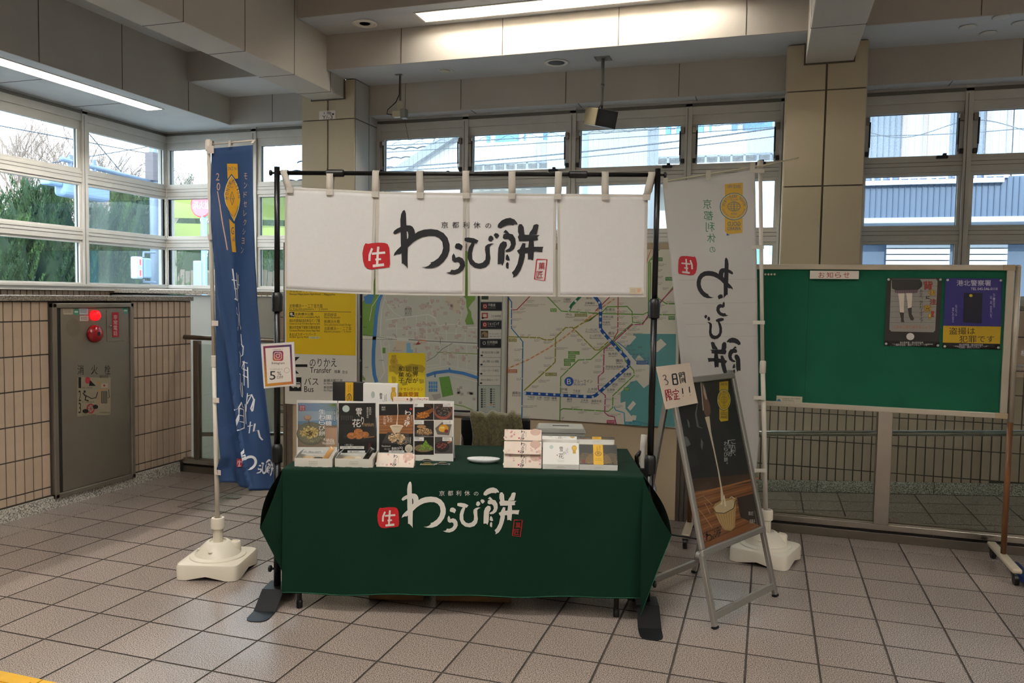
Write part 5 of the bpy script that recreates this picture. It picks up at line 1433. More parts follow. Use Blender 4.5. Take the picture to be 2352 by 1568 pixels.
strokes([([(205,985),(235,950),(252,920)],9), ([(252,920),(262,945),(275,955)],7), ([(235,960),(235,1108)],10), ([(235,960),(278,968)],7), ([(278,968),(280,1090)],7), ([(240,1005),(276,1010)],5), ([(240,1045),(276,1050)],5), ([(238,1102),(282,1085)],7), ([(290,930),(296,1060)],5), ([(300,860),(296,980)],4)])
strokes([([(298,880),(318,870),(328,905),(318,960),(325,980)],6), ([(318,870),(300,930)],5), ([(330,900),(326,975)],6), ([(320,1045),(316,1120)],5), ([(306,1075),(330,1070)],5), ([(338,1060),(335,1110),(352,1105),(360,1150),(372,1172)],7)])
# faint world map
for pts in ([(110,1110),(150,1060),(200,1075),(195,1120),(160,1150),(130,1180)], [(190,1180),(230,1170),(260,1230),(230,1290),(205,1240)]): S.poly(pts, '#2a4674', .3)
seal(P, *S.c(201,1290), *S.c(259,1346), '#a8172a', WB, 2)
logo_part(P, 'wa', *S.c(266,1218), *S.c(356,1358), WB, 2); logo_part(P, 'ra', *S.c(352,1330), *S.c(375,1385), WB, 2); logo_part(P, 'bi', *S.c(372,1305), *S.c(398,1395), WB, 2); logo_part(P, 'mochi', *S.c(392,1300), *S.c(444,1412), WB, 2)
S.rect(446, 1390, 456, 1410, '#a8172a', 2)
P.build('banner_print', bb_)
TABW = mat('banner_tab', '#cfc4b8', .8)
for (x, y) in ((488,343), (531,338), (583,330)):
    q = atP(x, y, BP, BN)-BP; e0 = atP(x-1 if x < 560 else x+2, 324, BP, BN)-BP
    m = MB(); w_ = .008; m.add([q+BU*-w_+BN*.014, q+BU*w_+BN*.014, e0+BU*w_+BN*.008, e0+BU*-w_+BN*.008, e0+BU*w_-BN*.008, e0+BU*-w_-BN*.008, q+BU*w_-BN*.006+Vector((0,0,.01)), q+BU*-w_-BN*.006+Vector((0,0,.01))], [(0,1,2,3),(3,2,4,5),(5,4,6,7)])
    m.build('banner_loop', TABW, bb_, solid=.0012)
for (x, y) in ((488,345), (489,545), (498,742), (500,918), (504,1083)):
    q = atP(x, y, BP, BN)-BP; m = MB().bar(q-BU*.02+BN*.016, q+BU*.024+BN*.016, .002, .028 if y > 400 else .04, (0,0,1)); m.build('banner_loop', mat('banner_strap', '#ddd0c6', .7), bb_)

# ================================================================ white banner
WP = Vector((.03, 4.93, 0)); WU = Vector((.952, .306, 0)).normalized(); WN = Vector((.306, -.952, 0)).normalized()
wpo = thing('pole', None, None, (0, 0, 0), math.radians(17)); wpo.parent = br
t0 = atP(1746, 378, WP, WN)-WP; m0 = atP(1752, 842, WP, WN)-WP
MB().tube([(0,0,.16), m0], .0135, 14).build('lower_tube', POLE, wpo, smooth=True)
MB().tube([m0-Vector((0,0,.02)), t0], .011, 14).build('upper_tube', POLE, wpo, smooth=True)
MB().lathe([(.0145, -.04), (.018, -.035), (.018, .03), (.014, .036)], 14, m0).build('tube_collar', POLE, wpo, auto=40)
MB().lathe([(.013, -.02), (.0165, -.018), (.0165, .02), (.012, .025)], 14, t0).build('pole_head', POLE, wpo, auto=40)
e0 = atP(1517, 419, WP, WN)-WP; e1 = atP(1831, 363, WP, WN)-WP
MB().tube([e0+WN*.022, t0+WN*.022+Vector((0,0,-.01)), e1+WN*.022], .0045, 8).build('arm', mat('arm_cream', '#c9c3a6', .4), wpo, smooth=True)
wb2 = thing('white_banner', 'tall white banner seen from behind with mirrored black brush lettering', 'banner', WP)
lt2 = [(1520,422),(1528,510),(1538,600),(1547,690),(1556,780),(1566,870),(1580,950),(1596,1030),(1604,1085)]
rt2 = [(1732,391),(1734,480),(1736,570),(1738,660),(1739,750),(1741,840),(1742,930),(1744,1010),(1738,1086)]
def wdepth(s_, t): return .012*math.sin(s_*8+1+t*2)+.008*math.sin(s_*19+t*4)*t
def wfn(s_, t):
    a, b = along(lt2, t), along(rt2, t); q = atP(a[0]+(b[0]-a[0])*s_, a[1]+(b[1]-a[1])*s_, WP, WN)-WP
    return q+WN*(.012+wdepth(s_, t))
WBAN = mat('banner_white', '#e2dfdb', .8, noise=(5, .03), transl=.45, bump=(9, .2))
MB().grid(wfn, 36, 60).build('banner_cloth', WBAN, wb2, smooth=True, solid=.0008)
def wpx(x, y):
    t = .5
    for _ in range(14):
        a, b = along(lt2, t), along(rt2, t); s_ = (x-a[0])/(b[0]-a[0]); yy = a[1]+(b[1]-a[1])*s_; t = min(1, max(0, t+(y-yy)/670))
    a, b = along(lt2, t), along(rt2, t); return ((x-a[0])/(b[0]-a[0]), t)
P = Print(wpx, lambda s_, t, z: wfn(s_, t)+WN*z, step=.03, base=.0018, lift=.0005)
S = Sub(P, 2.6132, 1480, 360)
medal(P, *S.c(531, 301), 77/2.6132, '#cfa73a', '#3a6a8a', mirror=True)
S.poly([(488,460),(505,472),(488,475)], '#2f6aa0', 3)
for k, ch in enumerate('京都利休の'):
    x0, y0, x1, y1 = [(352,255,402,312),(357,325,412,382),(368,392,420,450),(376,460,426,515),(390,540,425,575)][k]; S.text(ch, x0, y0, x1, y1, '#3f8a62', 1, mirror=True)
seal(P, *S.c(197,596), *S.c(315,712), '#b51a2c', '#ddd8d4', 1, mirror=True)
logo_part(P, 'wa', *S.c(312,605), *S.c(526,850), '#1b1c22', 1, mirror=True)
logo_part(P, 'ra', *S.c(430,825), *S.c(498,958), '#1b1c22', 1, mirror=True)
logo_part(P, 'bi', *S.c(358,948), *S.c(472,1095), '#1b1c22', 1, mirror=True)
logo_part(P, 'mochi', *S.c(378,1083), *S.c(572,1340), '#1b1c22', 1, mirror=True)
for yy in (740, 880, 1005, 1080): S.line([(200+(yy-700)*.15, yy), (680, yy-6)], 1.4, '#bdb8b0', .4)
P.build('banner_print', wb2)
for (x, y) in ((1526,428), (1624,410), (1725,392)):
    q = atP(x, y, WP, WN)-WP
    m = MB().box(-.014, .014, -.002, .002, -.012, .045); m.v = [q+WN*.026+WU*v.x+WN*v.y+Vector((0,0,v.z)) for v in m.v]; m.build('banner_loop', mat('banner_strap2', '#d8d4c6', .7), wb2)
for (x, y) in ((1739,394), (1738,568), (1740,740), (1742,912), (1744,1078)):
    q = atP(x, y, WP, WN)-WP; MB().bar(q-WU*.036+WN*.026, q+WU*.034+WN*.026, .002, .022, (0,0,1)).build('banner_loop', mat('banner_strap2', '#d8d4c6', .7), wb2)

# ================================================================ A-frame poster sign
FL = atZ(1640, 1445); FR = atZ(1780, 1370); AU = (FR-FL).normalized(); AB = Vector((-AU.y, AU.x, 0)); LEAN = .26
AUP = (AB*LEAN+Vector((0,0,1))).normalized(); AN = AU.cross(AUP)     # outward, to the viewer
arot = math.atan2(AU.y, AU.x)
asg = thing('poster_stand', 'aluminium A-frame stand with a poured mochi poster', 'sign', FL, arot)
ainv2 = (Matrix.Translation(FL) @ Matrix.Rotation(arot, 4, 'Z')).inverted()
le = math.atan(LEAN); aup = Vector((0, math.sin(le), math.cos(le))); anl = Vector((0, -math.cos(le), math.sin(le)))
def A(u, v, d=0): return Vector((u, 0, 0))+aup*v+anl*d
SIL = mat('frame_silver', '#b4b1aa', .3, .75)
W_ = .62
for u in (.012, W_-.012):
    MB().bar(A(u, .008), A(u, .36), .028, .022, anl).build('front_leg', SIL, asg, bevel=.003)
    MB().bar(A(u, 0), A(u, .012), .03, .024, anl).build('foot_cap', BLACK, asg)
MB().bar(A(.02, .055), A(W_-.02, .055), .034, .02, anl).build('front_crossbar', SIL, asg, bevel=.003)
v0, v1 = .335, 1.19
for p, q in (((0, v0+.016), (W_, v0+.016)), ((0, v1-.016), (W_, v1-.016)), ((.016, v0+.03), (.016, v1-.03)), ((W_-.016, v0+.03), (W_-.016, v1-.03))):
    MB().bar(A(*p, .006), A(*q, .006), .032, .022, anl).build('snap_frame', SIL, asg, bevel=.006)
for u in (.006, W_-.006):
    for v in (v0+.004, v1-.004): MB().lathe([(.018, 0), (.018, .02), (.014, .024)], 14, A(u, v, 0)-Vector((0, .0, 0)), 'Y').build('frame_corner', mat('corner_grey', '#8f8d88', .4, .3), asg, auto=40)
MB().add([A(.02, v0+.02, -.004), A(W_-.02, v0+.02, -.004), A(W_-.02, v1-.02, -.004), A(.02, v1-.02, -.004), A(.02, v0+.02, 0), A(W_-.02, v0+.02, 0), A(W_-.02, v1-.02, 0), A(.02, v1-.02, 0)], [(4,5,6,7),(3,2,1,0)]).build('poster_sheet', mat('poster_dark', '#262322', .4), asg)
# back frame
rb = .49; top = A(0, 1.12); 
for u in (.012, W_-.012):
    MB().bar(Vector((u, rb, .01)), Vector((u, top.y+.02, top.z)), .026, .02, (1,0,0)).build('rear_leg', SIL, asg, bevel=.003)
    MB().bar(Vector((u, rb, .0)), Vector((u, rb, .012)), .03, .024, (0,1,0)).build('foot_cap', BLACK, asg)
    MB().bar(A(u, .42, -.01), Vector((u, rb-.09, .38)), .016, .006, (0,0,1)).build('stay_arm', BLACK, asg)
MB().bar(Vector((.02, rb-.01, .06)), Vector((W_-.02, rb-.01, .06)), .02, .034, (0,0,1)).build('rear_crossbar', SIL, asg, bevel=.003)
# the poster
ux = lambda x, y: (lambda q: (q.dot(AU), q.dot(AUP)))(atP(x, y, FL, AN)-FL)
P = Print(ux, lambda u, v, z: A(u, v, z), base=.0008, lift=.0004)
S = Sub(P, 2.45, 1480, 820)
quad = lambda pts, c, L: S.poly(pts, c, L)
S.poly([(285,135),(470,112),(660,955),(330,1085),(165,300)], '#2a2725', 0)
S.poly([(240,690),(605,655),(658,955),(330,1085)], '#8a5430', .3)
S.poly([(250,690),(600,655),(612,705),(262,760)], '#4a3326', .5)
for k in range(12):
    y = 775+k*25; S.line([(268+k*5, y), (640-k*1.5+6*(k % 2), y-95-4*k)], 5 if k % 3 else 9, '#6a3d20' if k % 2 else '#a56a3c', .7)
S.poly([(520,790),(640,760),(655,950),(540,900)], '#3a2a22', .8)
# spoon and pouring thread
S.poly([(318,140),(335,150),(350,215),(368,270),(372,315),(355,340),(338,320),(325,260)], '#6d4a3c', 2); S.poly([(326,150),(340,180),(352,235),(344,240),(332,205)], '#b59a86', 2.4); S.line([(316,140),(330,300)], 4, '#cbbfae', 2.5)
S.line([(352,335),(368,420),(390,520),(415,640),(432,740),(440,815)], [26, 12, 7, 7, 9, 22], '#d4bfa4', 2.2)
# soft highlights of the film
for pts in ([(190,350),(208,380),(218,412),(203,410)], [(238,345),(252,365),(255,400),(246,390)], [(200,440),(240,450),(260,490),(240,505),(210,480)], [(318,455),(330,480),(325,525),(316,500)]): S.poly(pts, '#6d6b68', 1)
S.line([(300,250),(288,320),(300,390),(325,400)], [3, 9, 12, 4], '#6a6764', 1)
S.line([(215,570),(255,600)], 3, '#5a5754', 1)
# glass
S.poly([(382,850),(395,825),(450,795),(515,790),(513,860),(508,955),(485,977),(450,972),(420,930)], '#b28a58', 2.6); S.poly([(392,845),(430,815),(500,800),(505,850),(440,880),(400,870)], '#cdb08a', 2.9)
S.line([(382,850),(400,875),(450,878),(500,850),(515,800)], 4, '#3a2c20', 3.1)
for k in range(7): S.line([(405+k*15,885-k*4),(440+k*9,965)], 2, '#d0ac78', 3)
S.line([(430,830),(445,780),(455,840)], [10, 16, 10], '#e0cfb4', 3.2); S.line([(478,792),(490,785),(505,795)], 3, '#e8dcc8', 3.3)
for pts in ([(275,800),(330,780),(380,830)], [(300,850),(340,900),(380,960)], [(340,820),(370,880)]): S.line(pts, 3, '#c09468', 1.5)
medal(P, *S.c(446, 240), 37/2.45, '#c9a326', '#2a3240', ry=57/2.45)
S.vtext('これが、', 488, 462, 512, 570, '#cfcac2', 3); S.vtext('「生」の', 468, 465, 490, 560, '#cfcac2', 3); S.vtext('わらび餅。', 446, 472, 468, 620, '#cfcac2', 3)
S.text('菓匠', 583, 868, 612, 890, '#cfcac2', 3); S.text('和菓子', 590, 912, 622, 935, '#cfcac2', 3); S.line([(592,962),(635,945),(618,862)], 1.5, '#a9a49c', 3)
for key, b in (('wa',(342,978,378,1035)), ('ra',(376,995,390,1025)), ('bi',(390,970,408,1012)), ('mochi',(406,955,430,1015))): logo_part(P, key, *S.c(b[0], b[1]), *S.c(b[2], b[3]), '#1a1512', 3)
seal(P, *S.c(332,1008), *S.c(345,1035), '#8a1f22', '#d8c8b8', 3)
P.build('poster_print', asg)
MB().add([A(.02, v0+.02, .006), A(W_-.02, v0+.02, .006), A(W_-.02, v1-.02, .006), A(.02, v1-.02, .006)], [(0,1,2,3)]).build('poster_film', glass_mat('poster_film', refl=.45, rough=.06), asg)

# handwritten card clipped on the stand
hc = thing('handwritten_card', 'laminated handwritten card clipped to corner of the poster stand', 'sign', FL, arot)
c4 = [(1507,842),(1584,833),(1603,925),(1529,940)]
hp = [ainv2 @ atP(x, y, FL+AN*.02, AN) for x, y in c4]
MB().add([p for p in hp]+[p-anl*.002 for p in hp], [(0,3,2,1),(4,5,6,7),(0,1,5,4),(1,2,6,5),(2,3,7,6),(3,0,4,7)]).build('card', mat('laminate', '#d3c3b0', .12, coat=.8), hc)
ux2 = lambda x, y: (lambda q: (q.dot(AU), q.dot(AUP)))(atP(x, y, FL+AN*.02, AN)-FL)
P = Print(ux2, lambda u, v, z: A(u, v, .02+z), base=.0008)
S = Sub(P, 8.713, 1490, 820)
def sk(pts, w_, c): S.line(pts, w_, c, 1)
sk([(275,385),(310,355),(345,380),(335,430),(305,450)], 14, '#181818'); sk([(305,450),(350,455),(388,500),(370,545),(330,548)], 14, '#181818')
for pts in ([(465,345),(490,555)], [(465,345),(545,335)], [(545,335),(580,540)], [(490,548),(580,540)], [(480,440),(562,432)]): sk(pts, 28, '#262a2e')
for pts in ([(598,320),(640,530)], [(598,320),(640,312)], [(640,312),(650,390)], [(655,310),(705,300)], [(705,300),(735,520)], [(610,360),(648,355)], [(612,395),(650,390)], [(660,345),(712,338)], [(655,430),(700,420),(710,490),(665,500),(655,430)], [(660,462),(705,455)]): sk(pts, 17, '#1b1b1b')
for pts in ([(325,660),(360,880)], [(325,665),(365,655),(375,700),(350,740),(390,790),(360,810)], [(380,650),(430,645),(445,740),(395,750),(380,650)], [(388,700),(438,695)], [(395,750),(420,860),(450,840)], [(420,780),(465,850)], [(450,770),(480,745)], [(530,635),(540,665)], [(475,690),(585,672)], [(475,690),(482,720)], [(585,672),(592,705)], [(495,735),(580,725)], [(540,730),(555,830)], [(515,770),(525,850)], [(500,850),(620,830)], [(548,785),(590,778)]): sk(pts, 18, '#8f1424')
for pts in ([(668,620),(682,735)], [(682,782),(690,785)], [(805,590),(818,710)], [(822,760),(830,765)]): sk(pts, 20, '#1c1c22')
P.build('handwriting', hc)

# ================================================================ notice board on castors
BY = 5.2
nb = thing('notice_board', 'green notice board in aluminium frame on castors', 'notice board', (0, BY, 0))
X0B, X1B, Z0B, Z1B = -.425, 1.365, .888, 1.77
FRA = mat('board_frame', '#c6bca9', .4, .35)
FELT = mat('board_felt', '#0a5a40', .95, noise=(4, .05), bump=(300, .2))
MB().box(X0B+.03, X1B-.075, 0, .02, Z0B+.03, Z1B-.03).build('felt_panel', FELT, nb)
jx = (atY(1856, 700, BY)).x; MB().box(jx-.001, jx+.001, -.0008, 0, Z0B+.03, Z1B-.03).build('felt_seam', mat('felt_seam', '#06392a', .95), nb)
MB().box(X0B, X1B-.04, -.012, .03, Z1B-.032, Z1B).build('frame_rail', FRA, nb, bevel=.004); MB().box(X0B, X1B-.04, -.012, .03, Z0B, Z0B+.032).build('frame_rail', FRA, nb, bevel=.004)
MB().box(X0B, X0B+.035, -.012, .03, Z0B, Z1B).build('frame_stile', FRA, nb, bevel=.004); MB().box(X1B-.078, X1B-.04, -.012, .03, Z0B, Z1B).build('frame_stile', FRA, nb, bevel=.004)
TAN = mat('corner_tan', '#b3a080', .45)
for z in (Z0B, Z1B-.032): MB().box(X1B-.1, X1B-.035, -.0135, .031, z-.001, z+.033).build('frame_corner', TAN, nb, bevel=.004)
BRN = mat('post_brown', '#7d5330', .4)
for xx, rx in ((X1B-.018, 1), (X0B-.02, -1)):
    MB().tube([(xx, .01, Z0B-.02), (xx, .01, Z1B-.012)], .0165, 14).build('post_sleeve', FRA, nb, smooth=True)
    MB().tube([(xx, .01, .10), (xx, .01, Z0B)], .0155, 14).build('post', BRN, nb, smooth=True)
    MB().lathe([(.0165, 0), (.015, .008), (.008, .013)], 14, (xx, .01, Z1B-.012)).build('post_cap', FRA, nb, smooth=True)
    MB().bar((xx, -.27, .082), (xx, .27, .082), .05, .028, (0,0,1)).build('foot_bar', mat('foot_beige', '#c3b49c', .45), nb, bevel=.01, seg=3)
    for y_ in (-.235, .235):
        MB().lathe([(.012, -.012), (.031, -.012), (.033, 0), (.031, .012), (.012, .012)], 20, (xx, y_-.01, .034), 'X').build('castor_wheel', BLACK, nb, auto=40)
        MB().box(xx-.018, xx+.018, y_-.03, y_+.025, .05, .07).build('castor_fork', BLACK, nb, bevel=.006)
        MB().tube([(xx, y_, .06), (xx, y_, .075)], .008, 8).build('castor_stem', STEEL_D, nb)
# title plate and prints
tpl = thing('title_plate', 'white plate with red characters at top of the notice board', 'sign', (0, BY, 0))
a, b = atY(1860, 640, BY-.016), atY(1973, 622, BY-.016)
MB().box(a.x, b.x, -.018, -.0125, a.z, b.z).build('plate', mat('plate_white_board', '#e6ddd2', .4), tpl)
nbP = lambda off: flat_print((0, BY+off, 0), (1,0,0), (0,-1,0), Matrix.Translation((0, -BY, 0)), base=.0006, lift=.0004)
P = nbP(-.018); 
for k, ch in enumerate('お知らせ'): P.text(ch, 1880+k*19, 625, 1894+k*19, 638, '#a03a28', 0)
P.build('lettering', tpl)
pins = thing('push_pins', 'row of pale push pins at upper corner of notice board', 'push pins', (0, BY, 0))
for k in range(4):
    q = atY(1758+7*k, 630, BY); MB().lathe([(.002, 0), (.006, -.004), (.007, -.008), (.004, -.01)], 10, (q.x, 0, q.z), 'Y').build('pin', mat('pin_cream', '#cfc4a8', .4), pins, smooth=True)
def poster(label, c4, draw, off=-.003):
    o = thing('poster', label, 'poster', (0, BY, 0), 0, 'posters pinned to the notice board')
    ps = [atY(x, y, BY+off) for x, y in c4]
    def fn(i, j):
        p = ps[0].lerp(ps[1], i).lerp(ps[3].lerp(ps[2], i), j); curl = .012*max(0, j-.9)*10*(abs(i-.5)*1.2)
        return Vector((p.x, off-curl*.4, p.z))
    MB().grid(fn, 8, 10).build('paper', mat('poster_paper', '#2a2622', .35), o, smooth=True, solid=.0006)
    P = nbP(off-.0004); draw(P); P.build('poster_print', o)
    for x, y in c4:
        cx = sum(p[0] for p in c4)/4; cy = sum(p[1] for p in c4)/4
        q = atY(x+(cx-x)*.06, y+(cy-y)*.05, BY); MB().lathe([(.003, -.004), (.007, -.006), (.0075, -.011), (.004, -.013)], 10, (q.x, 0, q.z), 'Y').build('pin', mat('pin_clear', '#b9b8b2', .2), o, smooth=True)
def dA(P):
    S = Sub(P, 7.84, 2020, 620)
    S.rect(0, 0, 0, 0, '#2a2622', 0)
    S.poly([(135,140),(1125,145),(1075,1385),(85,1355)], '#2c2722', 0)
    S.poly([(230,160),(1020,160),(1045,200),(1003,1085),(970,1120),(215,1105),(178,1070),(210,190)], '#8a8781', .5)
    for k in range(8): S.line([(205-k*3, 280+k*95), (1035-k*5, 290+k*93)], 5, '#5d5a55', .7)
    S.poly([(220,165),(730,165),(770,230),(770,290),(730,330),(690,360),(300,370),(225,330)], '#33302e', 1)
    S.poly([(270,365),(690,355),(690,405),(560,425),(330,420),(275,400)], '#6d5a62', 1.2)
    for k in range(10): S.line([(285+k*42, 365), (290+k*41, 415)], 7, '#4a3d46', 1.4)
    for pts in ([(335,420),(452,418),(440,620),(440,765),(370,765),(355,560)], [(478,415),(590,415),(585,560),(575,680),(512,690),(500,560)]): S.poly(pts, '#cfc3b4', 1.3)
    for pts in ([(362,760),(440,765),(435,880),(450,940),(385,935),(388,880)], [(508,690),(580,670),(580,790),(625,880),(600,910),(560,900),(530,830)]): S.poly(pts, '#3a342f', 1.5)
    for t, x0, y0, x1, y1, c in (('背',785,200,958,352,'#b5301c'),('後',882,350,1012,460,'#d0a41c'),('に',838,468,900,518,'#1c1a18'),('注',902,520,1022,620,'#b5301c'),('意',793,628,937,750,'#d0a41c'),('！',930,745,980,838,'#b5301c'),('！',880,795,930,885,'#d0a41c')):
        for dx, dy in ((-5,0),(5,0),(0,-5),(0,5)): S.text(t, x0+dx, y0+dy, x1+dx, y1+dy, '#1c1a18', 2)
        S.text(t, x0, y0, x1, y1, c, 2.6)
    S.vtext('あなた、狙われてますよ？', 722, 350, 782, 940, '#161412', 2)
    S.text('こまめに振り返りましょう！', 250, 995, 945, 1055, '#b0561e', 2)
    S.ell(555, 1197, 72, 64, '#cfcbc4', 1)
    S.poly([(88,1270),(1078,1290),(1073,1385),(85,1355)], '#0e0d0c', .6)
    S.text('港北警察署・港北防犯協会', 365, 1288, 790, 1322, '#cfcbc4', 2); S.text('港北企業防犯協会・横浜デジタルアーツ専門学校', 190, 1322, 962, 1368, '#cfcbc4', 2)
def dB(P):
    S = Sub(P, 7.84, 2020, 620)
    S.poly([(1190,145),(2215,155),(2188,1020),(1148,1005)], '#2b2570', 0); S.poly([(1148,1003),(2187,1018),(2170,1328),(1140,1305)], '#b3930f', .3); S.poly([(1140,1305),(2170,1328),(2160,1430),(1140,1402)], '#0e0d10', .3)
    for dx in (-4, 4): S.text('港北警察署', 1390+dx, 180, 2008+dx, 285, '#151238', 1)
    S.text('港北警察署', 1390, 180, 2008, 285, '#d8d4e0', 1.5); S.text('TEL 045-546-0110', 1645, 315, 2125, 362, '#dcd8e0', 1)
    S.poly([(1530,410),(1845,412),(1855,430),(1840,945),(1820,960),(1515,945),(1505,930),(1522,425)], '#0f0d26', 1)
    n = 12; S.poly([(1645+(42 if i % 2 == 0 else 22)*math.cos(pi*i/n), 460+(36 if i % 2 == 0 else 18)*math.sin(pi*i/n)) for i in range(2*n)], '#d8c22a', 1.5)
    S.vtext('たった一度の過ちで', 2042, 415, 2082, 680, '#b9b4cc', 1); S.vtext('仕事、信頼、家族を失います。', 1988, 460, 2028, 885, '#b9b4cc', 1); S.vtext('失ったモノは', 1362, 625, 1398, 825, '#b9b4cc', 1); S.vtext('簡単に戻りません', 1306, 675, 1342, 945, '#b9b4cc', 1)
    S.text('盗撮は', 1255, 1032, 1722, 1160, '#231a10', 1); S.text('犯罪です', 1438, 1178, 2065, 1305, '#231a10', 1)
    S.text('港北警察署・港北防犯協会', 1432, 1328, 1865, 1362, '#cfcbd4', 1); S.text('港北企業防犯協会・横浜デジタルアーツ専門学校', 1248, 1360, 2050, 1408, '#cfcbd4', 1)
poster('black poster drawn like a phone on the notice board', [(2037,638),(2163,638),(2157,797),(2031,793)], dA)
poster('purple and yellow police poster on the notice board', [(2172,639),(2302,640),(2296,802),(2165,799)], dB)
lb = thing('board_label', 'small cream label strip low on the notice board', 'label', (0, BY, 0))
a, b = atY(1783, 929, BY-.002), atY(1843, 911, BY-.002)
MB().box(a.x, b.x, -.002, -.0005, a.z, b.z).build('label_strip', mat('label_cream', '#c9c2a8', .5), lb)
P = nbP(-.002); P.text('北新横浜駅 お知らせ掲示板', 1797, 914, 1838, 917, '#3a3a36', 0)
for k in range(3): P.line([(1797, 919+3*k), (1824, 920+3*k)], .8, '#6a685e', 0)
P.ell(1789, 921, 4, 5, '#3f7aa0', 0)
P.build('printed_text', lb)

# blue leaflet rack at the right edge
rk = thing('leaflet_rack', 'dark blue leaflet rack at the edge beside notice board', 'rack', (1.42, 5.0, 0))
NAVM = mat('rack_blue', '#152a5c', .4, .2)
MB().tube([(0, 0, .03), (0, 0, .55), (-.005, .0, .95), (.012, 0, 1.05), (.01, 0, 1.33)], .013, 12).build('rack_post', NAVM, rk, smooth=True)
MB().tube([(.40, 0, .03), (.40, 0, 1.33)], .013, 12).build('rack_post', NAVM, rk, smooth=True)
MB().box(.01, .40, -.008, .004, 1.26, 1.34).build('rack_header', NAVM, rk, bevel=.003)
for z in (.55, .83, 1.0): 
    MB().box(.01, .40, -.05, .0, z, z+.06).build('rack_tray', NAVM, rk, bevel=.003)
    MB().box(.03, .2, -.045, -.02, z+.02, z+.2).build('leaflet', CARD, rk)
MB().bar((-.07, -.02, .06), (.02, -.25, .03), .03, .03, (0,0,1)).build('rack_foot', NAVM, rk)
MB().bar((0, .25, .03), (0, -.25, .03), .03, .03, (0,0,1)).build('rack_foot', NAVM, rk)
P = flat_print((1.42, 4.992, 0), (1,0,0), (0,-1,0), Matrix.Translation((-1.42, -5.0, 0)), base=.0006); P.text('横浜市', 2345, 803, 2385, 817, '#d8d8e0', 0); P.build('lettering', rk)

# ================================================================ signs and maps on the beige wall
MY = 5.545      # front face of the sign panels
def wall_print(off=0, **k): return flat_print((0, MY+off, 0), (1,0,0), (0,-1,0), None, base=.0008, lift=.0005, **k)
# --- yellow way-finding sign
ws = thing('wayfinding_sign', 'yellow and white way-finding sign with transfer arrow on beige wall', 'sign', (0, 0, 0))
MB().box(-3.717, -3.062, MY, YP, .645, 1.90).build('sign_panel', mat('sign_white', '#dcd7ca', .45), ws, bevel=.002)
P = wall_print(); S = Sub(P, 4.3558, 640, 640); K = '#1c1c1a'
S.poly([(76,-230),(773,-230),(770,768),(76,748)], '#e3bd0c', 0)
for t, *b in (('市立新羽中学校',110,100,330,136),('Municipal Nippa Junior High School',108,143,418,168),('新羽町',457,100,540,138),('Nippacho',457,146,567,172),('北新横浜一・二丁目方面',108,252,440,290),('for Kita-shin-yokohama 1・2 chome',108,291,492,318),
    ('北新横浜公園',165,338,347,368),('Kita-shin-yokohama Park',165,372,413,398),('横浜市環境創造局新羽ポンプ場',108,402,413,436),('Yokohama City Sewage Works Bureau Nippa Pump Station',108,440,413,462),('横浜市営地下鉄新羽車両基地',108,470,414,504),('Yokohama Municipal Subway Nippa Base',108,508,414,533),('あおばスポーツパーク',108,540,372,571),('AOBA Sports Park',108,573,300,598),
    ('新田緑道',457,342,580,375),('Nitta Ryokudo',457,377,617,402),('新横浜大橋',457,410,612,445),('Shin-yokohama-ohashi Bridge',457,448,727,476),('北新横浜一・二丁目',457,480,725,515),('Kita-shin-yokohama 1・2 chome',457,518,725,543),
    ('のりかえ',312,797,582,880),('Transfer',315,884,527,942),('換乗',557,912,617,945),('환승',638,918,692,950),('バス',257,990,398,1062),('Bus',257,1074,350,1132),('新横浜駅方面',452,1002,640,1034),('for Shin-yokohama Sta.',452,1038,650,1062),('新羽営業所',452,1072,600,1100),('for Nippa Office',452,1105,610,1130)):
    S.text(t, *b, K, 1)
S.line([(105,320),(725,333)], 4, K, 1); S.rect(108, 332, 157, 384, K, 1); S.ell(128, 352, 13, 14, '#d8d2b8', 2); S.line([(128,355),(128,378)], 5, '#d8d2b8', 2); S.ell(146, 368, 8, 6, '#d8d2b8', 2)
S.rect(305, 579, 410, 598, '#d6d0b6', 1); S.text('ロ 車両基地（公園）', 318, 583, 398, 594, '#7a745e', 2)
S.poly([(85,868),(170,782),(212,782),(125,868),(205,948),(162,948)], K, 1); S.rect(110, 855, 288, 882, K, 1.1)
S.rect(108, 985, 228, 1123, K, 1); S.poly([(128,1035),(212,1035),(220,1045),(220,1082),(128,1082)], '#d5d0c2', 2)
for k in range(4): S.rect(134+21*k, 1042, 150+21*k, 1056, K, 2.5)
for x in (148, 196): S.ell(x, 1084, 9, 8, '#d5d0c2', 3)
P.build('sign_print', ws)

# --- town map in its case
tm = thing('town_map', 'framed neighbourhood map with river and index column on beige wall', 'map', (0, 0, 0))
MB().box(-3.05, -1.822, MY+.002, YP, .640, 1.90).build('map_panel', mat('map_ground', '#c4c5b7', .35), tm)
for a in ((-3.05, -3.034, .640, 1.90), (-1.838, -1.822, .640, 1.90), (-3.05, -1.822, .640, .668), (-3.05, -1.822, 1.875, 1.90)):
    MB().box(a[0], a[1], MY-.008, YP, a[2], a[3]).build('case_frame', mat('case_alu', '#b9b6ae', .35, .7), tm, bevel=.003)
P = wall_print(.002); S = Sub(P, 4.3558, 640, 640)
NV = '#15171f'
S.poly([(797,-230),(838,-230),(838,1290),(797,1290)], NV, .6); S.poly([(838,1280),(2000,1320),(2000,1340),(838,1300)], NV, .6); S.poly([(1995,-230),(2018,-230),(2000,1335),(1985,1335)], NV, .6)
S.text('2', 812, 366, 828, 388, '#cfcabc', 2); S.text('3', 808, 806, 824, 828, '#cfcabc', 2)
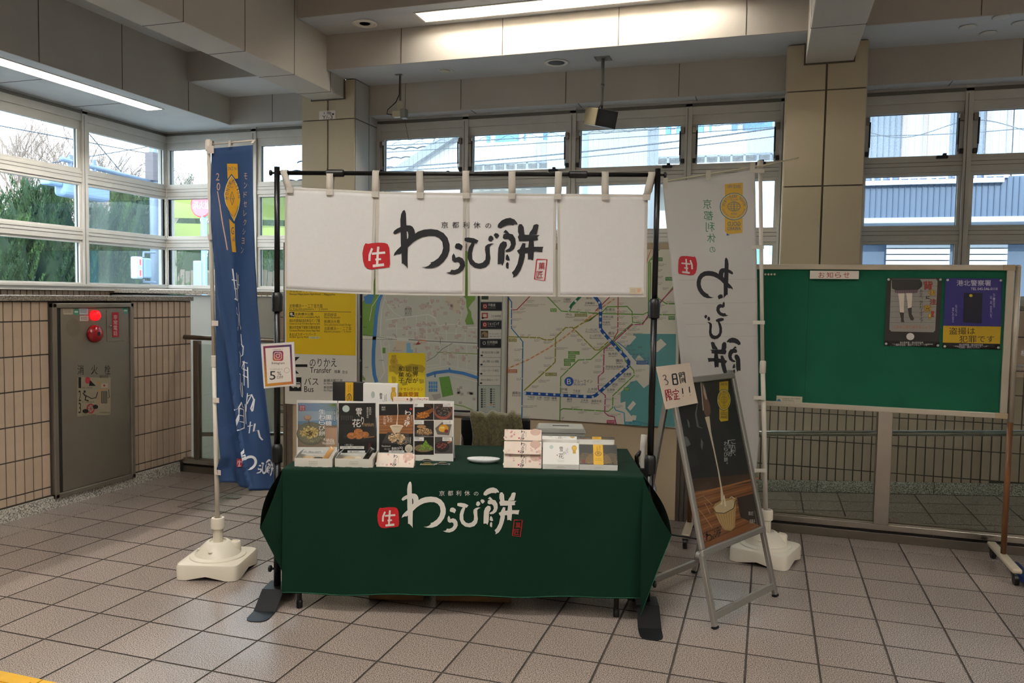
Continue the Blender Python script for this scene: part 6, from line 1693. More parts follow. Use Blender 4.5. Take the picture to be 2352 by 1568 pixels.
S.poly([(840,230),(900,150),(1040,-200),(1060,-200),(1010,150),(985,260),(960,400),(945,575),(842,568)], '#6f9440', .3); S.poly([(850,180),(900,155),(960,155),(930,250),(870,250)], '#3f77ad', .5)
S.line([(1080,-200),(1040,120),(1000,230),(975,380),(962,560),(950,720),(948,850),(958,960),(980,1035)], 36, '#3c78b4', .8)
S.line([(1075,-200),(1020,150),(935,275),(910,420)], 5, '#d8d8cc', .9); S.line([(1075,150),(1030,310),(1020,480),(1022,640),(1040,800),(1060,940),(1010,1010)], 10, '#d6d6ca', .7); S.line([(1040,150),(1100,270),(1160,345),(1245,388)], 7, '#d6d6ca', .7)
S.line([(1075,410),(1245,388),(1380,372),(1500,355),(1560,385),(1600,470),(1700,455),(1780,460),(1880,490),(1990,485)], 9, '#d8d8cc', .7)
for x0, y0, x1, y1 in ((1180,390,1182,600),(1280,390,1285,590),(1380,372,1380,600),(1480,360,1482,600),(1585,470,1578,610),(1675,460,1680,620),(1780,460,1770,620),(1870,490,1865,640),(1950,490,1960,650),(1075,500,1480,490),(1480,540,1860,545),(1110,660,1105,760),(1500,640,1510,820),(1610,650,1620,860),(1700,650,1690,870),(1790,650,1795,900),(1880,650,1885,920),(1580,735,1990,765),(1480,870,1600,860),(1100,930,1100,1000)):
    S.line([(x0,y0),(x1,y1)], 5, '#d6d6ca', .7)
S.line([(1780,460),(1830,380),(1820,250),(1830,150)], 6, '#d6d6ca', .7); S.line([(1500,170),(1530,300),(1560,385)], 5, '#d6d6ca', .7); S.line([(1110,275),(1210,270),(1300,180)], 5, '#d6d6ca', .7)
S.ring(1075, 650, 30, 32, 4, '#d6d6ca', .7); S.line([(1480,825),(1560,780),(1640,700),(1740,645)], 6, '#6c7068', .9)
S.line([(840,592),(1100,596),(1480,622),(1990,652)], 34, '#d3d3c6', .8); S.line([(1300,608),(1480,622),(1990,645)], 12, '#858b82', 1); S.line([(1400,612),(1480,622)], 14, '#c08468', 1.1)
for k in range(22):
    t = k/21; S.rect(842+t*330, 556+t*50, 850+t*330, 562+t*50, '#2a2a28', 1.2); S.rect(842+t*330, 602+t*3, 850+t*330, 608+t*3, '#2a2a28', 1.2)
S.line([(1618,595),(1618,650)], 4, '#3a3a36', 1.2)
S.poly([(1845,172),(1970,172),(1965,210),(1935,240),(1900,290),(1925,330),(1930,380),(1955,455),(1880,460),(1865,420),(1895,340),(1880,280),(1875,200)], '#6f9440', 1); S.poly([(1868,-300),(1905,-300),(1890,172),(1868,172)], '#6f9440', 1)
S.line([(1480,968),(1560,940),(1700,922),(1850,945),(1990,990)], 32, '#3c78b4', .9); S.line([(1705,890),(1725,925)], 14, '#3c78b4', .9); S.line([(1565,940),(1565,985)], 14, '#3c78b4', .9)
S.line([(1480,905),(1700,870),(1990,930)], 5, '#d6d6ca', .8); S.line([(1480,1010),(1700,960),(1990,1030)], 5, '#d6d6ca', .8)
S.poly([(1605,985),(1708,975),(1748,1160),(1640,1185)], '#5f8f3c', 1); S.text('アリーナ', 1665, 1080, 1692, 1092, '#2a2a28', 2)
S.line([(1580,735),(1990,752)], 9, '#7f9a50', .75); S.poly([(840,960),(870,1000),(865,1020),(840,1010)], '#7f9a50', .8); S.line([(1750,1255),(1850,1275),(1960,1320)], 10, '#7f9a50', .8)
S.poly([(1175,570),(1210,600),(1275,615),(1270,690),(1240,720),(1170,690)], '#cfbfa2', .75); S.poly([(1280,645),(1320,640),(1322,705),(1345,712),(1345,742),(1280,742)], '#7fb0d0', 1); S.poly([(1675,170),(1810,175),(1812,345),(1750,330),(1690,240)], '#c9bfa8', .5)
S.rect(1040, 690, 1070, 745, '#5f8f3c', 1)
rn = random.Random(12)
for k in range(125):
    x, y = rn.uniform(1060, 1960), rn.choice([rn.uniform(390, 590), rn.uniform(390, 590), rn.uniform(655, 830), rn.uniform(190, 350)])
    if 1170 < x < 1350 and 570 < y < 750: continue
    if 1840 < x < 1980 and y < 470: continue
    w_, h_ = rn.uniform(14, 38), rn.uniform(12, 34); S.rect(x, y, x+w_, y+h_, '#a58d84', 1.3); S.rect(x+2, y+2, x+w_-2, y+h_-2, '#c3aea4', 1.6)
    if rn.random() < .3: S.rect(x+w_-4, y+h_*.5, x+w_+14, y+h_+8, '#b79f96', 1.5)
for k in range(10):
    x, y = rn.uniform(1780, 1960), rn.uniform(1000, 1230); S.rect(x, y, x+30, y+26, '#a8a098', 1.3)
for i in range(4):
    for j in range(3): S.rect(1502+i*23, 1028+j*36, 1520+i*23, 1058+j*36, '#4a82b4', 1.5)
S.poly([(1530,1160),(1620,1145),(1625,1190),(1560,1215)], '#a8a098', 1.3)
for t, *b in (('横浜市',1262,290,1333,315),('Yokohama-shi',1258,317,1335,328),('港北区',1262,333,1333,358),('Kohoku-ku',1262,360,1330,370),('新羽町',1480,238,1506,252),('太尾町',862,880,900,892),('公園',1000,810,1050,820),('新横浜公園',845,478,880,490)): S.text(t, *b, '#33332f', 2)
S.text('北新横浜駅', 1345, 645, 1410, 662, '#b23a2c', 2.2); S.text('Kita-shin-yokohama', 1400, 632, 1482, 645, '#b23a2c', 2.2); S.poly([(1370,660),(1408,615),(1400,640),(1430,650)], '#b23a2c', 2.2); S.text('横浜市営地下鉄', 1140, 712, 1230, 724, '#b23a2c', 2)
S.text('ワールドスポーツ', 1880, 464, 1970, 474, '#7a2a22', 2)
# index column
S.poly([(2005,-230),(2250,-230),(2222,1345),(2000,1340)], '#8f9188', .5)
for x0, y0, x1, y1, c, t, b in ((2026,140,2238,228,'#c9c5b8','',0),(2022,235,2234,318,NV,'不動産',(2095,248,2170,278)),(2020,325,2232,410,'#c9c5b8','三石商興業',(2122,362,2226,386)),(2020,418,2230,502,NV,'ショッピング',(2092,432,2208,464)),(2018,510,2228,598,'#c9c5b8','ワールドスポーツ',(2106,540,2226,562)),(2015,603,2226,690,NV,'公共施設',(2085,618,2192,648)),
    (2010,697,2222,785,'#c9c5b8','新羽丘陵公園',(2032,725,2205,748)),(2008,790,2220,876,'#c9c5b8','太尾公園',(2036,815,2202,838)),(2006,881,2218,968,'#c9c5b8','ハローワーク港北',(2026,906,2205,930)),(2004,973,2216,1062,'#c9c5b8','港北水再生センター',(2022,1001,2208,1022)),(2000,1070,2215,1338,'#aab0a4','',0)):
    S.rect(x0, y0, x1, y1, c, 1)
    dark = c == NV
    if t: S.text(t, *b, '#d6d2c8' if dark else '#1f1f1d', 2)
    if dark: S.rect(x0+22, y0+16, x0+64, y0+66, '#9a2f2c' if t != '公共施設' else NV, 1.6); S.ring(x0+43, y0+40, 13, 14, 4, '#d6d2c8', 2); S.text('Public Facility' if t == '公共施設' else 'Shopping' if 'シ' in t else 'Real Estate Agents', x0+72, y0+52, x0+150, y0+62, '#b5b2aa', 2)
    elif t: S.ell(x0+22, y1-18, 13, 9, '#1f1f1d', 2)
S.rect(2022, 518, 2098, 590, '#4a3c2c', 2); S.poly([(2030,545),(2060,525),(2092,545),(2092,580),(2030,580)], '#8a7454', 2.4); S.rect(2040, 555, 2055, 580, '#2c241a', 2.8); S.rect(2032, 340, 2095, 395, '#9a4038', 2); S.rect(2045, 352, 2082, 384, '#c9b8a8', 2.3)
S.rect(2030, 150, 2100, 208, '#39402e', 2); S.text('045-545-1010', 2110, 572, 2222, 582, '#1f1f1d', 2); S.text('045-531-0000', 2150, 398, 2222, 408, '#1f1f1d', 2)
for i in range(9):
    for j in range(2):
        S.rect(2025+92*j, 1096+22*i, 2043+92*j, 1113+22*i, '#2a2c2a' if not (j and i > 6) else ('#c98a52' if i == 7 else '#8ab0c4'), 2); S.text('○○施設', 2050+92*j, 1098+22*i, 2078+92*j, 1111+22*i, '#3a3c38', 2) if False else S.rect(2050+92*j, 1100+22*i, 2076+92*j, 1104+22*i, '#4a4c46', 2) or S.rect(2050+92*j, 1107+22*i, 2070+92*j, 1110+22*i, '#6a6c64', 2)
P.build('map_print', tm)

# --- metro map
mm_ = thing('metro_map', 'cream railway network map with thick blue line on beige wall', 'map', (0, 0, 0))
MB().box(-1.813, -.578, MY, YP-.001, .655, 1.885).build('map_panel', mat('metro_cream', '#ddd6c6', .4), mm_, bevel=.002)
P = wall_print(); S = Sub(P, 3.5646, 1100, 560); SEA = '#5f9a98'
S.poly([(1265,735),(1614,737),(1606,1498),(1255,1487),(1255,1415),(1160,1300),(1160,1215),(1245,1130),(1290,1115),(1350,1180),(1385,1140),(1385,985),(1310,905),(1280,945),(1200,850),(1265,760)], SEA, 0)
LAND = '#ddd6c6'
for pts in ([(1430,820),(1490,775),(1537,822),(1462,886),(1440,880)], [(1215,1340),(1262,1283),(1287,1308),(1240,1365)], [(1385,985),(1440,1030),(1440,1075),(1390,1150),(1350,1180),(1300,1120),(1345,1050)], [(1275,748),(1288,765),(1230,830),(1205,812)], [(1160,1300),(1200,1290),(1200,1350),(1170,1340)], [(1255,1400),(1290,1405),(1285,1440),(1250,1450)]): S.poly(pts, LAND, .4)
S.poly([(1260,1440),(1390,1470),(1390,1483),(1260,1455)], '#4f8a88', .5)
GR, OL, TB, RD, MG = '#5f9a34', '#8f8a22', '#1b6c9c', '#b03a3c', '#b03468'
def ln(c, w_, pts, L=1): S.line(pts, w_, c, L)
ln(GR, 9, [(480,340),(560,430),(675,550),(1000,570),(1345,577),(1388,555),(1392,150),(1405,128)]); ln(GR, 9, [(1405,150),(1402,540),(1380,570)]); ln(GR, 9, [(1405,128),(1435,120),(1452,140),(1456,400),(1462,440),(1535,490),(1606,490)]); ln(GR, 9, [(1000,570),(1050,515),(1215,512),(1255,555),(1258,640),(1335,650),(1400,590),(1600,340)])
ln(GR, 9, [(1258,650),(1130,760),(1060,820),(918,945),(815,950),(670,1090),(663,1450)]); ln(GR, 9, [(668,1360),(690,1348),(1060,1370),(1095,1340),(1098,1240),(1130,1210),(1272,1075),(1268,1035),(1200,960),(1170,860),(1100,790)]); ln(GR, 9, [(1380,577),(1608,580)]); ln(GR, 8, [(1480,45),(1440,80),(1408,125)]); ln(GR, 8, [(950,590),(905,628),(862,640)]); ln(GR, 8, [(975,570),(905,628)])
ln(OL, 10, [(230,760),(495,768),(540,785),(600,785),(632,762),(710,685),(765,683),(950,868),(985,868),(1060,800)], 1.1); ln(OL, 9, [(770,695),(1000,560)], 1.1); ln(OL, 10, [(628,770),(625,965),(590,1000),(370,1200)], 1.1)
ln(TB, 9, [(220,410),(268,475),(267,690),(360,800),(352,1425)], 1.2); ln(RD, 8, [(430,415),(312,538),(275,540)], 1.2); ln(RD, 8, [(1075,430),(955,548)], 1.2); ln(RD, 8, [(1140,430),(1137,720),(1105,775)], 1.2)
o_ = [(230,1022),(400,950),(560,860),(700,765),(980,540),(1110,450)]; ln('#cf8a58', 10, o_, .9)
for (a, b), (c, d) in zip(o_, o_[1:]):
    n = int(math.hypot(c-a, d-b)/40)
    for k in range(n): t = (k+.3)/n; t2 = (k+.7)/n; ln('#e2d2b8', 6, [(a+(c-a)*t, b+(d-b)*t), (a+(c-a)*t2, b+(d-b)*t2)], 1.3)
ln('#cf8a58', 8, [(1410,50),(1385,110),(1370,170)], .9)
ln(MG, 9, [(1610,345),(1400,565),(1340,658),(1255,662),(1120,785),(1025,862),(1020,1050),(978,1085),(978,1190),(1035,1240),(1030,1380),(1060,1405),(1110,1415),(1125,1478)], 1.2)
ln('#4fa0b8', 10, [(1105,1330),(1120,1360),(1190,1382),(1195,1478)], 1.2); ln('#5a80ac', 8, [(1130,800),(1190,845),(1287,957)], 1.2)
ln('#0b7448', 22, [(850,410),(760,500),(738,545)], 1.4)
BLs = [(900,375),(965,450),(990,485),(996,520),(996,690),(1010,715),(1070,785),(1205,930),(1228,965),(1226,1000),(1170,1050),(985,1215),(955,1240),(925,1250),(880,1250),(610,1235),(375,1222)]
ln('#0d4a94', 27, BLs, 1.6)
ST = [(985,480),(995,545),(995,595),(995,645),(992,698),(1027,742),(1070,788),(1117,840),(1160,885),(1208,937),(1205,1012),(1160,1055),(1117,1095),(1073,1135),(1027,1178),(985,1218),(933,1252),(868,1248),(805,1245),(740,1240),(680,1238),(618,1232),(557,1230),(495,1227),(435,1224),(375,1222)]
for k, (x, y) in enumerate(ST):
    r = 13 if k in (1, 6, 8, 9, 15, 17, 20, 25) else 9.5; S.ell(x, y, r, r, '#d9dcdc', 2, 14); S.ring(x, y, r*.62, r*.62, 2, '#5a7aa8', 2.3, 12)
for x, y in ((792,468), (738,532)): S.ell(x, y, 11, 11, '#d9dcdc', 2, 14)
rn = random.Random(5)
for c, pts in ((1, [(267,530),(267,612),(267,665),(330,770),(356,850),(356,945),(354,1100),(353,1325),(412,765),(472,767),(505,776),(560,785),(622,770),(680,715),(735,683),(790,705),(855,775),(890,815),(925,850),(1025,830),(625,850),(625,930),(598,990),(540,1045),(490,1100),(435,1150),(735,553),(820,560),(890,565),(850,640),(870,948),(735,1030),(668,1170),(770,1350),(855,1357),(950,1365),(1097,1325),(1098,1250),(1130,1205),(1230,1120),(1272,1065),(1230,1000),(1187,945),(1022,900),(1022,1000),(1000,1070),(978,1150),(1033,1265),(1032,1320),(1137,540),(1138,590),(1138,635),(1137,690),(1258,590),(1330,655),(1270,662),(1210,700),(1180,720),(1170,865),(1215,880),(1250,915),(1450,375),(1490,450),(1550,490),(1500,578),(1455,315),(1455,262),(1455,210),(1452,160)]),):
    for x, y in pts: S.ell(x, y, 4.5, 4.5, '#ddd8cc', 2, 8)
S.ell(738, 1125, 37, 37, '#2456a0', 2); S.text('B', 722, 1104, 755, 1147, '#d9dcdc', 3); S.text('ブルーライン', 780, 1108, 930, 1137, '#2a2a28', 2); S.text('BLUE LINE', 780, 1141, 877, 1157, '#3a5a8a', 2)
for t, *b in (('川和町',695,445,753,465),('Kawawacho',693,468,757,478),('新羽',880,435,925,452),('北新横浜',868,475,950,495),('Kita-shin-yokohama',868,499,985,511),('新横浜',1035,525,1113,550),('Shin-yokohama',1035,553,1125,566),('岸根公園',1015,588,1100,607),('Kishine-koen',1015,610,1080,620),('片倉町',1015,633,1075,652),('Katakuracho',1015,655,1078,665),('三ッ沢上町',873,692,970,712),('Mitsuzawa-kamicho',873,715,985,725),('三ッ沢下町',907,742,1003,762),('Mitsuzawa-shimocho',907,765,1025,776),('横浜',1060,718,1110,745),('Yokohama',1060,748,1115,760),('高島町',1040,845,1103,862),('Takashimacho',1032,865,1105,875),('桜木町',1060,888,1138,910),('Sakuragicho',1060,913,1125,926),('関内',1125,943,1177,967),('Kannai',1125,970,1165,982),('伊勢佐木長者町',1038,995,1188,1015),('Isezaki-chojamachi',1038,1018,1150,1029),('阪東橋',1185,1055,1248,1078),('Bandobashi',1185,1080,1240,1090),('吉野町',1140,1098,1202,1118),('Yoshinocho',1140,1121,1198,1131),('蒔田',1093,1140,1135,1160),('Maita',1093,1163,1120,1172),('弘明寺',1050,1183,1112,1205),('Gumyoji',1050,1208,1098,1218),('上大岡',890,1178,967,1200),('Kamiooka',890,1204,962,1216),('戸塚',675,1180,725,1203),('Totsuka',675,1207,727,1219),('下永谷',770,1192,830,1212),('Shimonagaya',770,1215,830,1225),('湘南台',272,1207,343,1232),('Shonandai',272,1235,343,1246),('下飯田',398,1243,455,1265),('Shimoiida',398,1267,450,1276),('立場',473,1247,513,1265),('Tateba',475,1268,510,1277),('中田',535,1250,577,1268),('Nakada',537,1271,575,1280),('踊場',597,1253,637,1272),('Odoriba',597,1275,640,1284),('舞岡',722,1262,763,1282),('Maioka',722,1285,762,1294),('上永谷',833,1268,895,1290),('Kaminagaya',833,1293,898,1302),('港南中央',920,1275,1005,1298),('Konanchuo',920,1301,985,1310),('中山',712,565,760,588),('Nakayama',710,592,785,606)):
    S.text(t, *b, '#23221f', 2)
for t, x0, y0, x1, y1, c in (('横浜線',585,528,637,556,'#5c9230'),('相鉄新横浜線',785,570,886,596,'#8a8528'),('上野東京ライン',732,878,824,906,'#5c9230'),('東海道線',732,909,792,936,'#5c9230'),('湘南新宿ライン',697,939,788,967,'#5c9230'),('横須賀線',697,970,753,997,'#5c9230'),('相鉄いずみ野線',545,1054,638,1081,'#8a8528'),('相鉄本線',246,774,309,801,'#8a8528'),('東海道新幹線',232,1027,314,1055,'#c2622c'),('小田急江ノ島線',252,1387,344,1415,'#1a70b0'),('京急本線',1047,1441,1111,1470,'#b8285c'),('金沢シーサイドライン',1200,1454,1326,1482,'#1f8aa0'),('みなとみらい線',1290,954,1386,986,'#2f5f9c'),('根岸線',1187,1174,1234,1202,'#4f9030'),('南武線',1455,111,1504,141,'#3f8030'),('京浜東北線',1527,271,1590,301,'#3f8030'),('鶴見線',1552,591,1604,621,'#3f8030')):
    S.rect(x0, y0, x1, y1, c, 2); S.text(t, x0+5, y0+5, x1-5, y0+17, '#d8d6c8', 2.5); S.line([(x0+8, y0+22), (x1-8, y0+22)], 2.5, '#c4c8b0', 2.5)
for t, x, y in (('すずかけだい',390,458),('つきみの',335,520),('みなみまちだグランベリーパーク',365,490),('つるま',273,670),('みなみりんかん',273,607),('ちゅうおうりんかん',280,548),('やまと',340,738),('せや',400,740),('みつきょう',452,778),('きぼうがおか',530,795),('ふたまたがわ',580,733),('つるがみね',630,688),('かみほしかわ',750,740),('わだまち',803,778),('ほしかわ',838,812),('てんのうちょう',842,848),('にしや',762,708),('にしよこはま',942,835),('ひらぬまばし',965,808),('みなみまきがはら',634,845),('りょくえんとし',540,922),('やよいだい',530,985),('いずみの',487,1038),('いずみちゅうおう',487,1112),('ゆめがおか',433,1158),('さくらがおか',290,855),('こうざしぶや',290,938),('ちょうご',310,1095),('むつあいにちだいまえ',362,1320),('ぜんぎょう',362,1408),('ほんごうだい',757,1328),('こうなんだい',812,1366),('ようこうだい',943,1376),('ひがしとつか',668,1012),('ほどがや',852,962),('ひのでちょう',952,942),('こがねちょう',950,993),('みなみおおた',938,1038),('いどがや',987,1095),('ぐみょうじ',985,1140),('びょうぶがうら',1042,1258),('すぎた',1042,1315),('いしかわちょう',1280,1023),('やまて',1282,1073),('ねぎし',1234,1125),('いそご',1134,1213),('しんすぎた',1118,1320),('けいきゅうとみおか',1060,1388),('むかいがわら',1465,160),('ひらま',1465,207),('かしまだ',1465,260),('やこう',1464,315),('かわさき',1505,355),('かわさきしんまち',1533,466),('こくどう',1500,548),('つるみいちば',1450,495),('しんこやす',1290,622),('こやす',1257,672),('かながわしんまち',1225,692),('はなつきそうじじ',1440,600),('けいきゅうひがしかながわ',1200,726),('かながわ',1165,755),('しんたかしま',1148,790),('みなとみらい',1188,824),('ばしゃみち',1222,860),('にほんおおどおり',1255,897),('もとまち・ちゅうかがい',1290,930),('みょうれんじ',1148,545),('はくらく',1148,588),('ひがしはくらく',1143,640),('きくな',1150,480),('おおぐち',1264,590),('かもい',803,533),('こづくえ',870,533),('とおかいちば',600,458),('はざわよこはまこくだい',778,612),('たんまち',1082,675),('ひがしかながわ',1147,690),('とべ',998,900),('横浜港',1303,838),('東京湾',1415,1305),('大船',675,1415)):
    n = len(t); S.text(t, x, y, x+11.5*n, y+12, '#3a3833', 2); S.line([(x, y+17), (x+8*n, y+17.3)], 2.6, '#7d786c', 2)
P.build('map_print', mm_)

# ================================================================ small follow-us card on the stand's pole
ic = thing('discount_card', 'small framed social media discount card on black pole', 'sign', SP, SA)
IO = SP+SN*.035
icinv = (Matrix.Translation(SP) @ Matrix.Rotation(SA, 4, 'Z')).inverted()
cc = [icinv @ atP(x, y, IO, SN) for x, y in ((599,790),(675,785),(680,885),(606,892))]
MB().add([p for p in cc]+[p+Vector((0,.006,0)) for p in cc], [(0,3,2,1),(4,5,6,7),(0,1,5,4),(1,2,6,5),(2,3,7,6),(3,0,4,7)]).build('card_holder', mat('holder_clear', '#c9c9cc', .12, coat=.6), ic)
MB().box(-.015, .015, -.03, .0, cc[0].z-.1, cc[0].z-.05).build('pole_clip', BLACK, ic)
P = flat_print(IO, SU, SN, icinv, base=.0008, lift=.0004); S = Sub(P, 12.06, 580, 770)
S.poly([(265,245),(1120,205),(1150,1385),(345,1440)], '#cfc8bf', 0)
def mixc(a, b, t): 
    a = [int(a[i:i+2], 16) for i in (1,3,5)]; b = [int(b[i:i+2], 16) for i in (1,3,5)]; return '#%02x%02x%02x' % tuple(int(x+(y-x)*t) for x, y in zip(a, b))
O = [(295,300),(1082,250),(1135,1345),(355,1418)]; I = [(355,355),(1030,312),(1080,1275),(415,1335)]
cols = ['#6d2746', '#3e3560', '#8a3f3a', '#a9781f']
for k in range(4):
    a, b, c, d = O[k], O[(k+1) % 4], I[(k+1) % 4], I[k]; ca, cb = [('#6d2746','#3e3560'), ('#4a3560','#a04a40'), ('#b06a3c','#b07f22'), ('#b07f22','#6d2746')][k]
    for j in range(10):
        t, u = j/10, (j+1)/10; S.poly([(a[0]+(b[0]-a[0])*t,a[1]+(b[1]-a[1])*t),(a[0]+(b[0]-a[0])*u,a[1]+(b[1]-a[1])*u),(d[0]+(c[0]-d[0])*u,d[1]+(c[1]-d[1])*u),(d[0]+(c[0]-d[0])*t,d[1]+(c[1]-d[1])*t)], mixc(ca, cb, t), .4)
S.text('Follow Me!', 592, 372, 795, 408, '#2a2624', 2); S.line([(555,385),(572,415)], 5, '#2a2624', 2); S.line([(840,362),(825,400)], 5, '#2a2624', 2)
def rrect(x0, y0, x1, y1, r):
    o = []
    for cx, cy, a in ((x1-r,y0+r,-pi/2),(x1-r,y1-r,0),(x0+r,y1-r,pi/2),(x0+r,y0+r,pi)): o += [(cx+r*math.cos(a+k*pi/8), cy+r*math.sin(a+k*pi/8)) for k in range(5)]
    return o
base = rrect(562, 428, 855, 705, 55)
for j in range(14):
    y0, y1 = 428+j*277/14, 428+(j+1)*277/14; xs = 55*(1-math.sqrt(max(0, 1-((55-min(55, (y0+y1)/2-428, 705-(y0+y1)/2))/55)**2)))
    for i in range(4): S.rect(562+xs+(293-2*xs)*i/4, y0, 562+xs+(293-2*xs)*(i+1)/4, y1, mixc(mixc('#54305e', '#b5672a', j/13), '#8f2a44', .15+.2*i), 1)
S.line(rrect(605, 470, 805, 660, 45)+[rrect(605, 470, 805, 660, 45)[0]], 14, '#d8cfc4', 2); S.ring(706, 565, 50, 48, 14, '#d8cfc4', 2); S.ell(762, 508, 12, 11, '#d8cfc4', 2)
S.text('Instagram', 535, 730, 890, 815, '#2a2624', 2); S.text('インスタフォローで', 485, 912, 835, 962, '#6a645c', 2); S.text('5', 478, 990, 640, 1228, '#221f1d', 2); S.text('%', 685, 1000, 800, 1100, '#3a3632', 2); S.text('OFF', 675, 1118, 855, 1200, '#3a3632', 2); S.ring(953, 967, 72, 70, 7, '#6a4a40', 2)
P.build('card_print', ic)

# ================================================================ hydrant cabinet in the low wall
hcab = thing('hydrant_cabinet', 'stainless steel fire hydrant cabinet with red alarm lamp in tiled wall', 'cabinet', (XW, 0, 0))
c0, c1, z0, z1 = CAB
def hb(nm, d0, d1, ya, yb, za, zb, mt, bev=.002, par=None): return MB().box(d0, d1, ya, yb, za, zb).build(nm, mt, par or hcab, bevel=bev)
SS = mat('cabinet_steel', '#a09a90', .42, .85, noise=(2, .06))
hb('cabinet_body', -.05, -.004, c0, c1, z0, z1, STEEL_D)
for a in ((c0, c1, z1-.035, z1), (c0, c1, z0, z0+.035), (c0, c0+.035, z0, z1), (c1-.035, c1, z0, z1)): hb('cabinet_frame', -.01, .03, *a, SS, .006)
hb('hinge_gap', -.004, .012, c0+.035, c0+.075, z0+.035, z1-.035, mat('gap_dark', '#26231f', .5))
dr = hb('door', -.004, .016, c0+.075, c1-.035, z0+.037, z1-.037, SS, .003)
def hpx(off):
    def px(x, y): q = atX(x, y, XW+off); return (q.y, q.z)
    return Print(px, lambda u, v, z: Vector((off+z, u, v)), base=.0006, lift=.0004)
q = atX(215, 724, XW+.016); MB().lathe([(.038, 0), (.040, .006), (.038, .03), (.026, .044), (.006, .048)], 24, (.016, q.y, q.z), 'X').build('alarm_lamp', mat('lamp_red', '#e0141c', .2, emit=.55), hcab, smooth=True)
q = atX(216, 766, XW+.016); MB().lathe([(.066, 0), (.066, .012), (.058, .03), (.03, .042), (.0, .045)], 28, (.016, q.y, q.z), 'X').build('alarm_button_housing', mat('housing_red', '#a00f1a', .25, coat=.4), hcab, smooth=True)
MB().box(.058, .0635, q.y-.013, q.y+.013, q.z-.014, q.z+.014).build('alarm_button', BLACK, hcab, bevel=.003)
MB().box(.045, .056, q.y-.02, q.y+.02, q.z+.022, q.z+.034).build('alarm_plate', mat('plate_pale', '#c9b8b0', .4), hcab)
a, b = atX(245, 785, XW+.016), atX(284, 712, XW+.016)
hb('phone_door', .016, .02, a.y, b.y, a.z, b.z, SS, .002)
a2, b2 = atX(258, 774, XW+.02), atX(272, 717, XW+.02)
hb('phone_label', .02, .022, a2.y, b2.y, a2.z, b2.z, mat('label_red', '#a8182a', .4), 0)
q = atX(253, 749, XW+.02); MB().lathe([(.004, 0), (.008, .004), (.008, .012), (.004, .014)], 12, (.02, q.y, q.z), 'X').build('phone_knob', STEEL, hcab, smooth=True)
P = hpx(.022); P.vtext('非常電話', 260.5, 722, 269.5, 771, '#d8c4c4', 1); P.build('phone_lettering', hcab)
P = hpx(.016)
for t, x0, x1 in (('消',178,192),('火',209,224),('栓',240,253)): P.text(t, x0, 838, x1, 860, '#211f1c', 1)
for k in range(8):
    r = .012+k*.0072; n = 8+k*6
    for j in range(n):
        cq = atX(168, 752, XW+.016); a = 2*pi*j/n; u, v = cq.y+r*math.cos(a)*.95, cq.z+r*math.sin(a); 
        P.poly_uv([(u+.0016*math.cos(i*pi/3), v+.0016*math.sin(i*pi/3)) for i in range(6)], '#1c1a18', 1)
for x0, y0, x1, y1, c in ((145,708,167,722,'#b9ae94'),(182,708,202,722,'#b5c4cc'),(183,725,203,737,'#c9c2b6')): P.rect(x0, y0, x1, y1, c, 1); [P.line([(x0+2, y0+3+3*k), (x1-3, y0+3+3*k)], .9, '#5a5a58', 2) for k in range(3)]
for x, y in ((175,716),(288,713)): P.ell(x, y, 6.5, 8, '#3f8a72', 1); P.rect(x-4, y-2, x+4, y+2, '#b9d0c4', 2)
# picture instructions
P.poly([(177,866),(254,866),(254,952),(177,956)], '#8f8570', .5)
for k, (d, y) in enumerate((('1',878),('2',908),('3',936))): P.text(d, 180, y-12, 186, y+13, '#161412', 2)
P.ell(201, 873, 6, 8, '#a8303a', 2); P.poly([(206,872),(220,886),(204,886)], '#161412', 2); P.text('ボタンをおす', 188, 888, 212, 892, '#161412', 2)
P.line([(190,902),(197,910),(195,918),(203,920)], 3, '#161412', 2); P.ell(194, 899, 2.5, 3, '#161412', 2); P.line([(197,908),(210,915),(220,913),(224,900)], 2, '#161412', 2); P.text('ホースをのばす', 188, 921, 216, 925, '#161412', 2)
P.ring(208, 938, 8, 10, 3, '#a03038', 2); [P.line([(208, 938), (208+8*math.cos(a), 938+10*math.sin(a))], 1.2, '#a03038', 2) for a in (0, 1.05, 2.1, 3.14, 4.2, 5.25)]; P.ell(196, 944, 7, 5, '#161412', 2.3); P.ell(219, 934, 6, 5, '#161412', 2.3); P.text('ハンドルをまわす', 188, 950, 220, 954, '#161412', 2)
P.text('操作方法', 228, 861, 248, 868, '#161412', 2); P.line([(224,876),(231,883)], 2.5, '#c07a28', 2); P.rect(232, 880, 248, 890, '#a39a84', 2); P.ell(239, 885, 2.4, 2.6, '#a03038', 3); P.line([(228,896),(229,930)], 1.6, '#c07a28', 2); P.line([(228,896),(243,894)], 1.6, '#c07a28', 2); P.rect(232, 898, 246, 926, '#3a3832', 2)
[P.line([(234+2.4*k, 899), (234+2.4*k, 925)], .8, '#8f8570', 3) for k in range(5)]; P.line([(249,894),(251,912),(247,914)], 1.5, '#161412', 2); P.text('日本消防検定協会', 229, 945, 252, 949, '#161412', 2)
P.build('door_print', hcab)

# number plate on the pillar
npl = thing('number_plate', 'small white column number plate on the beige pillar', 'sign', (0, 7.22, 0))
a, b = atY(733, 275, 7.215), atY(771, 253, 7.215)
MB().box(a.x, b.x, -.006, -.0005, a.z, b.z).build('plate', mat('plate_white_board', '#e6ddd2', .4), npl, bevel=.001)
P = flat_print((0, 7.214, 0), (1,0,0), (0,-1,0), Matrix.Translation((0, -7.22, 0)), base=.0006)
P.text('1 階', 744, 256, 761, 263, '#23221f', 1); P.text('Y/-3', 740, 265, 764, 273, '#23221f', 1); P.ell(765, 262, 2.5, 2, '#23221f', 1)
P.build('lettering', npl)

